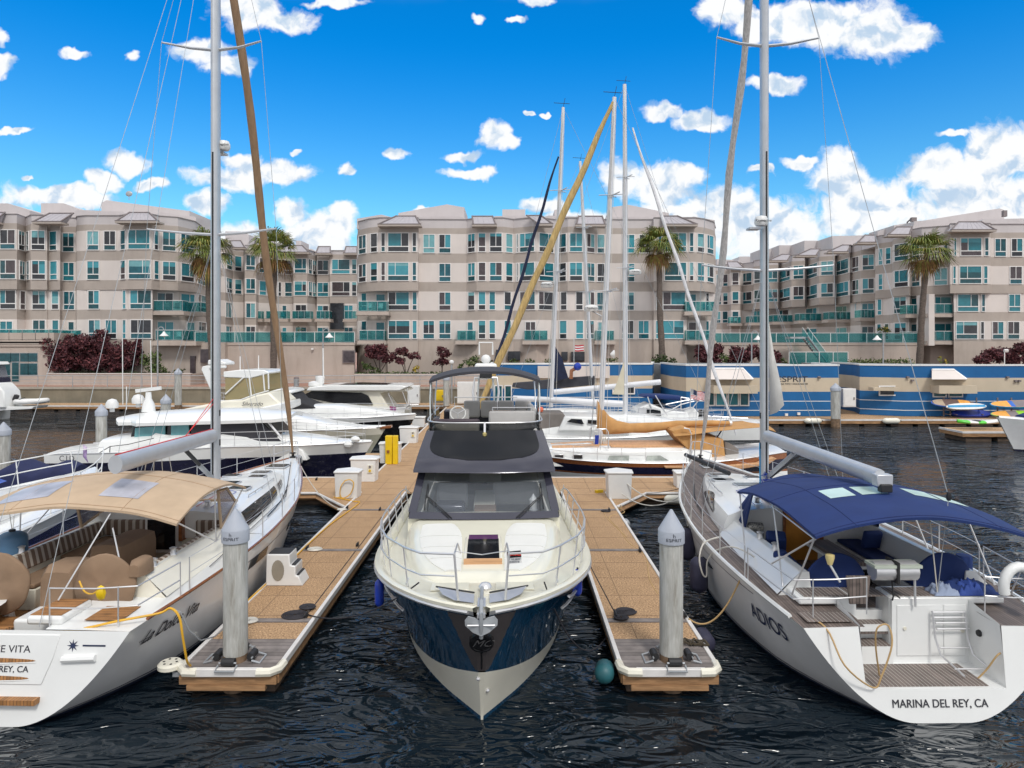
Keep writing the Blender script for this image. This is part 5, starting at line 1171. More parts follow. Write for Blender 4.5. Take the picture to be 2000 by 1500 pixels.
for x0, x1 in ((.28, 1.05), (-1.75, -.7)): m.grid([[(x0+(x1-x0)*i/4, 2.3+.75*j/3, fz(x0+(x1-x0)*i/4, 2.3+.75*j/3)+.008) for i in range(5)] for j in range(4)], mat('clear_panel', (.40, .40, .45), .35, var=.3, scale=2))
m.each('canopy_window', ldv)
m = MB()
for y in (2.0, 3.5, 4.9):
    m.tube([(-2.1, 3.4, 1.9)]+[(-2.13+4.1*k/12, y, fz(-2.13+4.1*k/12, y)-.04) for k in range(13)]+[(1.95, 3.6, 1.9)], .016, steel, 6)
m.tube([(.42, 1.0, 1.62), (.75, 2.0, fz(.75, 2)-.05)], .014, steel, 6); m.tube([(.75, 2.0, 2.6), (1.25, 1.6, 1.55)], .014, steel, 6); m.build('canopy_frame', ldv)
m = MB()
for sd in (1, -1):
    a = [(sd*1.62, 4.4, 2.78), (sd*1.55, 5.0, 2.72), (sd*1.45, 5.7, 2.25), (sd*1.6, 4.6, 1.92)]; m.add(a+[(p[0]-sd*.01, p[1], p[2]) for p in a], [(0, 1, 2, 3), (7, 6, 5, 4)], vinyl)
    for i in range(4): m.tube([a[i], a[(i+1) % 4]], .035, tanc, 5)
m.add([(-1.55, 5.0, 2.72), (1.55, 5.0, 2.72), (1.4, 5.8, 2.28), (-1.4, 5.8, 2.28)], [(0, 1, 2, 3)], vinyl); m.tube([(-1.45, 5.8, 2.26), (1.45, 5.8, 2.26)], .035, tanc, 5); m.tube([(-.5, 5.0, 2.76), (-.5, 5.8, 2.28)], .03, tanc, 5); m.tube([(.5, 5.0, 2.76), (.5, 5.8, 2.28)], .03, tanc, 5)
m.build('spray_hood', ldv)
# rails
m = MB(); hl.rail(m, .12, .93, (.62, .33), steel, r=.006, posts=7, n=24); m.build('guard_rail', ldv)
m = MB()
for sd in (1, -1):
    for z in (.62, .30): m.tube([hl.pt(t, 1, sd, -.07)+Vector((0, 0, z)) for t in (.10, .05, .02)]+[(sd*1.5, .33, 1.45+z), (sd*.75, .33, 1.45+z)], .0125, steel, 6)
    for q in ((sd*.75, .33), (sd*1.85, .38)): m.tube([(q[0], q[1], 1.44), (q[0], q[1], 2.08)], .0125, steel, 6)
    p = hl.pt(.10, 1, sd, -.07); m.tube([p, p+Vector((0, 0, .62))], .0125, steel, 6)
m.each('push_pit', ldv, per=5)
def pulpit(T, H, z=.62):
    m = MB()
    for zz in (z, z*.5): m.tube([H.pt(.93, 1, 1, -.07)+Vector((0, 0, zz)), H.pt(.98, 1, 1)+Vector((0, .05, zz)), H.pt(.98, 1, -1)+Vector((0, .05, zz)), H.pt(.93, 1, -1, -.07)+Vector((0, 0, zz))], .0125, steel, 6)
    for t in (.93, .98):
        for sd in (1, -1): p = H.pt(t, 1, sd, -.05); m.tube([p, p+Vector((0, 0, z))], .0125, steel, 6)
    m.build('pulpit', T)
    m = MB(); b = H.pt(1, 1); m.obox((0, b.y+.1, b.z-.02), (.12, .5, .1), steel); m.obox((0, b.y+.25, b.z-.12), (.3, .12, .25), galv, (.5, 0, 0)); m.build('anchor_roller', T)
pulpit(ldv, hl)
m = MB()
for x, y, z in ((1.52, 2.0, 1.90), (1.52, 2.7, 1.90), (-1.52, 2.0, 1.90), (-1.52, 2.7, 1.9), (.9, 5.4, 2.2), (-.9, 5.4, 2.2)): winch(m, (x, y, z))
m.each('winch', ldv)
m = MB(); roofloft(m, [(1.72, .09, 1.9, .2), (1.85, .15, 1.9, .27), (2.1, .15, 1.9, .27), (2.2, .09, 1.9, .2)], browncov); c_ = m.build('winch_cover', ldv); c_.location = (1.52, -.35, .0)
mp1 = rig(ldv, 7.75, 2.2, 19.5, 2.0, (.115, .17), ((9.0, 1.75), (14, 1.35)), back=[(.6, .3, 1.45), (-.6, .3, 1.45)])
def boom(T, y0, z0, y1, z1, x0=0., x1=0., r=(.14, .19), m_=None, cap_=None, wire=True):
    m = MB(); n = 14; rows = []
    A = Vector((x0, y0, z0)); B = Vector((x1, y1, z1)); d_ = (B-A).normalized(); sx = d_.cross(Vector((0, 0, 1))).normalized(); up = sx.cross(d_)
    for c in (A, B): rows.append([c+sx*r[0]*math.cos(a)+up*r[1]*math.sin(a) for a in [2*math.pi*k/n for k in range(n)]])
    m.grid(rows, m_ or alu, True); m.add(rows[1], [tuple(range(n))], cap_ or alu); m.add(rows[0], [tuple(range(n))], alu); m.tube([A+up*r[1], B+up*r[1]*1.02], .014, red, 5) if wire else None
    return m.build('boom', T)
boom(ldv, 7.55, 3.58, 2.35, 3.72, 0, .58, (.135, .18))
m = MB(); m.tube([(0.0, 7.55, 2.45), (.12, 5.9, 3.45)], .05, rub, 8); m.tube([(.0, 7.55, 2.45), (.06, 6.7, 2.95)], .062, galv, 8); m.build('vang', ldv)
m = MB()
for k in range(4): m.tube([(.2+.02*k, 5.0-.35*k, 3.45), (.3-.25*k, 5.2-.1*k, 2.25)], .009, rope, 4)
m.tube([(.55, 2.5, 3.9), mp1(19)], .006, galv, 4); m.tube([(.1, 5.9, 3.75), mp1(4.65)], .011, red, 4); m.tube([(.16, 5.7, 3.75), mp1(4.5)], .011, red, 4); m.build('running_rope', ldv)
def rooflines(T, LCs, H):
    m = MB()
    for sd in (1, -1): pts = [roof_pt(LCs, y, .60, sd, .05) for y in (6.6, 7.2, 7.9, 8.6, 9.4)]; m.tube(pts, .014, steel, 5); [m.tube([p, p-Vector((0, 0, .06))], .012, steel, 5) for p in pts]
    m.build('hand_rail', T)
    m = MB()
    for sd in (1, -1): m.tube([H.pt(t, 1, sd, -.42)+Vector((0, 0, .06)) for t in (.46, .52, .58, .64, .70)], .016, rub, 4)
    m.build('sheet_track', T)
    m = MB()
    for k, c_ in enumerate((rope, roped, red, rope, fendb)):
        for sd in (1, -1): m.tube([Vector((sd*.08, 7.5, 2.25))]+[roof_pt(LCs, y, .93-.05*k, sd, .02) for y in (7.0, 6.4, 5.8, 5.4)], .008, c_, 4)
    m.tube([H.pt(.93, 1, 1, -.3)+Vector((0, 0, .05)), H.pt(.6, 1, 1, -.35)+Vector((0, 0, .07)), H.pt(.2, 1, 1, -.3)+Vector((0, 0, .05))], .010, roped, 4)
    m.build('deck_line', T)
rooflines(ldv, LC, hl)
# furled brown headsail on the forestay
fs0 = Vector((0, 13.75, 2.05)); fs1 = mp1(19.3)
pts = [fs0.lerp(fs1, k/22)+Vector((.05*math.sin(k*.55), 0, 0)) for k in range(23)]
rs = [.03, .055]+[.085+.035*math.sin(min(1, k/7)*1.57)+.008*math.sin(k*2.3) for k in range(21)]
MB().tube(pts, rs, browns, 10).build('furled_headsail', ldv)
m = MB(); m.lathe([(.04, 0), (.12, .02), (.12, .04), (.05, .06), (.05, .14), (.12, .16), (.12, .18), (.04, .2)], (0, 13.75, 1.98), rub, 12); m.build('furler_drum', ldv)
radar(ldv, (.13, 7.95, 11.35-.0), 'Raymarine', .17)
# hose and mooring rope of the left boat
def wp(T, *pts): return [inv(T) @ Vector(p) for p in pts]
m = MB(); m.tube([P(0, 1234, 11.1), P(90, 1234, 11.05), P(150, 1230, 11.05), (P(230, 1213, 11.1)), P(310, 1198, 11.3), P(333, 1188, 11.35), P(350, 1205, 11.3), P(357, 1245, 11.3), P(365, 1290, 11.4), P(372, 1300, 11.6)], .02, yrope, 6); tag(m.build('water_hose'), 'yellow hose lying across the stern of the tan canopy sailboat down to the dock', 'hose')
m = MB(); m.tube([P(336, 1188, 11.4), P(352, 1195, 11.35), P(370, 1232, 11.4), P(392, 1251, 11.6), P(420, 1243, 12.3), gz(440, 1225)], .012, galv, 6); tag(m.build('mooring_rope'), 'grey mooring rope sagging from the tan canopy sailboat to the left finger', 'rope')
m = MB(); m.tube([P(155, 1135, 11.45), P(165, 1155, 11.3), P(180, 1160, 11.2), P(195, 1150, 11.2)], .014, yrope, 6); m.sphere(P(197, 1158, 11.1), .085, yel, 8, (1, .7, 1.5)); tag(m.build('heaving_line'), 'yellow heaving line bag tied to the stern rail of the tan canopy sailboat', 'line bag')
m = MB(); m.tube(arc(P(585, 905, 24.4), gz(672, 996), .35), .014, rope, 5); tag(m.build('mooring_rope'), 'pale mooring rope from the bow of the tan canopy sailboat to the dock corner', 'rope')
# ================================================================ RIGHT SAILBOAT (blue canopy)
ad = thing('sailboat', 'large white sailboat with blue canopy and weathered teak deck, stern towards the viewer at right', 'sailboat', (6.85, 10.85, 0), R(.83), 'large sailboats moored beside the dock fingers')
ha = Hull(13.9, BS, BW, ZS, FLS, (0, -.5), (.25, 0))
sailhull(ad, ha, grayhull, inkb, gel, transom=False)
m = decks(ad, ha, ((0, 1.13), (1.0, 1.13), (1.6, 1.6), (5.2, 1.45)), greyteak); m.build('teak_deck', ad)
m = MB(); ha.edge(m, gel, .04, .03, .99, .995, dz=.02); m.build('toe_rail', ad)
m = MB(); out = [ha.pt(0, (j/20)**2, 1) for j in range(21)]; po = [(p.x, p.z) for p in out]
poly = po+[(1.12, 1.44), (1.08, .50), (-1.18, .50), (-1.22, 1.44)]+[(-a, b) for a, b in reversed(po)]
m.add([(a, yt(b), b) for a, b in poly], [tuple(range(len(poly)))], gel)
for x in (-1.2, 1.1): m.add([(x, yt(.5), .5), (x, 1.05, .5), (x, 1.05, 1.6), (x, yt(1.44), 1.46)], [(0, 1, 2, 3)], gel)
m.box(-1.2, -.87, 1.0, 1.08, .5, 1.6, gel); m.box(-.24, 1.1, 1.0, 1.08, .5, 1.6, gel); m.box(-.87, -.24, 1.3, 1.4, .5, 1.3, gel); m.box(-.90, -.86, 1.08, 1.5, .5, 1.6, gel); m.box(-.25, -.21, 1.081, 1.5, .5, 1.6, gel); m.box(-.86, -.25, .95, 1.29, .5, .80, gel); m.box(-.86, -.25, 1.1, 1.8, 1.0, 1.12, gel)
m.box(-1.2, 1.1, yt(.5), 1.0, .42, .5, gel); m.build('transom', ad)
m = MB(); m.box(-1.05, .85, .16, .92, .502, .515, greyteakx); m.box(-.84, -.27, .96, 1.27, .802, .812, greyteakx); m.box(-.84, -.27, 1.12, 1.7, 1.122, 1.132, greyteakx)
m.box(-2.0, -1.25, .38, .78, 1.462, 1.472, greyteakx); m.box(-1.75, -.95, 1.08, 1.5, 1.62, 1.632, greyteakx); m.box(-.9, -.3, 1.08, 1.5, 1.62, 1.632, greyteakx) ; m.box(-.15, .65, 1.08, 1.5, 1.62, 1.632, greyteakx); m.box(.75, 1.6, 1.08, 1.5, 1.62, 1.632, greyteakx); m.each('teak_pad', ad)
m = MB(); m.box(-1.85, -.88, 1.02, 1.6, 1.5, 1.618, gel); m.box(-.22, 1.75, 1.02, 1.6, 1.5, 1.618, gel); m.each('stern_seat', ad, bev=.03)
m = MB(); m.box(-.16, .62, .985, .998, .62, 1.5, gel); m.box(.66, 1.04, .985, .998, .62, 1.5, gel); m.each('locker_door', ad, bev=.008)
for x, z in ((-.03, 1.1), (.98, 1.05)): MB().lathe([(.03, 0), (.03, .02)], (x, .965, z), gel2, 10, 'y').build('latch', ad)
text('MARINA DEL REY, CA', .175, ink, ad, (-.02, yt(.28)-.008, .285), 'port_lettering', rx=80, sxy=.92)
text('ADIOS', .42, inkb, ad, None, 'hull_lettering', fn=on_hull(ha, 1.72, .93, -1, -1, -.0), sxy=.95, bold=.004)
well(ad, greyteak, gel)
m = MB(); LA = [(5.1, 1.86, 1.54, .64), (6.3, 1.76, 1.58, .64), (7.6, 1.52, 1.62, .52), (9.2, 1.12, 1.68, .36), (10.6, .70, 1.76, .2), (11.5, .35, 1.80, .05)]
roofloft(m, LA, gel); m.build('coachroof', ad)
m = MB()
for sd in (1, -1): m.grid([[roof_pt(LA, 6.2+.28*k, .12+(.30*a+.02)*(1-((k-4)/4.6)**2)+.05, sd, .008) for k in range(9)] for a in (0, .35, .7, 1)], darkgl)
for y in (4.3, 5.0):
    m.obox((-1.66, y, 1.74), (.03, .34, .14), darkgl, (0, -.25, 0)); m.obox((1.66, y, 1.74), (.03, .34, .14), darkgl, (0, .25, 0))
m.each('cabin_window', ad)
m = MB()
for sd in (-1,): m.grid([[ha.at(4.3+.09*i, 1.05+.07*a*(1-((i-5)/5.3)**2)+.0, sd, .007) for i in range(11)] for a in (-1, 0, 1)], darkgl)
m.grid([[ha.at(2.0+.2*i, z_, -1, .006) for i in range(40)] for z_ in (1.33, 1.345)], ink); m.build('hull_window', ad)
hatches(ad, LA, [(0, 12.2, .5, .45), (-.35, 10.2, .5, .28), (-.55, 9.1, .55, .3), (-.2, 8.0, .7, .4), (.5, 9.6, .4, .3)], ha)
wheelcover(ad, -.92, 1.62, 1.66, .56, bluec); wheelcover(ad, 1.05, 1.62, 1.66, .56, bluec)
m = MB(); m.box(-.2, .22, 2.7, 4.3, 1.62, 1.70, greyteak); m.box(-.26, .28, 2.65, 4.35, 1.56, 1.618, gel); m.box(-.1, .1, 2.9, 4.1, 1.0, 1.56, gel); m.build('cockpit_table', ad, bev=.01)
m = MB(); m.box(-.25, .27, 2.58, 2.64, 1.28, 1.58, black); m.build('chart_display', ad, bev=.01); text('Raymarine', .055, whitep, ad, (.0, 2.574, 1.53), 'display_lettering')
m = MB()
for sd in (1, -1): m.box(*sorted((sd*.82, sd*1.36)), C0+.6, C1-.02, 1.402, 1.49, bluec)
m.obox((1.15, 4.2, 1.72), (.42, .14, .42), bluec, (.3, 0, .1)); m.obox((-1.1, 3.9, 1.75), (.40, .30, .44), bluec, (.4, 0, -.3)); m.obox((-1.3, 3.0, 1.62), (.3, .7, .28), bluec, (.1, 0, 0)); m.each('cushion', ad, bev=.05)
m = MB(); m.obox((-1.28, 4.6, 1.78), (.34, .2, .44), mat('patterned_cushion', (.02, .03, .06), .9, c2=(.5, .48, .42), scale=28), (.3, 0, -.2)); m.build('patterned_cushion', ad, bev=.05)
m = MB(); rnd = random.Random(2)
def lump(x0, x1, y0, y1, hh, mt_, s_):
    m.grid([[(x0+(x1-x0)*i/22+.02*math.sin(j*1.3+s_), y0+(y1-y0)*j/12, 1.635+hh*(max(0, math.sin(math.pi*i/22))**.5)*(max(0, math.sin(math.pi*j/12))**.5)*(.72+.22*math.sin(i*1.1+s_)*math.cos(j*.9+i*.25)+.10*math.sin(i*2.7+j*1.9))) for i in range(23)] for j in range(13)], mt_)
lump(.62, 1.75, 1.08, 1.52, .24, bluec, 1); lump(1.0, 1.45, 1.04, 1.4, .28, bluec2, 3); lump(.55, 1.0, 1.04, 1.4, .2, mat('folded_cloth', (.30, .36, .50), .9), 5)
m.build('folded_cover', ad, sharp=70)
m = MB(); m.box(-.40, .42, 5.08, 5.19, 1.0, 2.1, mat('orange_door', (.50, .20, .02), .5, var=.2)); m.build('companionway_door', ad); m = MB(); m.box(-.46, -.405, 5.04, 5.2, 1.0, 2.15, wood); m.box(.425, .48, 5.04, 5.2, 1.0, 2.15, wood); m.each('companionway_trim', ad)
# deck gear: grill on the stern rail, board, cup, ladder
m = MB(); m.tube([(-.62, .95, 2.12), (.12, .95, 2.12)], .17, steel, 12); m.box(-.66, .16, .78, 1.12, 2.20, 2.25, mat('grill_lid', (.50, .55, .47), .5)); m.box(-.28, -.24, .76, 1.14, 1.94, 2.30, rub); m.build('grill', ad)
m = MB(); m.tube([(.12, .95, 2.1), (.12, .92, 1.5)], .022, steel, 6); m.tube([(-.3, .9, 1.98), (-.3, .86, 1.7), (-.35, .8, 1.66)], .015, rub, 6); m.tube([(-.3, .9, 1.75), (-.2, .82, 1.68)], .012, rub, 6); m.build('grill_mount', ad)
m = MB(); m.prism([(-1.12, 1.62), (-.82, 1.62), (-.76, 2.10), (-1.18, 2.10)], .72, .76, greyteak, 'y'); m.build('fillet_board', ad, bev=.01)
m = MB(); m.lathe([(.04, 0), (.075, .12), (.075, .17), (.05, .18)], (-1.35, .95, 2.22), mat('lamp_cream', (.75, .62, .28), .4), 12); m.tube([(-1.35, .95, 2.22), (-1.22, .85, 1.95)], .02, steel, 6); m.build('stern_lamp', ad)
m = MB()
for x in (.42, .98): m.tube([(x, .93, 1.42), (x+.02, .88, .98), (x+.06, .80, .72), (x+.15, .45, .60), (x+.17, .35, .56)], .018, steel, 7)
for k, (y, z) in enumerate(((.92, 1.40), (.92, 1.31), (.91, 1.22), (.90, 1.12), (.84, .82), (.5, .62))): m.tube([(.42+.02*k, y, z), (.98+.02*k, y, z)], .018 if k < 4 else .014, steel, 6)
m.build('boarding_ladder', ad)
m = MB(); m.lathe([(.05, 0), (.06, .03), (.05, .06)], (1.06, .72, 1.12), rub, 10, 'x'); m.build('shore_socket', ad)
m = MB(); m.tube([P(1972, 1271, 11.2), P(1950, 1278, 11.1), P(1925, 1310, 11.2), P(1895, 1335, 11.3), P(1850, 1345, 11.25), P(1780, 1335, 11.3), P(1725, 1325, 11.35), P(1715, 1300, 11.2), P(1710, 1250, 11.0), P(1715, 1225, 10.95), P(1735, 1222, 10.95), P(1742, 1260, 10.85), P(1722, 1320, 10.85), P(1705, 1343, 10.85), P(1650, 1300, 10.8), P(1612, 1225, 11.1), P(1560, 1200, 11.6), P(1500, 1172, 12.3)], .014, ropet, 6); tag(m.build('shore_cable'), 'tan shore power cable looped over the stern of the blue canopy sailboat', 'cable')
m = MB(); m.tube(arc(P(1448, 1126, 13.4), gz(1345, 1213)+Vector((0, 0, .05)), .42, 14), .018, ropet, 6); tag(m.build('mooring_rope'), 'tan mooring rope sagging from the blue canopy sailboat to the right finger', 'rope')
for k, (a, b, sg) in enumerate(((P(1372, 958, 22.5), P(1225, 945, 24.5), .5), (P(1362, 940, 23.2), P(1215, 965, 24.3), .6))): tag(MB().tube(arc(a, b, sg, 12), .02, rope, 6).build('mooring_rope'), ('upper', 'lower')[k]+' white bow rope from the blue canopy sailboat to the white dock box', 'rope')
tag(MB().tube(arc(P(1370, 940, 23.2), P(1262, 963, 25.4), .1, 8), .012, roped, 6).build('mooring_rope'), 'dark bow rope from the blue canopy sailboat to the cross dock', 'rope')
m = MB(); c_ = P(1372, 1090, 14.9)
m.tube([P(1408, 1048, 15.1), P(1376, 1060, 15.1), P(1366, 1090, 15), P(1372, 1120, 15), P(1380, 1125, 15), P(1382, 1095, 15), P(1400, 1075, 14.8), P(1440, 1070, 14.2), P(1500, 1110, 13.8), P(1520, 1160, 13.2), P(1600, 1158, 12.4)], .018, rope, 6); tag(m.build('water_hose'), 'white hose looped over the left side deck of the blue canopy sailboat', 'hose')
m = MB(); m.tube([P(1250, 1105, 15.6), P(1300, 1150, 14.6), P(1345, 1165, 14.6), P(1385, 1140, 14.5), P(1400, 1100, 14.5)], .012, rope, 5); tag(m.build('mooring_rope'), 'thin white rope hanging behind the right concrete pile', 'rope') if False else bpy.data.objects.remove(m.build('x'))
# canopy
def fa(x, y): return 3.30-.20*((y-2.4)/1.9)**2*(1 if y > 2.4 else .9)-.10*x*x+.014*math.sin(3.6*x+2*y)*math.cos(2.2*y)-.018*abs(math.sin(1.65*(y-.6)))*(1-abs(x)/2.6)
m = MB(); canopy(m, -1.78, 2.0, .55, 4.35, fa, bluec, 40, 30, edge=.045)
seams(ad, 'canopy_seam', fa, -1.78, 2.0, .55, 4.35, (.62, 2.45, 4.27), (-1.1, 1.35), mat('blue_seam', (.008, .018, .09), .9))
m.build('canopy', ad, sharp=60)
def fd(x, y): return 3.07-.26*max(0, (y-4.9)/1.0)**2-.20*x*x*.75
m = MB(); dr = [[Vector((-1.45+2.9*i/24, 4.2+1.35*j/12, fd(-1.45+2.9*i/24, 4.2+1.35*j/12))) for i in range(25)] for j in range(13)]
for j, r_ in enumerate(dr):
    for p in r_: p.x *= 1-.34*(j/12)**1.3; p.z -= .10*(j/12)**2
m.grid(dr, bluec); m.grid([[p-Vector((0, 0, .05)) for p in r_] for r_ in dr[-1:]]+[dr[-1]], bluec)
m.build('spray_hood', ad, sharp=60)
for sd in (-1, 1):
    m = MB(); a = [(sd*1.44, 4.2, 2.90), (sd*.97, 5.5, 2.62), (sd*1.42, 5.5, 2.08), (sd*1.52, 4.6, 1.80)]; m.grid([[Vector(a[0]).lerp(Vector(a[1]), k/8)+Vector((sd*.02*math.sin(k*2.2), 0, 0)) for k in range(9)], [Vector(a[3]).lerp(Vector(a[2]), k/8)+Vector((sd*.05*math.sin(k*2.2), 0, 0)) for k in range(9)]], bluec); m.build('side_curtain', ad, solid=.01)
m = MB()
for x0, x1 in ((-.95, -.48), (-.36, .12), (.62, 1.1), (1.16, 1.64)): m.grid([[(x0+(x1-x0)*i/4, 1.75+.5*j/3, fa(x0+(x1-x0)*i/4, 1.75+.5*j/3)+.008) for i in range(5)] for j in range(4)], mat('pale_panel', (.50, .66, .62), .3))
m.each('canopy_window', ad)
m = MB()
for y, yb in ((.62, 1.2), (2.4, 1.6), (4.25, 3.5)):
    m.tube([(-1.9, yb, 1.62)]+[(-1.76+3.7*k/12, y, fa(-1.76+3.7*k/12, y)-.04) for k in range(13)]+[(2.0, yb, 1.62)], .016, steel, 6)
m.tube([(-1.74, .65, 2.74), (-1.62, 3.4, 2.84)], .016, steel, 6); m.tube([(-1.95, 2.0, 1.9), (-1.74, .65, 2.76)], .016, steel, 6); m.build('canopy_frame', ad)
m = MB(); ha.rail(m, .16, .93, (.62, .33), steel, r=.006, posts=8, n=24); m.build('guard_rail', ad)
m = MB()
for sd in (1, -1):
    for z in (.62, .30): m.tube([ha.pt(t, 1, sd, -.07)+Vector((0, 0, z)) for t in (.15, .08, .03)]+[(sd*1.5, .5, 1.50+z), (sd*.9+(0 if sd < 0 else .2), .6, 1.50+z)], .0125, steel, 6)
    for q in ((sd*.9+(0 if sd < 0 else .2), .6), (sd*1.85, .5)): m.tube([(q[0], q[1], 1.5), (q[0], q[1], 2.12)], .0125, steel, 6)
    p = ha.pt(.15, 1, sd, -.07); m.tube([p, p+Vector((0, 0, .62))], .0125, steel, 6)
m.each('push_pit', ad, per=5); pulpit(ad, ha)
lr = MB(); lr.tube([(1.62+.26*math.cos(a), .52, 1.98+.33*math.sin(a)) for a in [k*math.pi/10-1.2 for k in range(16)]], .085, gel, 10); o = lr.build('life_ring', ad)
m = MB(); m.lathe([(.13, 0), (.15, .1), (.15, .3), (.13, .36)], (1.9, 2.3, 1.6), bluec, 12); m.lathe([(.10, 0), (.12, .1), (.12, .3), (.1, .34)], (-1.55, 2.6, 1.6), bluec, 12); m.each('sheet_bag', ad)
m = MB()
for x, y, z in ((1.5, 2.0, 1.90), (-1.52, 2.9, 1.90), (-1.52, 3.7, 1.9), (.9, 5.5, 2.24), (-.9, 5.5, 2.24)): winch(m, (x, y, z))
m.each('winch', ad)
rooflines(ad, LA, ha)
mp2 = rig(ad, 7.4, 2.15, 19.8, 2.0, (.105, .16), ((8.0, 1.75), (14.0, 1.35)), back=None)
bs_ = Vector((.95, .9, 3.25)); m = MB(); m.tube([mp2(19.5), (0.95, 1.3, 3.3)], .008, galv, 4); m.tube([(.55, 1.25, 3.2), (.62, 1.1, 1.65)], .012, rope, 5); m.tube([(.95, 1.3, 3.3), (.62, 1.1, 1.65)], .008, galv, 4); m.lathe([(.03, 0), (.05, .05), (.03, .15)], (.95, 1.3, 3.24), rub, 8); m.build('backstay', ad)
boom(ad, 7.2, 3.60, 1.9, 3.53, 0, .05, (.12, .16), wire=False); m = MB(); m.box(-.10, .2, 1.72, 1.92, 3.40, 3.62, alu); m.box(-.06, .16, 1.66, 1.80, 3.30, 3.45, rub); m.build('boom_end', ad, bev=.02)
m = MB(); m.tube([(0, 7.25, 2.5), (.02, 5.6, 3.4)], .055, galv, 8); m.tube([(0.1, 7.25, 2.5), (.11, 5.4, 3.4)], .03, rub, 8); m.build('vang', ad)
m = MB()
for k in range(14): m.tube([(-.1+.05*math.sin(k*2), 7.2+.05*math.cos(k), 2.2+.03*k), (.15*math.sin(k), 7.0, 2.15+.04*k), (.12*math.cos(k*3), 7.45, 2.3+.03*k)], .012, fendb, 4)
m.tube([(-.11, 7.4, 2.3), (-.12, 7.4, 3.4)], .02, skyb, 5); m.build('blue_rope', ad)
fs0 = Vector((0, 13.3, 2.05)); fs1 = mp2(19.0); fl_ = [fs0.lerp(fs1, k/22)+Vector((.04*math.sin(k*.9), 0, 0)) for k in range(23)]; rs = [.03, .05]+[.078+.025*math.sin(min(1, k/6)*1.57)+.016*math.sin(k*2.1) for k in range(21)]
MB().tube(fl_, rs, mat('pale_sail', (.50, .48, .47), .9, var=.25, bump=.5, bscale=6, sx=(6, 6, 1.2), scale=4), 10).build('furled_headsail', ad)
MB().lathe([(.04, 0), (.11, .02), (.11, .04), (.05, .06), (.05, .12), (.11, .14), (.04, .17)], (0, 13.3, 1.98), rub, 12).build('furler_drum', ad)
radar(ad, (-.20, 7.1, 9.15), 'Raymarine', .17)
m = MB(); m.tube([(-.35, 9.2, 2.25), (-.7, 12.6, 2.25)], .07, rub, 8); m.build('spinnaker_pole', ad)
m = MB(); m.add([(.12, 7.35, 4.15), (.30, 7.3, 4.22), (.47, 7.25, 4.42), (.40, 7.3, 5.0), (.24, 7.35, 5.8), (.13, 7.4, 6.6), (.115, 7.4, 6.6)], [(0, 1, 2, 3, 4, 5, 6)], mat('worn_sail', (.62, .61, .58), .9, var=.12)); m.build('storm_sail', ad, solid=.02)
# ================================================================ CENTRAL FLYBRIDGE YACHT (bow towards the viewer)
yt_ = thing('motor_yacht', 'navy and ivory flybridge motor yacht with for sale sign, bow towards the viewer', 'motor yacht', (-.94, 25.0, 0), math.pi+.0327)
YI = inv(yt_)
def W(*p): return YI @ Vector(p)
def WP(u, v, D): return YI @ P(u, v, D)
def WG(u, v, z): return YI @ G(u, v, z)
hy = Hull(15.0, ((0, 2.0), (.3, 2.15), (.67, 2.17), (.76, 2.12), (.84, 1.92), (.905, 1.52), (.945, 1.12), (.967, .83), (.985, .50), (.995, .24), (1, .12)),
          ((0, 1.95), (.5, 1.92), (.70, 1.72), (.80, 1.42), (.87, 1.08), (.93, .66), (.97, .30), (1, .02)),
          ((0, 1.55), (.4, 1.6), (.67, 1.74), (.85, 1.92), (1, 2.10)), ((0, .9), (.6, 1.1), (.85, 1.35), (1, 1.5)), (0, -.95), (0, 0))
HB = ((0, .14), (.6, .15), (.8, .19), (.9, .26), (.96, .36), (1, .46))
m = MB(); ts = [1-(1-i/46)**1.8 for i in range(47)]
hy.skin(m, [(-.4, .035, navyb, 3), (.035, HB, gel2, 5), (HB, .965, navyb, 10), (.965, 1.0, steel, 1)], ts=ts); hy.transom(m, navyb); m.grid([[hy.pt(1, h_, 1), hy.pt(1, h_, -1)] for h_ in [-.3+.76*k/8 for k in range(9)]], gel2); m.build('hull', yt_)
# graphite bow panel and emblem
m = MB(); gh = mat('graphite_bow', (.075, .065, .065), .18, var=.05, coat=.5)
for sd in (1, -1):
    rows = []
    for j in range(13):
        h = .475+.485*j/12; xt = .085+(.50-.085)*((j/12)**.9); t0 = 1.0
        for _ in range(60):
            if hy.pt(t0, h).x >= xt: break
            t0 -= .0015
        rows.append([hy.pt(t0+(1-t0)*i/8, h, sd, .006)+Vector((0, .005, 0)) for i in range(9)])
    m.grid(rows, gh)
m.add([hy.pt(1, .475, -1, .008)+Vector((0, .008, 0)), hy.pt(1, .475, 1, .008)+Vector((0, .008, 0)), hy.pt(1, .96, 1, .008)+Vector((0, .008, 0)), hy.pt(1, .96, -1, .008)+Vector((0, .008, 0))], [(0, 1, 2, 3)], gh)
m.build('bow_panel', yt_)
ec = hy.pt(1, .74, 1); ec.x = 0; sl = math.atan2(.95, 2.1)
e = MB(); 
def em(px_, pz_, d_): return Vector((px_, ec.y+d_*math.cos(sl)+pz_*math.sin(sl), ec.z-d_*math.sin(sl)+pz_*math.cos(sl)))
e.grid([[em(r_*math.cos(a), r_*math.sin(a), d_) for a in [2*math.pi*k/28 for k in range(28)]] for r_, d_ in ((.185, -.15), (.185, .04), (.155, .05), (.150, .035), (.01, .035))], black, True); e.build('emblem_disc', yt_)
from mathutils import Euler
text('MC', .19, mat('emblem_grey', (.22, .21, .21), .3, metal=.5), yt_, None, 'emblem_letters', shear=.5, fn=lambda a, b: em(-a, b, .043), sxy=1.05)
m = MB(); m.tube([em(0, -.17, .012), em(0, -.56, .012)], .013, black, 6); m.build('bow_slot', yt_)
m = MB()
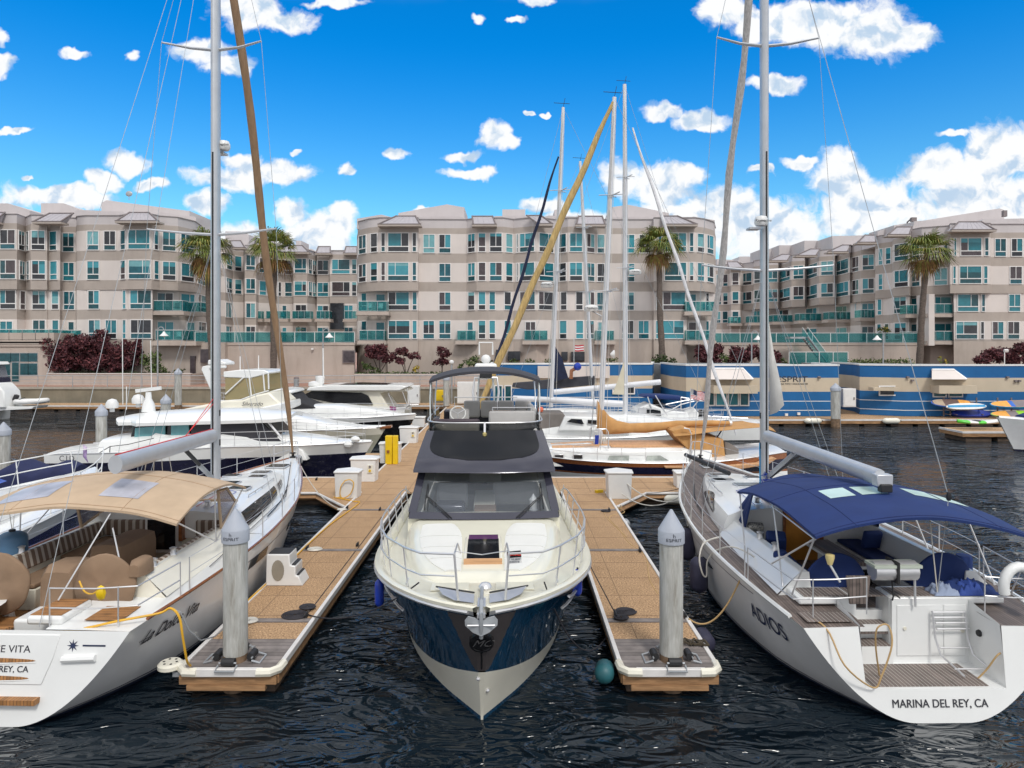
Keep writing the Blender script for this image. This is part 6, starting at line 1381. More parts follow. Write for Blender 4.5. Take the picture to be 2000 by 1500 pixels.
for x, h in ((.12, .40), (-.13, .27)): p = hy.at(14.45 if h > .3 else 14.25, h*2.1, 1 if x > 0 else -1, .01); m.sphere(p, .035, steel, 8)
m.each('hull_fitting', yt_, per=1)
m = MB()
for sd in (1, -1): m.tube([hy.at(11.9+.25*k, 1.62-.10*k+.02*k*k, sd, .012) for k in range(6)], .022, steel, 6); m.tube([hy.at(12.1+.25*k, 1.48-.10*k+.02*k*k, sd, .012) for k in range(5)], .018, steel, 6)
m.build('hull_vent', yt_)
m = MB(); hy.edge(m, steel, .030, 0, .997, .985, n=50, out=.01); m.build('rub_rail', yt_)
# bulwark, deck
m = MB()
for sd in (1, -1):
    m.grid([[hy.pt(t, 1, sd, -o)+Vector((0, 0, dz)) for t in ts] for o, dz in ((0, 0), (-.01, .05), (.05, .075), (.14, .06), (.20, -.04))], gel3)
hy.deck(m, gel3, .0, .985, None, .05, -.05, n=40); m.add([hy.pt(.997, 1, 1)+Vector((0, 0, .05)), hy.pt(.997, 1, -1)+Vector((0, 0, .05)), hy.pt(.97, 1, -1)+Vector((0, 0, -.02)), hy.pt(.97, 1, 1)+Vector((0, 0, -.02))], [(0, 1, 2, 3)], gel3)
m.build('deck', yt_, sharp=50)
# fore trunk
FT = [(9.6, 1.70, 1.72, .50), (10.2, 1.69, 1.74, .46), (11.2, 1.56, 1.80, .30), (12.2, 1.36, 1.84, .20), (12.9, 1.1, 1.88, .13), (13.35, .8, 1.92, .06), (13.45, .6, 1.92, .0)]
prf = ((1, 0), (.97, .5), (.92, .85), (.84, 1.0), (.4, 1.06), (0, 1.08))
m = MB(); roofloft(m, FT, gel3, prf); m.build('fore_trunk', yt_, sharp=50)
def tz(x, y):
    w = interp([(q[0], q[1]) for q in FT], y); z = interp([(q[0], q[2]) for q in FT], y); h = interp([(q[0], q[3]) for q in FT], y); a = min(abs(x)/w, .98)
    pz_ = interp([(0, 1.08), (.4, 1.06), (.84, 1.0), (.92, .85), (.97, .5), (1, 0)], a); return z+h*pz_
def draped(mb, poly, m_, th, n=9, crown=.0):
    """a pad that lies on the trunk: poly rows (y, x0, x1)"""
    rows = []
    for y, a, b in poly: rows.append([Vector((a+(b-a)*i/n, y, tz(a+(b-a)*i/n, y)+th*(1 if 0 < i < n else .3)+crown*math.sin(math.pi*i/n))) for i in range(n+1)])
    mb.grid(rows, m_); 
    edge = [r_[0] for r_ in rows]+rows[-1][1:]+[r_[-1] for r_ in rows[-2::-1]]+rows[0][-2:0:-1]; edge.append(edge[0])
    mb.grid([edge, [p-Vector((0, 0, th+.02)) for p in edge]], m_)
m = MB()
for sd in (1, -1):
    for y0, y1 in ((10.5, 11.15), (11.17, 11.75), (11.77, 12.35), (12.37, 12.95)):
        k = 4; rr = []
        for j in range(k+1):
            y = y0+(y1-y0)*j/k; xo = interp([(10.5, 1.30), (11.2, 1.28), (11.9, 1.16), (12.5, .95), (12.95, .66)], y); xi = interp([(10.5, .62), (10.8, .50), (11.3, .43), (12.95, .38)], y); rr.append((y, sd*xi, sd*xo))
        draped(m, rr, cushw, .03, crown=.006)
m.each('sun_pad', yt_, per=2)
m = MB(); m.obox((0, 11.95, tz(0, 11.95)-.02), (.72, 1.30, .14), gel2, (-.09, 0, 0)); m.build('hatch_base', yt_, bev=.03)
m = MB(); m.obox((0, 12.0, tz(0, 12.0)+.065), (.60, .98, .02), darkgl, (-.09, 0, 0)); m.obox((0, 12.08, tz(0, 12.08)+.085), (.36, .44, .012), black, (-.09, 0, 0)); m.build('deck_hatch', yt_)
m = MB(); m.obox((0, 11.42, tz(0, 11.42)+.075), (.58, .24, .03), mat('violet_glass', (.09, .03, .10), .1), (-.09, 0, 0)); m.build('hatch_window', yt_)
m = MB(); m.obox((0, 12.60, tz(0, 12.6)+.04), (.70, .05, .10), teakb, (0, 0, 0)); m.build('step_trim', yt_)
# anchor gear
m = MB(); m.obox((-.09, 14.05, 2.0), (.2, .2, .08), gel2); m.lathe([(.09, 0), (.11, .05), (.08, .1), (.03, .12)], (-.05, 13.9, 2.03), steel, 14); m.build('windlass', yt_)
m = MB(); m.tube([(0, 14.0, 2.1), (0, 14.6, 2.14), (0, 15.05, 2.16)], .028, galv, 6); m.box(-.06, .06, 14.5, 15.15, 2.06, 2.12, steel)
m.tube([(0, 14.9, 2.22), (0, 15.12, 2.16), (0, 15.2, 1.98)], .03, galv, 8); m.build('anchor_roller', yt_)
m = MB()
a0 = Vector((0, 15.12, 1.80)); 
for sd in (1, -1):
    pts = [(0, 15.16, 2.02), (sd*.10, 15.14, 2.06), (sd*.19, 15.11, 2.07), (sd*.24, 15.08, 2.00), (sd*.235, 15.06, 1.92), (sd*.12, 15.16, 1.86), (0, 15.22, 1.83)]
    m.add(pts+[(a, b-.03, c) for a, b, c in pts], [tuple(range(7)), tuple(range(13, 6, -1))]+[(i, (i+1) % 7, 7+(i+1) % 7, 7+i) for i in range(7)], galv)
m.tube([(0, 15.2, 2.16), (0, 15.22, 1.95), (0, 15.16, 1.78)], .03, galv, 6); m.tube([(-.2, 15.18, 1.97), (.2, 15.18, 1.97)], .015, steel, 6); m.build('anchor', yt_)
m = MB()
for sd in (1, -1):
    pl = [(sd*.12, 14.62), (sd*.12, 14.25), (sd*.72, 13.92), (sd*.62, 14.25), (sd*.42, 14.5)]; m.add([(a, b, 2.085) for a, b in pl], [tuple(range(5))], steel); m.tube([(sd*.12, 14.2, 2.09), (sd*.75, 13.88, 2.08)], .015, rub, 4)
m.each('bow_plate', yt_, per=2)
m = MB()
for sd in (1, -1): m.box(*sorted((sd*.22, sd*.85)), 13.5, 13.85, 2.00, 2.012, gel3); 
m.each('deck_locker', yt_, bev=.004)
m = MB()
for sd in (1, -1):
    for y, t in ((13.55, .93), (10.2, .66)):
        p = hy.pt(y/15, 1, sd, -.28)+Vector((0, 0, .05)); m.tube([p+Vector((0, -.13, .03)), p+Vector((0, 0, .04)), p+Vector((0, .13, .03))], .018, steel, 6)
m.each('cleat', yt_)
# bow rails
m = MB()
for sd in (1, -1):
    for hh, o in ((.70, .0), (.36, .02)):
        pts = [hy.pt(t, 1, sd, -.10)+Vector((0, 0, hh*interp([(.42, .55), (.5, 1), (1, 1)], t))) for t in [.42+.05*k for k in range(11)]+[.935, .95]]
        pts += [Vector((sd*.42, 14.52, 2.10+hh))] if True else []
        m.tube(pts, .017 if hh > .5 else .012, steel, 7)
    m.tube([(sd*.42, 14.52, 2.80), (sd*.36, 14.54, 2.1)], .019, steel, 7)
    m.tube([(sd*.42, 14.52, 2.80), (sd*.40, 13.9, 2.78), (sd*.38, 13.3, 2.45)], .015, steel, 6); m.tube([(sd*.42, 14.3, 2.78), (0, 14.1, 2.66)], .008, steel, 5)
    for t in (.47, .54, .61, .68, .75, .81, .87, .92): p = hy.pt(t, 1, sd, -.10); m.tube([p+Vector((-sd*.08, 0, 0)), p+Vector((0, 0, .70))], .013, steel, 6)
m.build('bow_rail', yt_)
# cabin body, windscreen, side windows
def SEC(Y, z, hw): return Vector((hw, 25-Y, z))
m = MB()
zc = [(24.6, 1.5), (15.0, 1.5)]
A = [(10.05, 1.66, 1.72), (10.05, 1.66, 2.26), (8.95, 1.56, 3.00), (2.6, 1.56, 3.05), (2.6, 1.70, 1.55)]
for sd in (1, -1): m.add([(sd*x, y, z) for y, x, z in A], [tuple(range(5))], gel3)
m.add([(-1.70, 2.6, 1.55), (1.70, 2.6, 1.55), (1.56, 2.6, 3.05), (-1.56, 2.6, 3.05)], [(0, 1, 2, 3)], gel3); m.add([(-1.66, 10.05, 1.75), (1.66, 10.05, 1.75), (1.66, 10.05, 2.26), (-1.66, 10.05, 2.26)], [(0, 1, 2, 3)], gel3)
m.build('cabin', yt_)
m = MB()
for sd in (1, -1): 
    q = [(9.7, 2.40), (8.8, 2.92), (3.2, 2.92), (3.6, 2.3)]; vs = [(sd*(1.655-.10*(z-2.26)/.74+.012), y, z) for y, z in q]; m.add(vs, [(0, 1, 2, 3)], darkgl)
m.each('side_window', yt_)
wb = [(-1.64, 10.07, 2.27), (1.64, 10.07, 2.27), (1.50, 8.74, 3.12), (-1.50, 8.74, 3.12)]
def lerp4(q, a, b): return (Vector(q[0]).lerp(Vector(q[1]), a)).lerp(Vector(q[3]).lerp(Vector(q[2]), a), b)
def wsc(a, b, o=0.): p = lerp4(wb, a, b); bow = .28*(1-(2*a-1)**2)*(1-.3*b); return p+Vector((0, bow*.5+o, o*.8))
m = MB(); fr = []
inner = lambda o: [[wsc(a, b, o) for a in [i/12 for i in range(13)]] for b in (0, .085)], 
m.grid([[wsc(i/16, b, .012) for i in range(17)] for b in (-.04, .09)], roofgray); m.grid([[wsc(i/16, b, .012) for i in range(17)] for b in (.965, 1.01)], roofgray)
for a0, a1 in ((-.012, .045), (.955, 1.012)): m.grid([[wsc(a0+(a1-a0)*i/2, .09+.875*b/6, .012) for i in range(3)] for b in range(7)], roofgray)
m.build('windscreen_frame', yt_)
m = MB(); m.grid([[wsc(.04+.92*i/16, .06+.92*b/6, .0) for i in range(17)] for b in range(7)], clear); m.build('windscreen', yt_)
# interior seen through the windscreen
m = MB(); m.box(-1.5, 1.5, 3.0, 10.0, 1.55, 1.62, mat('cabin_sole', (.35, .25, .16), .6)); m.grid([[(x, y, z) for x in (-1.52, 1.52)] for y, z in ((10.02, 2.2), (9.5, 2.22), (9.2, 2.05), (9.15, 1.65))], mat('dash_grey', (.20, .22, .25), .6)); m.build('saloon_floor', yt_)
m = MB(); m.obox((.78, 8.4, 2.35), (.75, .30, .62), cushg, (.15, 0, 0)); m.obox((-.75, 7.9, 2.3), (1.1, .25, .55), cushg, (.15, 0, 0)); m.obox((.78, 9.3, 2.30), (.7, .35, .22), roofgray, (-.3, 0, 0)); m.each('saloon_seat', yt_, bev=.08)
m = MB(); m.obox((-.02, 9.3, 2.27), (.5, .6, .05), browncov); m.obox((0, 8.3, 2.0), (.5, 1.6, .6), gel2); m.obox((0, 5.8, 2.6), (.9, .1, .9), gel); m.obox((0, 5.7, 2.6), (.12, .12, 1.0), roofgray); m.each('saloon_furniture', yt_, bev=.02)
m = MB(); m.lathe([(.09, 0), (.10, .02), (.08, .03), (.08, .22), (.10, .24), (.03, .33), (.01, .38)], (-1.12, 9.45, 2.24), whitep, 6); m.build('lantern', yt_)
# wipers
m = MB()
for sd, b in ((1, .30), (-1, .33)):
    s0 = wsc(.5+sd*.22, -.02, .03); e0 = wsc(.5+sd*.41, .38, .05)
    for o in (-.03, .03): m.tube([s0+Vector((o, 0, 0)), e0+Vector((o*.6, 0, 0))], .010, rub, 5)
    m.tube([wsc(.5+sd*.405, .12, .035), e0, wsc(.5+sd*.415, .62, .035)], .013, rub, 5); m.tube([wsc(.5+sd*.38, .10, .03), wsc(.5+sd*.41, .60, .03)], .007, rub, 4)
m.each('wiper', yt_, per=4)
# brow and flybridge
BR = [(9.20, 1.64, 3.10), (9.17, 1.645, 3.15), (8.7, 1.60, 3.40), (8.2, 1.54, 3.64), (7.75, 1.47, 3.88)]
def brow(j, a, o=0.):
    y, w, z = BR[j] if isinstance(j, int) else (interp([(i, q[0]) for i, q in enumerate(BR)], j), interp([(i, q[1]) for i, q in enumerate(BR)], j), interp([(i, q[2]) for i, q in enumerate(BR)], j))
    b = .30*(1-abs(a)**2.2); return Vector((a*w, y+b+o*.5, z+o-.03*abs(a)**4))
m = MB(); m.grid([[brow(j, -1+2*i/20) for i in range(21)] for j in range(5)], roofgray)
for sd in (1, -1): m.add([brow(0, sd), brow(1, sd), brow(2, sd), brow(3, sd), brow(4, sd), Vector((sd*1.50, 2.4, 3.75)), Vector((sd*1.62, 1.6, 3.05))], [tuple(range(7))], roofgray)
m.add([brow(0, -1), brow(0, 0), brow(0, 1), Vector((1.5, 8.6, 3.12)), Vector((-1.5, 8.6, 3.12))], [(0, 1, 2, 3, 4)], black)
m.box(-1.5, 1.5, 1.4, 8.6, 3.14, 3.19, gel3); m.build('flybridge_shell', yt_, sharp=45)
m = MB(); m.grid([[brow(1.75+2.25*j/16, (-1+2*i/20)*.86*max(.02, (1-(1-min(1, j/16*1.5))**3.2))**.32, .008) for i in range(21)] for j in range(17)], brgl); m.build('brow_glass', yt_)
m = MB(); ring = [Vector((1.50, 3.2, 4.02)), Vector((1.52, 5.0, 4.04)), Vector((1.51, 6.6, 4.06))]+[Vector((1.50*math.cos(a)**.45 if math.cos(a) > 0 else -1.50*(-math.cos(a))**.45, 6.9+.98*math.sin(a)**.8, 4.06)) for a in [math.pi*k/16 for k in range(0, 17)]]+[Vector((-1.51, 6.6, 4.06)), Vector((-1.52, 5.0, 4.04)), Vector((-1.50, 3.2, 4.02))]
m.grid([ring, [Vector((p.x*.97, p.y-.03, 3.72)) for p in ring]], smoke); m.build('wind_deflector', yt_)
MB().tube(ring, .020, steel, 7).build('deflector_rail', yt_)
m = MB(); m.obox((0, 8.12, 3.92), (.05, .12, .34), steel, (.3, 0, 0)); m.lathe([(.02, 0), (.055, .02), (.055, .1), (.02, .13)], (0, 8.2, 3.74), mat('brass', (.6, .5, .2), .3, metal=.6), 12); m.build('horn_light', yt_)
# flybridge furniture
m = MB(); m.obox((.72, 7.3, 3.66), (1.15, .7, .75), gel2, (.35, 0, 0)); m.build('helm_console', yt_, bev=.08)
m = MB(); m.obox((.72, 7.28, 4.03), (1.16, .55, .14), mat('plum_dash', (.045, .03, .04), .5), (.12, 0, 0)); m.build('dashboard', yt_, bev=.05)
m = MB(); c_ = Vector((.72, 6.85, 4.20)); pts = [c_+Vector((.20*math.cos(a), -.05*math.sin(a), .18*math.sin(a))) for a in [2*math.pi*k/20 for k in range(20)]]; m.tube(pts, .018, cushw, 7, closed=True)
for a in (.5, 2.6, 4.71): m.tube([c_, c_+Vector((.2*math.cos(a), 0, .18*math.sin(a)))], .012, steel, 5)
m.build('steering_wheel', yt_)
m = MB(); m.obox((.72, 6.0, 3.95), (.55, .14, .60), cushg, (.1, 0, 0)); m.obox((.72, 6.25, 3.7), (.55, .5, .16), cushg); m.each('helm_seat', yt_, bev=.06)
m = MB(); m.obox((-.72, 7.25, 3.78), (1.25, .8, .22), cushg); m.obox((-.72, 6.7, 4.0), (1.25, .16, .50), cushg, (.1, 0, 0)); m.obox((-.72, 5.0, 3.6), (1.25, 1.2, .2), cushg)
for x in (-1.15, -.62, -.1, .42): m.obox((x, 4.0, 4.05), (.50, .2, .52), cushg, (.12, 0, 0))
m.obox((-1.36, 4.8, 4.0), (.18, 1.5, .45), cushg); m.each('lounge_cushion', yt_, bev=.06)
m = MB(); m.box(-.75, -.1, 5.1, 5.7, 4.06, 4.11, teakb); m.build('flybridge_table', yt_, bev=.02)
m = MB(); m.tube([(-1.25, 6.6, 3.8), (-1.25, 6.5, 4.32), (-.2, 6.5, 4.32), (-.2, 6.6, 3.8)], .018, steel, 6); m.tube([(1.0, 3.2, 3.9), (1.0, 3.2, 4.35), (-1.0, 3.2, 4.35), (-1.0, 3.2, 3.9)], .018, steel, 6); m.each('grab_rail', yt_)
m = MB(); m.box(-1.3, 1.3, 3.2, 3.8, 3.12, 4.0, roofgray); m.build('wet_bar', yt_, bev=.05)
# canopy
def fy(x, y): return 5.40-.26*abs(x/1.5)**2.4-.07*((y-5.6)/1.1)**2
m = MB(); canopy(m, -1.49, 1.49, 4.5, 6.8, fy, darkc, 24, 12, edge=.07); m.build('canopy', yt_, sharp=60)
m = MB()
for sd in (1, -1):
    for y0, y1 in ((6.7, 6.95), (6.5, 5.9), (4.6, 5.4)): m.tube([(sd*1.45, y0, fy(1.45, y0)-.05), (sd*1.46, (y0+y1)/2, 4.6), (sd*1.44, y1, 4.02)], .018, steel, 6)
    m.tube([(sd*1.47, 6.7, fy(1.45, 6.7)-.04), (sd*1.48, 6.6, 4.6), (sd*1.42, 6.2, 4.05)], .014, rub, 5)
m.build('canopy_frame', yt_)
# radar mast behind the canopy
m = MB(); m.tube([(.34, 3.0, 3.9), (.42, 2.9, 4.5), (.36, 2.8, 4.95), (-.36, 2.8, 4.95), (-.42, 2.9, 4.5), (-.34, 3.0, 3.9)], .04, steel, 8); m.tube([(.3, 2.7, 3.8), (.22, 2.7, 5.0)], .03, steel, 6); m.tube([(-.3, 2.7, 3.8), (-.22, 2.7, 5.0)], .03, steel, 6)
m.tube([(.22, 2.5, 5.7), (.22, 2.5, 6.1), (-.22, 2.5, 6.1), (-.22, 2.5, 5.7)], .03, whitep, 6); m.box(-.2, .2, 2.5, 2.9, 4.95, 5.08, black); m.build('radar_mast', yt_)
m = MB(); m.box(-.36, .36, 2.45, 2.95, 5.09, 5.42, plasw); m.build('radar_housing', yt_, bev=.08); m = MB(); m.sphere((0, 2.6, 5.55), .16, plasw, 10); m.build('antenna_dome', yt_)
# for sale sign
p0 = WP(1003, 1086, 10.75)
fs_ = thing('for_sale_sign', 'small red black and white for sale sign on the bow rail', 'sign', P(1004, 1088, 10.7), 0)
m = MB(); m.obox((0, 0, 0), (.225, .008, .20), whitep, (0, R(-6), 0)); m.build('board', fs_); m = MB(); m.obox((.004, -.006, .045), (.215, .004, .10), black, (0, R(-6), 0)); m.build('black_panel', fs_)
text('FOR SALE', .052, mat('sign_red', (.85, .03, .02), .5), fs_, (.004, -.010, .045), 'sign_lettering', ry=0, rz=0, sxy=.95, bold=.002)
text('47 MC 2015', .030, inkb, fs_, (-.003, -.006, -.032), 'sign_lettering', sxy=1.2); text('310-555-0148', .030, inkb, fs_, (-.005, -.006, -.074), 'sign_lettering', sxy=1.05)
# mooring lines of the yacht
for a, b, sg, lab in ((P(818, 1144, 11.1), gz(600, 1200), .28, 'dark mooring rope from the port bow cleat of the yacht to the left finger'), (P(1063, 1143, 11.1), gz(1204, 1203), .9, 'dark mooring rope drooping from the yacht bow to the right finger')):
    tag(MB().tube(arc(a+Vector((0, 0, .05)), b, sg, 14), .013, roped, 6).build('mooring_rope'), lab, 'rope')
tag(MB().tube(arc(gz(602, 1198), gz(745, 1010), 0, 3), .012, roped, 5).build('mooring_rope'), 'dark rope lying along the right edge of the left finger', 'rope'); tag(MB().tube(arc(gz(1150, 1100), gz(1200, 1195), 0, 3), .012, roped, 5).build('mooring_rope'), 'dark rope lying along the left edge of the right finger', 'rope')
m = MB(); m.tube([gz(1195, 985), gz(1220, 1000), gz(1190, 1010), gz(1210, 1035), gz(1228, 1060), gz(1260, 1085), gz(1268, 1130), gz(1285, 1160)], .013, ropet, 5); m.tube([gz(1185, 975), gz(1215, 990), gz(1180, 1003), gz(1225, 1050)], .013, ropet, 5); m.obox(gz(1170, 962)+Vector((0, 0, .05)), (.3, .12, .1), yel, (0, 0, .4)); tag(m.build('power_cable'), 'tan cable with yellow plug trailing along the right finger', 'cable')
# ================================================================ BOATS BEHIND: seen broadside, hull axis along world X
def hbands(spec, L=0): return spec
def side_boat(name, lab, cat, xs, xb, Y, half, zs, bands, side_bow=1, stern_w=.85, deckm=None, railm=True, wl=.80, grp='motor cruisers on the left side of the spine dock', fine=1.0, edge=steel, lift=1.0):
    """stern at xs, bow at xb"""
    L = abs(xb-xs); t = thing(name, lab, cat, (xs, Y, 0), R(-90) if xb > xs else R(90), grp)
    H = Hull(L, ((0, half*stern_w), (.2, half*.97), (.45, half), (.65, half*.92), (.8, half*.68), (.91, half*.36), (.97, half*.14), (1, .04)),
             ((0, half*wl), (.3, half*.9), (.5, half*.86), (.7, half*.6), (.85, half*.28), (.95, half*.08), (1, .02)), zs, ((0, .6), (.5, .8), (1, 1.2)), (0, -L*.07), (0, 0))
    m = MB(); H.skin(m, bands, 26); H.transom(m, bands[1][2]); m.build('hull', t)
    m = MB(); H.deck(m, deckm or gel, 0, .995, None, .10, -.02, n=20); m.build('deck', t)
    m = MB(); H.edge(m, edge, .025, 0, .995, 1.0); m.build('gunwale', t)
    if railm: m = MB(); H.rail(m, .45, .97, (.62*lift, .32), steel, r=.012, posts=7, pr=.011); m.tube([H.pt(.97, 1, 1, -.07)+Vector((0, 0, .62*lift)), H.pt(1, 1)+Vector((0, .15, .62*lift)), H.pt(.97, 1, -1, -.07)+Vector((0, 0, .62*lift))], .012, steel, 5); m.build('bow_rail', t)
    t.rotation_mode = 'XYZ'; return t, H
def LW(t):
    M = inv(t); return lambda u, v, D: M @ P(u, v, D)
def shell(T, name, uvs, D0, D1, m_, taper=.0, bev=.05, each=False):
    """solid whose side outline is traced in survey pixels on the plane nearest the viewer, carried back to D1"""
    M = inv(T); a = [P(u, v, D0) for u, v in uvs]; cz = min(p.z for p in a); hz = max(p.z for p in a)-cz+1e-6
    near = [M @ Vector((p.x, D0+taper*(p.z-cz)/hz, p.z)) for p in a]; far = [M @ Vector((p.x, D1-taper*(p.z-cz)/hz, p.z)) for p in a]; n = len(a); b = MB()
    b.add(near+far, [tuple(range(n)), tuple(range(2*n-1, n-1, -1))]+[(i, (i+1) % n, n+(i+1) % n, n+i) for i in range(n)], m_)
    return b.build(name, T, bev=bev)
def flat(T, name, uvs, D, m_, th=.03):
    return shell(T, name, uvs, D, D+th, m_, 0, 0)
def tubes(T, name, lines, D, m_, r=.02):
    M = inv(T); b = MB()
    for l in lines: b.tube([M @ P(q[0], q[1], q[2] if len(q) > 2 else D) for q in l], r, m_, 6)
    return b.build(name, T)
NV = mat('dark_navy_hull', (.012, .012, .035), .2, coat=.4)
# --- navy hulled hardtop cruiser
t, H = side_boat('motor_cruiser', 'navy hulled white cruiser with long hardtop and teal side windows, bow pointing right', 'motor boat', -20.2, -6.35, 31.2, 2.05,
    ((0, 1.30), (.3, 1.45), (.6, 1.66), (1, 1.62)), [(-.2, .04, NV, 2), (.04, .70, NV, 6), (.70, 1.0, gel, 2)])
m = MB(); roofloft(m, [(2.2, 1.5, 1.35, .55), (4.0, 1.62, 1.45, .62), (7.6, 1.6, 1.58, .62), (9.4, 1.35, 1.62, .42), (11.5, .8, 1.64, .20), (12.6, .3, 1.65, .02)], gel); m.build('trunk_cabin', t)
shell(t, 'cabin_side', [(236, 905), (262, 880), (300, 846), (330, 852), (352, 866), (420, 863), (560, 862), (590, 880), (600, 900)], 29.75, 32.6, gel, .12)
shell(t, 'cabin_glass', [(252, 864), (258, 826), (440, 820), (505, 818), (545, 862)], 29.95, 32.4, black, .12)
shell(t, 'side_window', [(262, 861), (264, 836), (322, 831), (322, 856), (300, 849)], 29.90, 29.96, GL[5], 0, 0); shell(t, 'side_window', [(334, 858), (334, 831), (368, 829), (370, 857)], 29.90, 29.96, GL[5], 0, 0)
shell(t, 'cockpit_cover', [(373, 828), (505, 822), (548, 862), (374, 859)], 29.84, 29.94, darkc, 0, 0)
M_ = inv(t); b = MB(); rows = []
for k in range(15):
    u = 203+(562-203)*k/14; a = k/14; dz = .45*max(0, 1-abs(a*2-1)**4)
    row = []
    for j in range(11):
        y = 29.55+3.3*j/10; q = 1-(2*j/10-1)**2; w_ = 1 if .08 < a < .95 else .6
        row.append(M_ @ Vector((X(u, 30)+(.5*(1-q) if a < .2 else 0), 31.2+(y-31.2)*w_, 2.60+.22*a+.42*q*(.35+.65*(1-abs(2*a-1)**3)))))
    rows.append(row)
b.grid(rows, gel); b.grid([[p-Vector((0, 0, .14)) for p in r_] for r_ in rows], gel); bd = [r_[0] for r_ in rows]+rows[-1][1:]+[r_[-1] for r_ in rows[-2::-1]]+rows[0][-2::-1]; b.grid([bd, [p-Vector((0, 0, .14)) for p in bd]], gel); b.build('hardtop', t)
tubes(t, 'roof_strut', [[(517, 816), (552, 858)], [(541, 812, 32), (566, 855, 32)]], 29.8, steel, .05)
m = MB(); q = M_ @ P(290, 800, 31.2); m.lathe([(.30, -.1), (.26, .25), (.14, .5), (.12, .8)], q, gel, 10); m.obox(q+Vector((0, 0, .92)), (.12, 1.15, .16), gel, (.12, 0, 0)); m.build('radar_tower', t)
for u, v in ((219, 800), (270, 791)):
    q = M_ @ P(u, v, 31.2); MB().lathe([(.10, -.1), (.10, .05), (.26, .08), (.27, .28), (.18, .44), (.02, .5)], q, plasw, 12).build('antenna_dome', t)
tubes(t, 'whip_antenna', [[(240, 790), (239, 660)], [(247, 755), (247, 800)], [(296, 760), (294, 665)]], 31.2, whitep, .018)
tubes(t, 'hull_detail', [[(160, 905), (215, 872), (250, 868), (300, 856)], [(160, 905), (160, 915)], [(215, 872), (213, 905)]], 29.4, rub, .018)
text('C.I.D.', .34, ink, t, M_ @ P(132, 896, 29.2), 'boat_lettering', rz=90, sxy=.9)
flat(t, 'foredeck_hatch', [(560, 872), (575, 868), (596, 868), (590, 873)], 29.9, gel)
m = MB()
for u in (680, 694): m.sphere(M_ @ P(u, 868 if u < 690 else 858, 30.6), .22, gel, 8, (.7, 1, .7))
m.each('deck_light', t)
# --- dark blue hulled cruiser alongside the left sailboat
bc = thing('motor_cruiser', 'white decked cruiser with navy sides and blue fender, moored left of the tan canopy sailboat', 'motor boat', (-13.35, 9.0, 0), 0, 'motor cruisers on the left side of the spine dock')
HC = Hull(12.9, ((0, 1.7), (.4, 1.9), (.6, 1.85), (.78, 1.5), (.9, .95), (.96, .55), (1, .12)), ((0, 1.6), (.5, 1.6), (.75, 1.0), (.9, .45), (1, .03)), ((0, 1.45), (.5, 1.65), (1, 1.92)), ((0, .8), (1, 1.3)), (0, -.8), (0, 0))
m = MB(); HC.skin(m, [(-.2, .05, NV, 2), (.05, .80, mat('deep_blue_hull', (.012, .016, .12), .2, coat=.4), 6), (.80, 1, gel, 3)], 30); HC.transom(m, NV); m.build('hull', bc)
m = MB(); HC.deck(m, gel, 0, .995, None, .22, -.01, n=24); m.build('deck', bc); m = MB(); HC.edge(m, gel, .06, 0, .99, 1.0, dz=.02); m.build('gunwale', bc)
m = MB(); roofloft(m, [(3.0, 1.35, 1.6, .5), (6, 1.4, 1.7, .5), (8.5, 1.2, 1.75, .36), (10.6, .8, 1.85, .16), (11.4, .4, 1.9, .02)], gel); m.build('trunk_cabin', bc)
m = MB()
for y0 in (5.2, 6.2, 7.1): m.grid([[HC.at(y0+.45*i+z_*.25, z_, 1, .008) for i in range(2)] for z_ in (.75, .95, 1.15)], darkgl)
m.each('hull_window', bc)
m = MB(); HC.rail(m, .30, .965, (.78, .42), whitep, r=.018, posts=6, pr=.016, lean=.1); m.tube([HC.pt(.965, 1, 1, -.07)+Vector((.078, 0, .78)), HC.pt(1, 1)+Vector((0, .22, .80)), HC.pt(.965, 1, -1, -.07)+Vector((-.078, 0, .78))], .018, whitep, 6); m.build('bow_rail', bc)
m = MB(); q = inv(bc) @ P(163, 868, 21.8); m.add([q, q+Vector((.12, 0, -.1)), q+Vector((.10, .0, -.42)), q+Vector((.16, 0, -.6)), q+Vector((-.02, 0, -.38))], [(0, 1, 2, 3, 4)], mat('purple_pennant', (.14, .04, .28), .8, c2=(.6, .5, .65), scale=6)); m.build('pennant', bc, solid=.01)
m = MB(); rw_ = [[(-1.75+.9*i/8, 5.0+5.2*j/10, 2.22+.10*math.sin(j*.9)*math.sin(i*.7)+.12*math.sin(i/8*3.14)) for i in range(9)] for j in range(11)]; m.grid(rw_, mat('light_tarp', (.06, .12, .42), .8, var=.3, bump=.5)); m.build('tarpaulin', bc)
fender('pale blue round fender between the tan canopy sailboat and the navy sided cruiser', P(14, 1068, 13.6)+Vector((.1, 0, 0)), .27, .62, mat('slate_fender', (.07, .16, .28), .5), line=P(17, 990, 13.6))
tp = thing('covered_tender', 'dark blue covered tender in the water behind the leftmost bow rail', 'tender', P(75, 898, 27)); m = MB(); roofloft(m, [(-1.9, .4, .1, .5), (-1.4, .85, .1, .8), (-.6, .9, .1, 1.2), (.3, .9, .1, .85), (1.1, .85, .1, 1.15), (1.7, .5, .1, 1.0)], mat('tender_navy', (.010, .016, .07), .8, bump=.4)); o = m.build('cover', tp); o.rotation_euler = (0, 0, R(-90)); o.location = (0, 0, -1.35)
m = MB(); roofloft(m, [(-2.1, .5, -.1, .3), (-1.3, .95, -.1, .3), (1.0, .95, -.1, .35), (2.0, .4, -.1, .45)], gel); o = m.build('hull', tp); o.rotation_euler = (0, 0, R(-90)); o.location = (0, 0, -1.35)
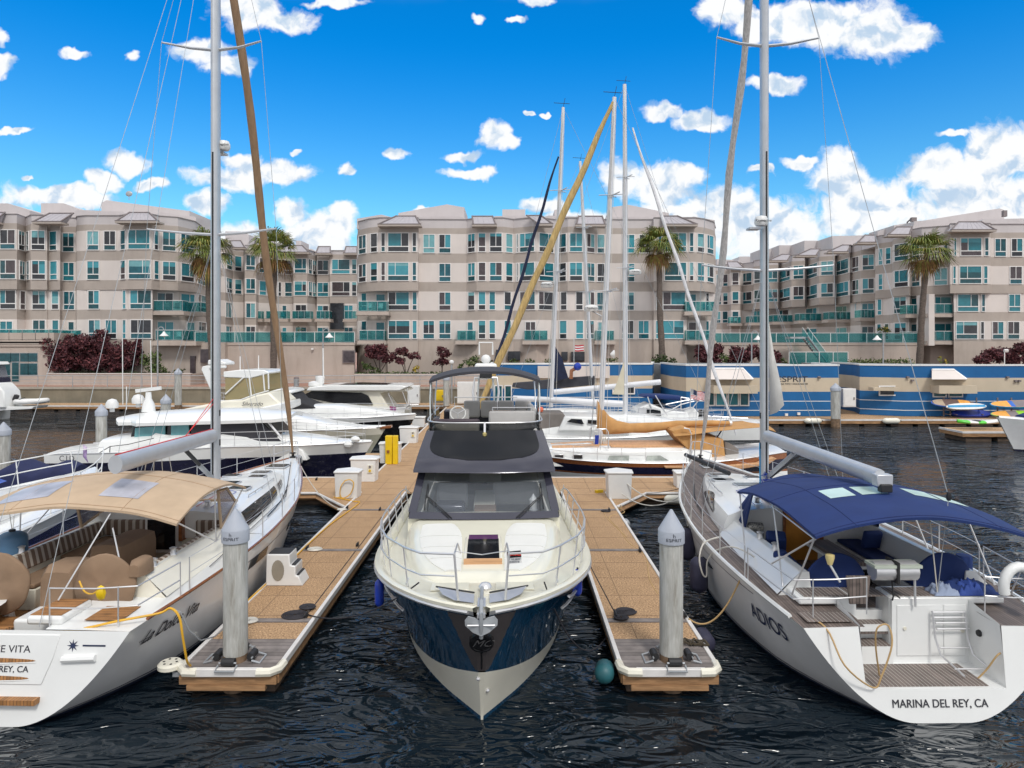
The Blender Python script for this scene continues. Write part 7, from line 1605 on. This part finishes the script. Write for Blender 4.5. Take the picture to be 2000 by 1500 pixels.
# --- white flybridge boat with cream enclosure
t, H = side_boat('flybridge_boat', 'off white flybridge boat with cream clear enclosure and raked arch, bow pointing right', 'motor boat', -20.5, -6.9, 37.6, 1.9, ((0, 1.2), (.5, 1.45), (1, 1.55)), [(-.2, .04, NV, 2), (.04, .72, mat('putty_hull', (.40, .39, .31), .4), 6), (.72, 1, gel2, 2)])
m = MB(); roofloft(m, [(3, 1.5, 1.3, .9), (8.5, 1.5, 1.5, .8), (10.5, 1.1, 1.52, .3), (12.4, .4, 1.55, .03)], gel); m.build('trunk_cabin', t)
shell(t, 'deckhouse', [(330, 870), (330, 805), (440, 782), (470, 782), (500, 771), (524, 766), (547, 788), (547, 800), (520, 812), (548, 842), (548, 870)], 36.1, 39.1, gel2, .1, .1)
shell(t, 'bridge_visor', [(430, 824), (430, 797), (505, 797), (547, 788), (548, 802), (516, 815), (470, 820)], 35.8, 39.4, gel, .1, .06)
shell(t, 'deckhouse_window', [(440, 850), (440, 826), (516, 817), (545, 845)], 35.98, 36.08, black, 0, 0)
shell(t, 'clear_enclosure', [(440, 781), (440, 736), (486, 737), (522, 727), (524, 762), (500, 769), (465, 780)], 36.35, 38.9, cvinyl, 0, .0)
shell(t, 'enclosure_top', [(436, 737), (436, 726), (470, 722), (516, 723), (525, 727), (524, 730), (488, 739)], 36.3, 38.95, gel, 0, .08)
tubes(t, 'enclosure_frame', [[(487, 737), (491, 774)], [(514, 728), (517, 763)], [(524, 728), (525, 760)], [(440, 770), (476, 737)], [(441, 783), (470, 781), (500, 770), (525, 763)]], 36.28, gel, .04)
shell(t, 'raked_arch', [(393, 722), (395, 716), (404, 714), (440, 714), (440, 719), (408, 720), (430, 775), (418, 778)], 36.3, 36.5, gel, 0, .03); shell(t, 'raked_arch', [(393, 722), (395, 716), (404, 714), (440, 714), (440, 719), (408, 720), (430, 775), (418, 778)], 38.7, 38.9, gel, 0, .03)
shell(t, 'radar_bar', [(405, 713), (406, 703), (425, 702), (440, 708), (440, 713)], 36.9, 38.2, plasw, 0, .05); tubes(t, 'whip_antenna', [[(469, 724), (469, 696)], [(505, 724), (505, 694)]], 37.6, whitep, .025)
text('Silverado', .30, ink, t, inv(t) @ P(492, 789, 36.05), 'boat_lettering', rz=90, shear=.4)
tubes(t, 'windscreen_bar', [[(511, 816), (538, 842)], [(555, 812), (574, 827)]], 36.0, whitep, .035)
shell(t, 'bow_pulpit', [(700, 838), (764, 831), (764, 836), (706, 842)], 37.4, 37.8, wood, 0, .02)
# --- black canvas express cruiser
t, H = side_boat('express_cruiser', 'white express cruiser with black canvas cover and black hull sides, bow pointing right', 'motor boat', -19.0, -6.1, 43.6, 1.9, ((0, 1.25), (.5, 1.5), (1, 1.62)), [(-.2, .04, black, 2), (.04, .80, black, 6), (.80, 1, gel, 2)])
m = MB(); roofloft(m, [(4.5, 1.5, 1.4, .8), (8, 1.4, 1.5, .75), (10.2, 1.1, 1.55, .45), (12.2, .4, 1.6, .03)], gel); m.build('trunk_cabin', t)
shell(t, 'black_canvas_cover', [(520, 812), (522, 771), (566, 769), (578, 783), (616, 797), (570, 806), (545, 812)], 42.2, 45.0, blackc, .15, .08); shell(t, 'cover_top', [(518, 772), (520, 763), (545, 760), (568, 763), (570, 769)], 42.2, 45.0, gel, 0, .1)
m = MB(); q = inv(t) @ P(778, 818, 43.6); m.obox(q, (.4, .5, .14), black); m.build('bow_cleat_plate', t)
# --- trawler with dark glass
t, H = side_boat('trawler_yacht', 'cream trawler yacht with long dark window band and open aft deck, stern pointing right', 'motor boat', -7.9, -22.5, 52.0, 2.1, ((0, 1.35), (.5, 1.4), (1, 1.8)), [(-.2, .04, NV, 2), (.04, .8, gel2, 5), (.8, 1, gel, 2)], railm=True)
shell(t, 'deckhouse', [(560, 806), (575, 783), (612, 760), (756, 760), (790, 760), (795, 765), (755, 766), (742, 768), (752, 785), (763, 800), (763, 806)], 50.3, 53.8, gel2, .1, .06); shell(t, 'window_band', [(586, 774), (608, 764), (706, 767), (719, 773), (728, 790), (660, 789)], 50.2, 50.34, black, 0, 0)
shell(t, 'roof', [(598, 763), (602, 757), (640, 753), (785, 753), (795, 756), (780, 763)], 50.0, 54.1, gel, 0, .05); shell(t, 'solar_panel', [(650, 752), (690, 750), (780, 752), (780, 754), (650, 754)], 51, 53.5, black, 0, 0)
tubes(t, 'aft_rail', [[(740, 796), (765, 797), (800, 797)], [(795, 758), (801, 790)], [(758, 768), (770, 795)], [(786, 765), (797, 795)]], 50.2, steel, .03); flat(t, 'ensign', [(761, 793), (774, 796), (773, 803), (762, 804)], 50.1, mat('ensign_red', (.55, .06, .10), .8, c2=(.2, .1, .35), scale=2)); tubes(t, 'ensign_staff', [[(761, 792), (762, 806)]], 50.15, steel, .02)
m = MB(); q = inv(t) @ P(614, 753, 52); m.lathe([(.1, -.3), (.45, 0), (.45, .25), (.1, .35)], q, plasw, 12); m.lathe([(.08, -.3), (.35, .5), (.35, .65), (.08, .7)], inv(t) @ P(625, 752, 52), plasw, 12); m.each('radar_dome', t, per=1); tubes(t, 'radar_mast', [[(622, 755), (632, 748), (631, 680)]], 52, whitep, .05)
# --- small cruiser at the far left with tender
t, H = side_boat('cabin_cruiser', 'small white cabin cruiser at the far left edge, stern pointing right', 'motor boat', -41.5, -53, 55.3, 1.4, ((0, .85), (.5, 1.2), (1, 1.5)), [(-.2, .04, NV, 2), (.04, 1, gel, 4)], railm=False)
shell(t, 'deckhouse', [(-90, 797), (-90, 748), (-10, 748), (6, 765), (10, 797)], 54, 56, gel, .1, .1); shell(t, 'dark_stripe', [(-90, 749), (-90, 738), (-13, 738), (-10, 749)], 54.1, 55.9, NV, 0, .03); shell(t, 'clear_enclosure', [(-90, 738), (-90, 711), (-20, 711), (-13, 738)], 54.2, 55.8, vinyl, 0, 0); shell(t, 'enclosure_top', [(-90, 713), (-90, 706), (-20, 707), (-16, 713)], 54, 56, gel, 0, .05)
shell(t, 'swim_platform', [(-30, 801), (-10, 795), (66, 794), (62, 799), (-10, 803)], 54.2, 56, gel, 0, .04)
td = thing('inflatable_tender', 'small grey white inflatable tender with black outboard on the stern platform at far left', 'tender', P(60, 792, 55)); m = MB()
c0 = td.location
ring = [Vector((1.25*math.cos(a)*(1 if math.cos(a) > 0 else .9), .62*math.sin(a), .32+.10*max(0, math.cos(a)))) for a in [2*math.pi*k/24 for k in range(24)]]; m.tube(ring, .20, plasw, 10, closed=True); m.build('tube', td); MB().box(-1.0, .9, -.5, .5, .15, .25, galv).build('floor', td)
m = MB(); m.obox((-1.2, 0, .62), (.28, .3, .5), rub, (0, .4, 0)); m.obox((-.8, .1, .55), (.6, .06, .06), rub, (0, -.3, 0)); m.build('outboard', td, bev=.05); m = MB(); m.obox((.2, 0, .42), (.25, 1.0, .05), rub); m.build('thwart', td)
# ================================================================ SAILBOATS BEHIND ON THE RIGHT
def sail_side(lab, xs, xb, Y, half, zs, bands, mast_u, mast_v0, top_u, top_v, boom=None, grp='sailboats moored behind on the right', roof=None, roofm=None, r=.10, spr=(.45, .72), deckm=None, masty=None):
    t, H = side_boat('sailboat', lab, 'sailboat', xs, xb, Y, half, zs, bands, railm=True, grp=grp, stern_w=.7, deckm=deckm)
    if roof: m = MB(); roofloft(m, roof, roofm or gel); m.build('coachroof', t)
    M = inv(t); a = P(mast_u, mast_v0, Y); b = P(top_u, top_v, Y); m = MB(); m.tube([M @ a, M @ a.lerp(b, .6), M @ b], [r, r*.95, r*.75], mast_m(lab), 10)
    m.build('mast', t); m = MB()
    for f in spr:
        for sd in (1, -1): q = a.lerp(b, f); MB().tube([M @ q, M @ (q+Vector((.35, sd*1.1*(1.2-f), .08)))], .03, alu, 5).build('spreader', t)
        MB().tube([M @ (a.lerp(b, f)+Vector((-.55, -.2, 0))), M @ (a.lerp(b, f)+Vector((.55, -.2, .05)))], .022, alu, 5).build('spreader', t)
    for sd in (1, -1):
        for f in spr+(1.0,): m.tube([M @ (Vector((a.x-.2, Y+sd*(half-.15), 1.5))), M @ a.lerp(b, f)], .008, galv, 4)
    sx = 1 if xb > xs else -1
    m.tube([M @ b, M @ Vector((xs, Y, 1.6))], .008, galv, 4); m.tube([M @ b, M @ Vector((xb, Y, 1.6))], .008, galv, 4)
    for dx, dy in ((-.22, -.2), (.25, -.25), (-.1, -.3)): m.tube([M @ (a+Vector((dx, dy, 0))), M @ (b+Vector((dx*.3, dy*.3, -.3)))], .009, rope, 4)
    m.build('shroud', t)
    m = MB(); m.tube([M @ b, M @ (b+Vector((.1, 0, .5)))], .012, rub, 4); m.tube([M @ (b+Vector((-.5, 0, .25))), M @ (b+Vector((.35, 0, .2)))], .015, rub, 4); m.build('wind_vane', t)
    if boom: m = MB(); m.tube([M @ P(*boom[0]), M @ P(*boom[1])], boom[2], boom[3], 10); m.build('boom', t)
    return t, H, M, a, b
def mast_m(l): return mat('mast_white', (.66, .67, .70), .4, var=.04)
def furled(T, a, b, r, m_, name='furled_headsail'):
    M = inv(T); pts = [M @ (a.lerp(b, k/20)+Vector((.03*math.sin(k*1.3), 0, 0))) for k in range(21)]; MB().tube(pts, [r*(.4+.75*min(1, k/3)*min(1, (20-k)/6+.3)+.07*math.sin(k*1.9)) for k in range(21)], m_, 8).build(name, T)
def rd(T, u, v, D, word, r=.3):
    M = inv(T); q = P(u, v, D); m = MB(); m.lathe([(r*.9, -.12), (r, -.06), (r, .08), (r*.8, .15), (.02, .17)], M @ q, plasw, 14); o = m.build('radar_dome', T)
    if word: text(word, .13, ink, T, M @ (q+Vector((0, -r-.01, .01))), 'radar_lettering', rz=90 if abs(T.rotation_euler.z+math.pi/2) < .1 else -90)
# classic tan boat
ts_, H, M, a, b = sail_side('classic white sailboat with ochre sail cover, ochre awning and timber rub rails', 12.0, -1.9, 31.2, 1.95, ((0, 1.35), (.25, 1.02), (.6, 1.02), (1, 1.5)),
    [(-.2, .04, NV, 2), (.04, .40, gel, 4), (.40, .47, wood, 1), (.47, .80, NV, 3), (.80, .92, wood, 1), (.92, 1.0, wood, 1)], 1171, 880, 1200, 190, None, roof=[(3.2, 1.15, 1.0, .50), (5, 1.2, 1.0, .52), (8.5, 1.15, 1.0, .50), (10.5, .9, 1.05, .38), (11.6, .5, 1.1, .15)], r=.125)
m = MB(); roofloft(m, [(4.4, .95, 1.46, .10), (7.6, .95, 1.46, .09), (7.62, .55, 1.46, .09), (8.1, .55, 1.46, .09), (8.12, .9, 1.45, .09), (10.2, .7, 1.36, .10)], teakb, ((1, 0), (1, .8), (.96, .97), (.5, 1.02), (0, 1.04))); m.build('roof_cover', ts_)
for u0, u1 in ((1084, 1100), (1121, 1137)): shell(ts_, 'porthole', [(u0, 896), (u0, 889), (u1, 889), (u1, 896)], 29.62, 29.68, GL[3], 0, .01); shell(ts_, 'porthole_frame', [(u0-2, 898), (u0-2, 887), (u1+2, 887), (u1+2, 898)], 29.68, 29.74, steel, 0, .02)
for q in ([(1186, 902), (1190, 890), (1229, 890), (1228, 903)], [(1262, 904), (1264, 890), (1290, 890), (1314, 904)]): flat(ts_, 'cabin_window', q, 29.70, mat('hazy_window', (.38, .41, .38), .2, var=.4, scale=3))
shell(ts_, 'cabin_side', [(1062, 912), (1064, 883), (1335, 881), (1350, 892), (1420, 898), (1420, 912)], 29.75, 32.6, gel, .05, .04)
# sail cover as one wrinkled volume
rows = []
prof_ = [(1166, 782, 838), (1173, 788, 844), (1180, 801, 848), (1190, 812, 849), (1205, 822, 847), (1230, 826, 846), (1262, 826, 845), (1290, 824, 842), (1320, 822, 837), (1350, 821, 834), (1390, 821, 832), (1424, 822, 830)]
for i, (u, vt, vb) in enumerate(prof_):
    for s_ in (0,):
        zt, zb_ = Z(vt, 31.2), Z(vb, 31.2); c = (zt+zb_)/2; hh = (zt-zb_)/2; ww = .16+.05*math.sin(i*1.7); rows.append([M @ Vector((X(u, 31.2), 31.2-ww*math.cos(a_)*(1+.25*math.sin(i*2.1+a_*3)), c+hh*math.sin(a_)*(1+.09*math.sin(i*3+a_*2)))) for a_ in [2*math.pi*k/12 for k in range(12)]])
m = MB(); m.grid(rows, tanc2, True); m.add(rows[0], [tuple(range(12))], tanc2); m.add(rows[-1], [tuple(range(12))], tanc2); m.build('sail_cover', ts_, sharp=70)
tubes(ts_, 'boom_end', [[(1424, 826), (1429, 826)]], 31.2, whitep, .12)
m = MB(); rws = []
for u, v0, v1 in ((1312, 833, 851), (1345, 834, 848), (1390, 836, 841), (1440, 832, 836), (1480, 828, 833), (1508, 829, 842)): rws.append([M @ Vector((X(u, 30.4), 31.2+1.25*k/4, Z(v1, 30.2)+(Z(v0, 31.2)-Z(v1, 30.2))*(1-(k/4)**2))) for k in range(-4, 5)])
m.grid(rws, tanc2); m.build('awning', ts_, solid=.02)
shell(ts_, 'spray_hood', [(1312, 842), (1340, 834), (1372, 850), (1414, 858), (1418, 900), (1388, 898), (1345, 880)], 30.1, 32.3, tanc2, .1, .05); shell(ts_, 'side_curtain', [(1418, 898), (1416, 862), (1430, 868), (1444, 878), (1444, 898)], 30.3, 32.2, grayc, .1, .04)
tubes(ts_, 'hood_arch', [[(1348, 898), (1350, 848), (1346, 838), (1336, 836)], [(1152, 860), (1152, 840), (1156, 832), (1166, 832)], [(1160, 866), (1160, 842), (1165, 838), (1184, 838), (1188, 844), (1188, 876)]], 30.0, steel, .03); tubes(ts_, 'blue_halyard', [[(1166, 878), (1168, 850)], [(1163, 876), (1164, 850)]], 30.9, fendb, .05); tubes(ts_, 'coiled_rope', [[(1174, 876), (1175, 850)], [(1179, 876), (1180, 850)], [(1184, 874), (1183, 852)]], 30.9, rope, .03)
shell(ts_, 'deck_cover_strip', [(1296, 910), (1300, 915), (1440, 918), (1500, 908), (1518, 896), (1510, 893), (1480, 905), (1420, 909)], 29.2, 29.5, teakb, 0, .03)
furled(ts_, P(960, 745, 31.2)+Vector((-.9, 0, -1.9)), P(1197, 200, 31.2), .135, mat('straw_sail', (.48, .34, .14), .9, var=.25, bump=.4, sx=(4, 4, .8)))
rd(ts_, 1155, 603, 31.3, 'Raytheon', .32); tubes(ts_, 'radar_bracket', [[(1155, 607), (1176, 618)]], 31.2, alu, .03); m = MB(); q = M @ P(1192, 692, 31.0); m.lathe([(.04, 0), (.18, -.14), (.20, -.18)], q, whitep, 14, 'y'); m.build('deck_light', ts_)
# white sailboat with long boom and grey hood
ws_, H, M, a, b = sail_side('white sailboat with dark blue furled headsail and grey spray hood, tall mast nearest the yacht', -1.6, 11.2, 36.6, 1.9, ((0, 1.25), (.5, 1.3), (1, 1.5)), [(-.2, .04, NV, 2), (.04, .55, gel, 3), (.55, .80, NV, 1), (.80, 1, gel, 1)], 1076, 795, 1100, 210,
    ((1075, 781, 36.6), (1216, 789, 36.6), .18, mat('mast_white', (.66, .67, .70), .4)), roof=[(2.2, 1.3, 1.3, .35), (4, 1.35, 1.3, .6), (8.5, 1.2, 1.32, .5), (10.4, .7, 1.35, .15)], r=.115)
M = inv(ws_); m = MB(); m.tube([M @ P(1002, 778, 36.6), M @ P(1076, 781, 36.6)], .16, MT['mast_white'], 10); m.build('boom', ws_)
shell(ws_, 'spray_hood', [(1045, 812), (1050, 808), (1098, 808), (1104, 812), (1118, 836), (1096, 850), (1058, 852)], 35.3, 37.6, grayc, .25, .08)
for q in ([(1107, 824), (1116, 818), (1136, 819), (1141, 829)], [(1148, 827), (1148, 820), (1168, 821), (1168, 829)]): flat(ws_, 'cabin_window', q, 34.98, darkgl)
shell(ws_, 'cabin_side', [(1090, 842), (1104, 814), (1185, 816), (1230, 834), (1235, 842)], 35.0, 37.9, gel, .2, .08)
m = MB(); m.sphere(M @ P(1056, 800, 36), .16, mat('orange_buoy', (.75, .16, .08), .5), 8); m.build('buoy', ws_)
furled(ws_, P(940, 800, 36.6), P(1090, 306, 36.6), .07, mat('midnight_sail', (.012, .018, .05), .9, var=.3)); rd(ws_, 1068, 557, 36.4, 'RAYTHEON', .32)
# boat with white furled jib, bow right
sb_, H, M, a, b = sail_side('white sailboat with a white furled headsail slanting down to the right', -.5, 13.2, 41.5, 1.9, ((0, 1.2), (.5, 1.3), (1, 1.5)), [(-.2, .04, NV, 2), (.04, .8, NV, 3), (.80, 1, gel, 1)], 1222, 818, 1220, 165,
    ((1082, 766, 41.5), (1290, 746, 41.5), .17, MT['mast_white']), roof=[(2.2, 1.3, 1.3, .35), (4, 1.35, 1.3, .6), (8.5, 1.2, 1.32, .5), (10.4, .7, 1.35, .15)], r=.15)
shell(sb_, 'furled_storm_sail', [(1196, 770), (1206, 745), (1219, 705), (1219, 771)], 41.3, 41.34, mat('cream_sail', (.62, .57, .44), .9, var=.05), 0, 0); furled(sb_, P(1438, 850, 37.5), P(1235, 250, 41.5), .085, mat('white_sail', (.64, .64, .66), .9, var=.15)); rd(sb_, 1240, 532, 41.3, 'FURUNO', .38)
# boat with dark boom cover
db, H, M, a, b = sail_side('white sailboat with charcoal boom cover and slim mast, farthest of the group', -2.5, 8.8, 46.2, 1.8, ((0, 1.2), (.5, 1.3), (1, 1.5)), [(-.2, .04, NV, 2), (.04, .8, gel, 3), (.80, 1, bluep, 1)], 1158, 780, 1133, 315, None, r=.12, roof=[(2, 1.2, 1.3, .4), (8, 1.1, 1.3, .4), (9.5, .5, 1.3, .1)])
shell(db, 'boom_cover', [(1000, 756), (1002, 748), (1040, 745), (1092, 739), (1162, 734), (1162, 752), (1090, 759), (1030, 761)], 46.0, 46.5, darkc, .1, .05); shell(db, 'blue_jib', [(1083, 745), (1083, 674), (1098, 700), (1110, 738)], 45.6, 45.66, mat('midnight_sail', (.012, .018, .05), .9), 0, 0)
tubes(db, 'wind_generator', [[(1115, 740), (1116, 724), (1130, 716)]], 45.5, wood, .14); m = MB(); m.sphere(inv(db) @ P(1128, 716, 45.4), .27, fendb, 10, (1.2, 1, 1)); m.build('blue_cap', db)
# sport cruiser with radar arch and flag
sc_, H = side_boat('sport_boat', 'cluttered white boat with dark blue folded top, steel arch and large flag', 'motor boat', 15.9, 5.2, 44.5, 1.8, ((0, 1.1), (.5, 1.35), (1, 1.5)), [(-.2, .04, NV, 2), (.04, 1, gel, 4)], grp=None)
shell(sc_, 'folded_top', [(1254, 776), (1262, 772), (1300, 772), (1340, 776), (1338, 783), (1290, 780)], 43.6, 45.4, bluec, 0, .08); shell(sc_, 'deckhouse', [(1240, 826), (1244, 800), (1270, 788), (1300, 800), (1345, 806), (1350, 826)], 43.4, 45.6, gel, .2, .1); flat(sc_, 'deckhouse_window', [(1250, 806), (1256, 796), (1290, 802), (1292, 812)], 43.35, darkgl)
tubes(sc_, 'steel_arch', [[(1265, 775), (1282, 826)], [(1280, 772), (1312, 826)], [(1300, 790), (1350, 780), (1380, 778)], [(1330, 776), (1372, 782)], [(1290, 812), (1330, 790), (1362, 782)], [(1350, 800), (1366, 780)], [(1330, 776), (1330, 800)]], 43.5, steel, .035)
shell(sc_, 'outboard', [(1366, 822), (1364, 806), (1372, 800), (1380, 806), (1378, 826)], 44, 44.5, black, 0, .06); shell(sc_, 'white_tank', [(1334, 822), (1336, 802), (1356, 796), (1366, 808), (1362, 824)], 43.9, 44.8, plasw, 0, .08); shell(sc_, 'gas_grill', [(1247, 810), (1247, 797), (1263, 797), (1263, 810)], 43.1, 43.3, steel, 0, .02)
fg = thing('national_flag', 'striped flag with blue starred corner at the stern of the cluttered boat', 'flag', P(1349, 780, 43.4)); m = MB()
A_ = [P(1350, 760, 43.4), P(1378, 768, 43.4)]; B_ = [P(1349, 779, 43.4), P(1379, 783, 43.4)]
for k in range(13):
    r0, r1 = k/13, (k+1)/13; mt_ = mat('flag_red', (.50, .02, .04), .8) if k % 2 == 0 else whitep
    row = lambda f: [A_[0].lerp(A_[1], a_/10).lerp(B_[0].lerp(B_[1], a_/10), f)+Vector((0, .08*math.sin(a_*1.2), .03*math.sin(a_*1.1))) for a_ in range(11)]
    m.grid([[p-fg.location for p in row(r0)], [p-fg.location for p in row(r1)]], mt_)
m.build('stripes', fg); m = MB(); row = lambda f: [A_[0].lerp(A_[1], a_/10).lerp(B_[0].lerp(B_[1], a_/10), f)+Vector((0, .08*math.sin(a_*1.2)-.012, .03*math.sin(a_*1.1)))-fg.location for a_ in range(5)]
m.grid([row(0), row(7/13)], inkb); m.build('canton', fg); m = MB()
for i in range(5):
    for j in range(4):
        q = row((j+.7)/8)[min(4, i)] if i < 4 else row((j+.7)/8)[3]; m.obox(q+Vector((.04, -.01, 0)), (.05, .006, .05), whitep, (0, .78, 0))
m.build('stars', fg); MB().tube([P(1349, 758, 43.4)-fg.location, P(1348, 800, 43.4)-fg.location], .025, steel, 6).build('staff', fg)
f2 = thing('national_flag', 'tiny distant striped flag on a staff left of the tallest masts', 'flag', P(1122, 680, 50)); m = MB()
for k in range(5): m.grid([[P(1123+3.4*i, 674+2.4*k+.6*math.sin(i), 50)-f2.location for i in range(6)], [P(1123+3.4*i, 674+2.4*(k+1)+.6*math.sin(i), 50)-f2.location for i in range(6)]], MT['flag_red'] if k % 2 == 0 else whitep)
m.build('stripes', f2); MB().tube([P(1121, 660, 50)-f2.location, P(1121, 745, 50)-f2.location], .03, steel, 5).build('staff', f2)
# ================================================================ PADDLE BOARDS, KAYAK, SMALL FLOAT, EDGE BOAT
def board(lab, u, v, D, L, W_, th, main, parts, tilt=0., rz=0., cat='paddle board', name='paddle_board', lift=.35):
    t = thing(name, lab, cat, P(u, v, D), 0, 'paddle boards racked by the blue building'); t.rotation_euler = (R(90-0)-lift-.5, R(tilt), rz)
    def outl(k, s_=1): return [(s_*(L/2*math.copysign(abs(math.cos(a))**.75, math.cos(a))), s_*W_/2*math.sin(a)) for a in [2*math.pi*i/32 for i in range(32)]]
    m = MB(); o = outl(0); m.grid([[(a*.97, b*.94, th/2) for a, b in o], [(a, b, th/4) for a, b in o], [(a, b, -th/4) for a, b in o], [(a*.97, b*.94, -th/2) for a, b in o]], parts[0] if parts else main, True); m.add([(a*.97, b*.94, th/2) for a, b in o], [tuple(range(32))], main); m.add([(a*.97, b*.94, -th/2) for a, b in o], [tuple(range(31, -1, -1))], main); m.build('shell', t)
    for x0, x1, mt_ in parts[1:]:
        q = MB(); n = 8; top = [(x0+(x1-x0)*i/n, .88*W_/2*max(0, 1-(abs(x0+(x1-x0)*i/n)/(L/2))**2.6)**.5) for i in range(n+1)]; q.add([(a, b, th/2+.004) for a, b in top]+[(a, -b, th/2+.004) for a, b in reversed(top)], [tuple(range(2*n+2))], mt_); q.build('deck_pad', t)
    return t
gp_ = mat('board_gray', (.22, .19, .20), .6); bd_ = mat('board_blue', (.03, .14, .55), .4)
board('blue edged paddle board with grey and orange deck, upper left of the rack', 1862, 788, 52.0, 3.4, .85, .12, mat('board_brown', (.14, .09, .08), .5), [bd_, (-1.55, -.75, mat('board_putty', (.42, .33, .24), .5)), (.45, 1.3, orange)], 2, lift=.35)
board('white paddle board with light blue stripe, in front on the rack', 1887, 794, 51.6, 3.05, .55, .14, whitep, [whitep, ], -1, lift=.1)
s_ = board('dark blue upturned kayak lying low under the racked boards', 1898, 808, 52.1, 3.0, .7, .25, mat('kayak_blue', (.008, .03, .26), .4), [mat('kayak_blue', (.008, .03, .26), .4)], 1, cat='kayak', name='kayak', lift=.3)
board('orange and blue paddle board with grey pad at the right edge, upper one', 2000, 789, 51.8, 5.2, .78, .12, orange, [skyb, (-1.15, -.8, bd_), (-.8, .7, gp_), (.7, 2.0, orange)], -1, lift=.4)
board('orange paddle board with green tail at the right edge, lower one', 2002, 809, 51.5, 5.2, .78, .12, orange, [mat('board_lime', (.35, .5, .12), .5), (-1.3, -.55, gp_), (-.55, 1.6, mat('lime', (.3, .65, .05), .5))], 0, lift=.45)
o = [c for c in bpy.data.objects if c.get('label', '').startswith('white paddle board')][0]
m = MB(); m.box(-1.42, 1.42, -.10, .10, .0745, .079, skyb); m.build('stripe', o)
rk = thing('board_rack', 'dark steel rack holding the paddle boards against the blue building', 'rack', P(1880, 815, 52.4)); m = MB()
for u in (1843, 1856, 1907, 1948, 1975): x_ = X(u, 52.5); m.box(x_-.04, x_+.04, 52.45, 52.53, .5, 2.0, trimd); m.box(x_-.03, x_+.03, 51.7, 52.45, 1.1, 1.16, trimd); m.box(x_-.03, x_+.03, 51.7, 52.45, .75, .80, trimd)
tag(m.build('frame', rk, True))
dock_piece('small weathered float with pale fendering carrying the green kayak', X(1868, 43.2), X(1990, 43.2)+.5, 42.6, 45.0, .62, 'float')
ky = thing('kayak', 'bright green and white sit on kayak lying on the small float', 'kayak', P(1910, 826, 43.9)); m = MB(); rows = []
for k in range(17):
    x_ = -1.35+2.7*k/16; w_ = .36*max(0, 1-(x_/1.36)**2)**.6+.01; z_ = .10*(x_/1.35)**2; rows.append([(x_, w_*math.cos(a), z_+.13*math.sin(a)*(1 if math.sin(a) > 0 else .8)) for a in [2*math.pi*j/14 for j in range(14)]])
m.grid(rows[:5], green, True); m.grid(rows[4:8], plasw, True); m.grid(rows[7:11], green, True); m.grid(rows[10:], plasw, True); m.build('hull', ky); m = MB(); m.lathe([(.28, .05), (.24, .10), (.01, .09)], (-.1, 0, .05), rub, 14); m.build('seat', ky); ky.location.z += .02
eb = thing('covered_boat', 'white boat bow with blue cover poking in at the right edge', 'motor boat', (X(1972, 38), 39, 0), R(90)); HE = Hull(8, ((0, 1.2), (.6, 1.2), (.85, .7), (1, .05)), ((0, 1.1), (.6, 1.0), (1, .02)), ((0, 1.4), (1, 1.9)), yw=(0, -1.0)); eb.location.x += 8.0
m = MB(); HE.skin(m, [(-.2, .05, NV, 1), (.05, .8, grayhull, 4), (.8, 1, gel, 2)], 20); HE.transom(m, grayhull); m.build('hull', eb); m = MB(); HE.deck(m, gel, 0, .99, None, .1); m.build('deck', eb); m = MB(); roofloft(m, [(.5, .9, 1.4, .7), (5.5, .9, 1.7, .55), (6.6, .5, 1.8, .2)], bluec); m.build('cover', eb)
m = MB(); m.lathe([(.11, -.3), (.15, -.1), (.15, .1), (.1, .3)], (X(1948, 50.7), 50.6, .45), gel2, 10, 'x')
for u, lab in ((1588, 'left one of the two cream fender rolls on the edge of the building dock'), (1741, 'right one of the two cream fender rolls on the edge of the building dock')):
    fender(lab, (X(u, 50.6), 50.62, .42), .22, 1.3, gel2, (1, 0, 0))
sd3 = thing('navy_awning', 'dark blue folded boat awning between the tallest mast and the flag', 'awning', P(1320, 775, 47)) if False else None
bt = thing('satellite_rack', 'small blue cooler and white box on the deck behind the ochre sail cover', 'box', P(1262, 795, 45)) if False else None
for p_ in (None,): pass
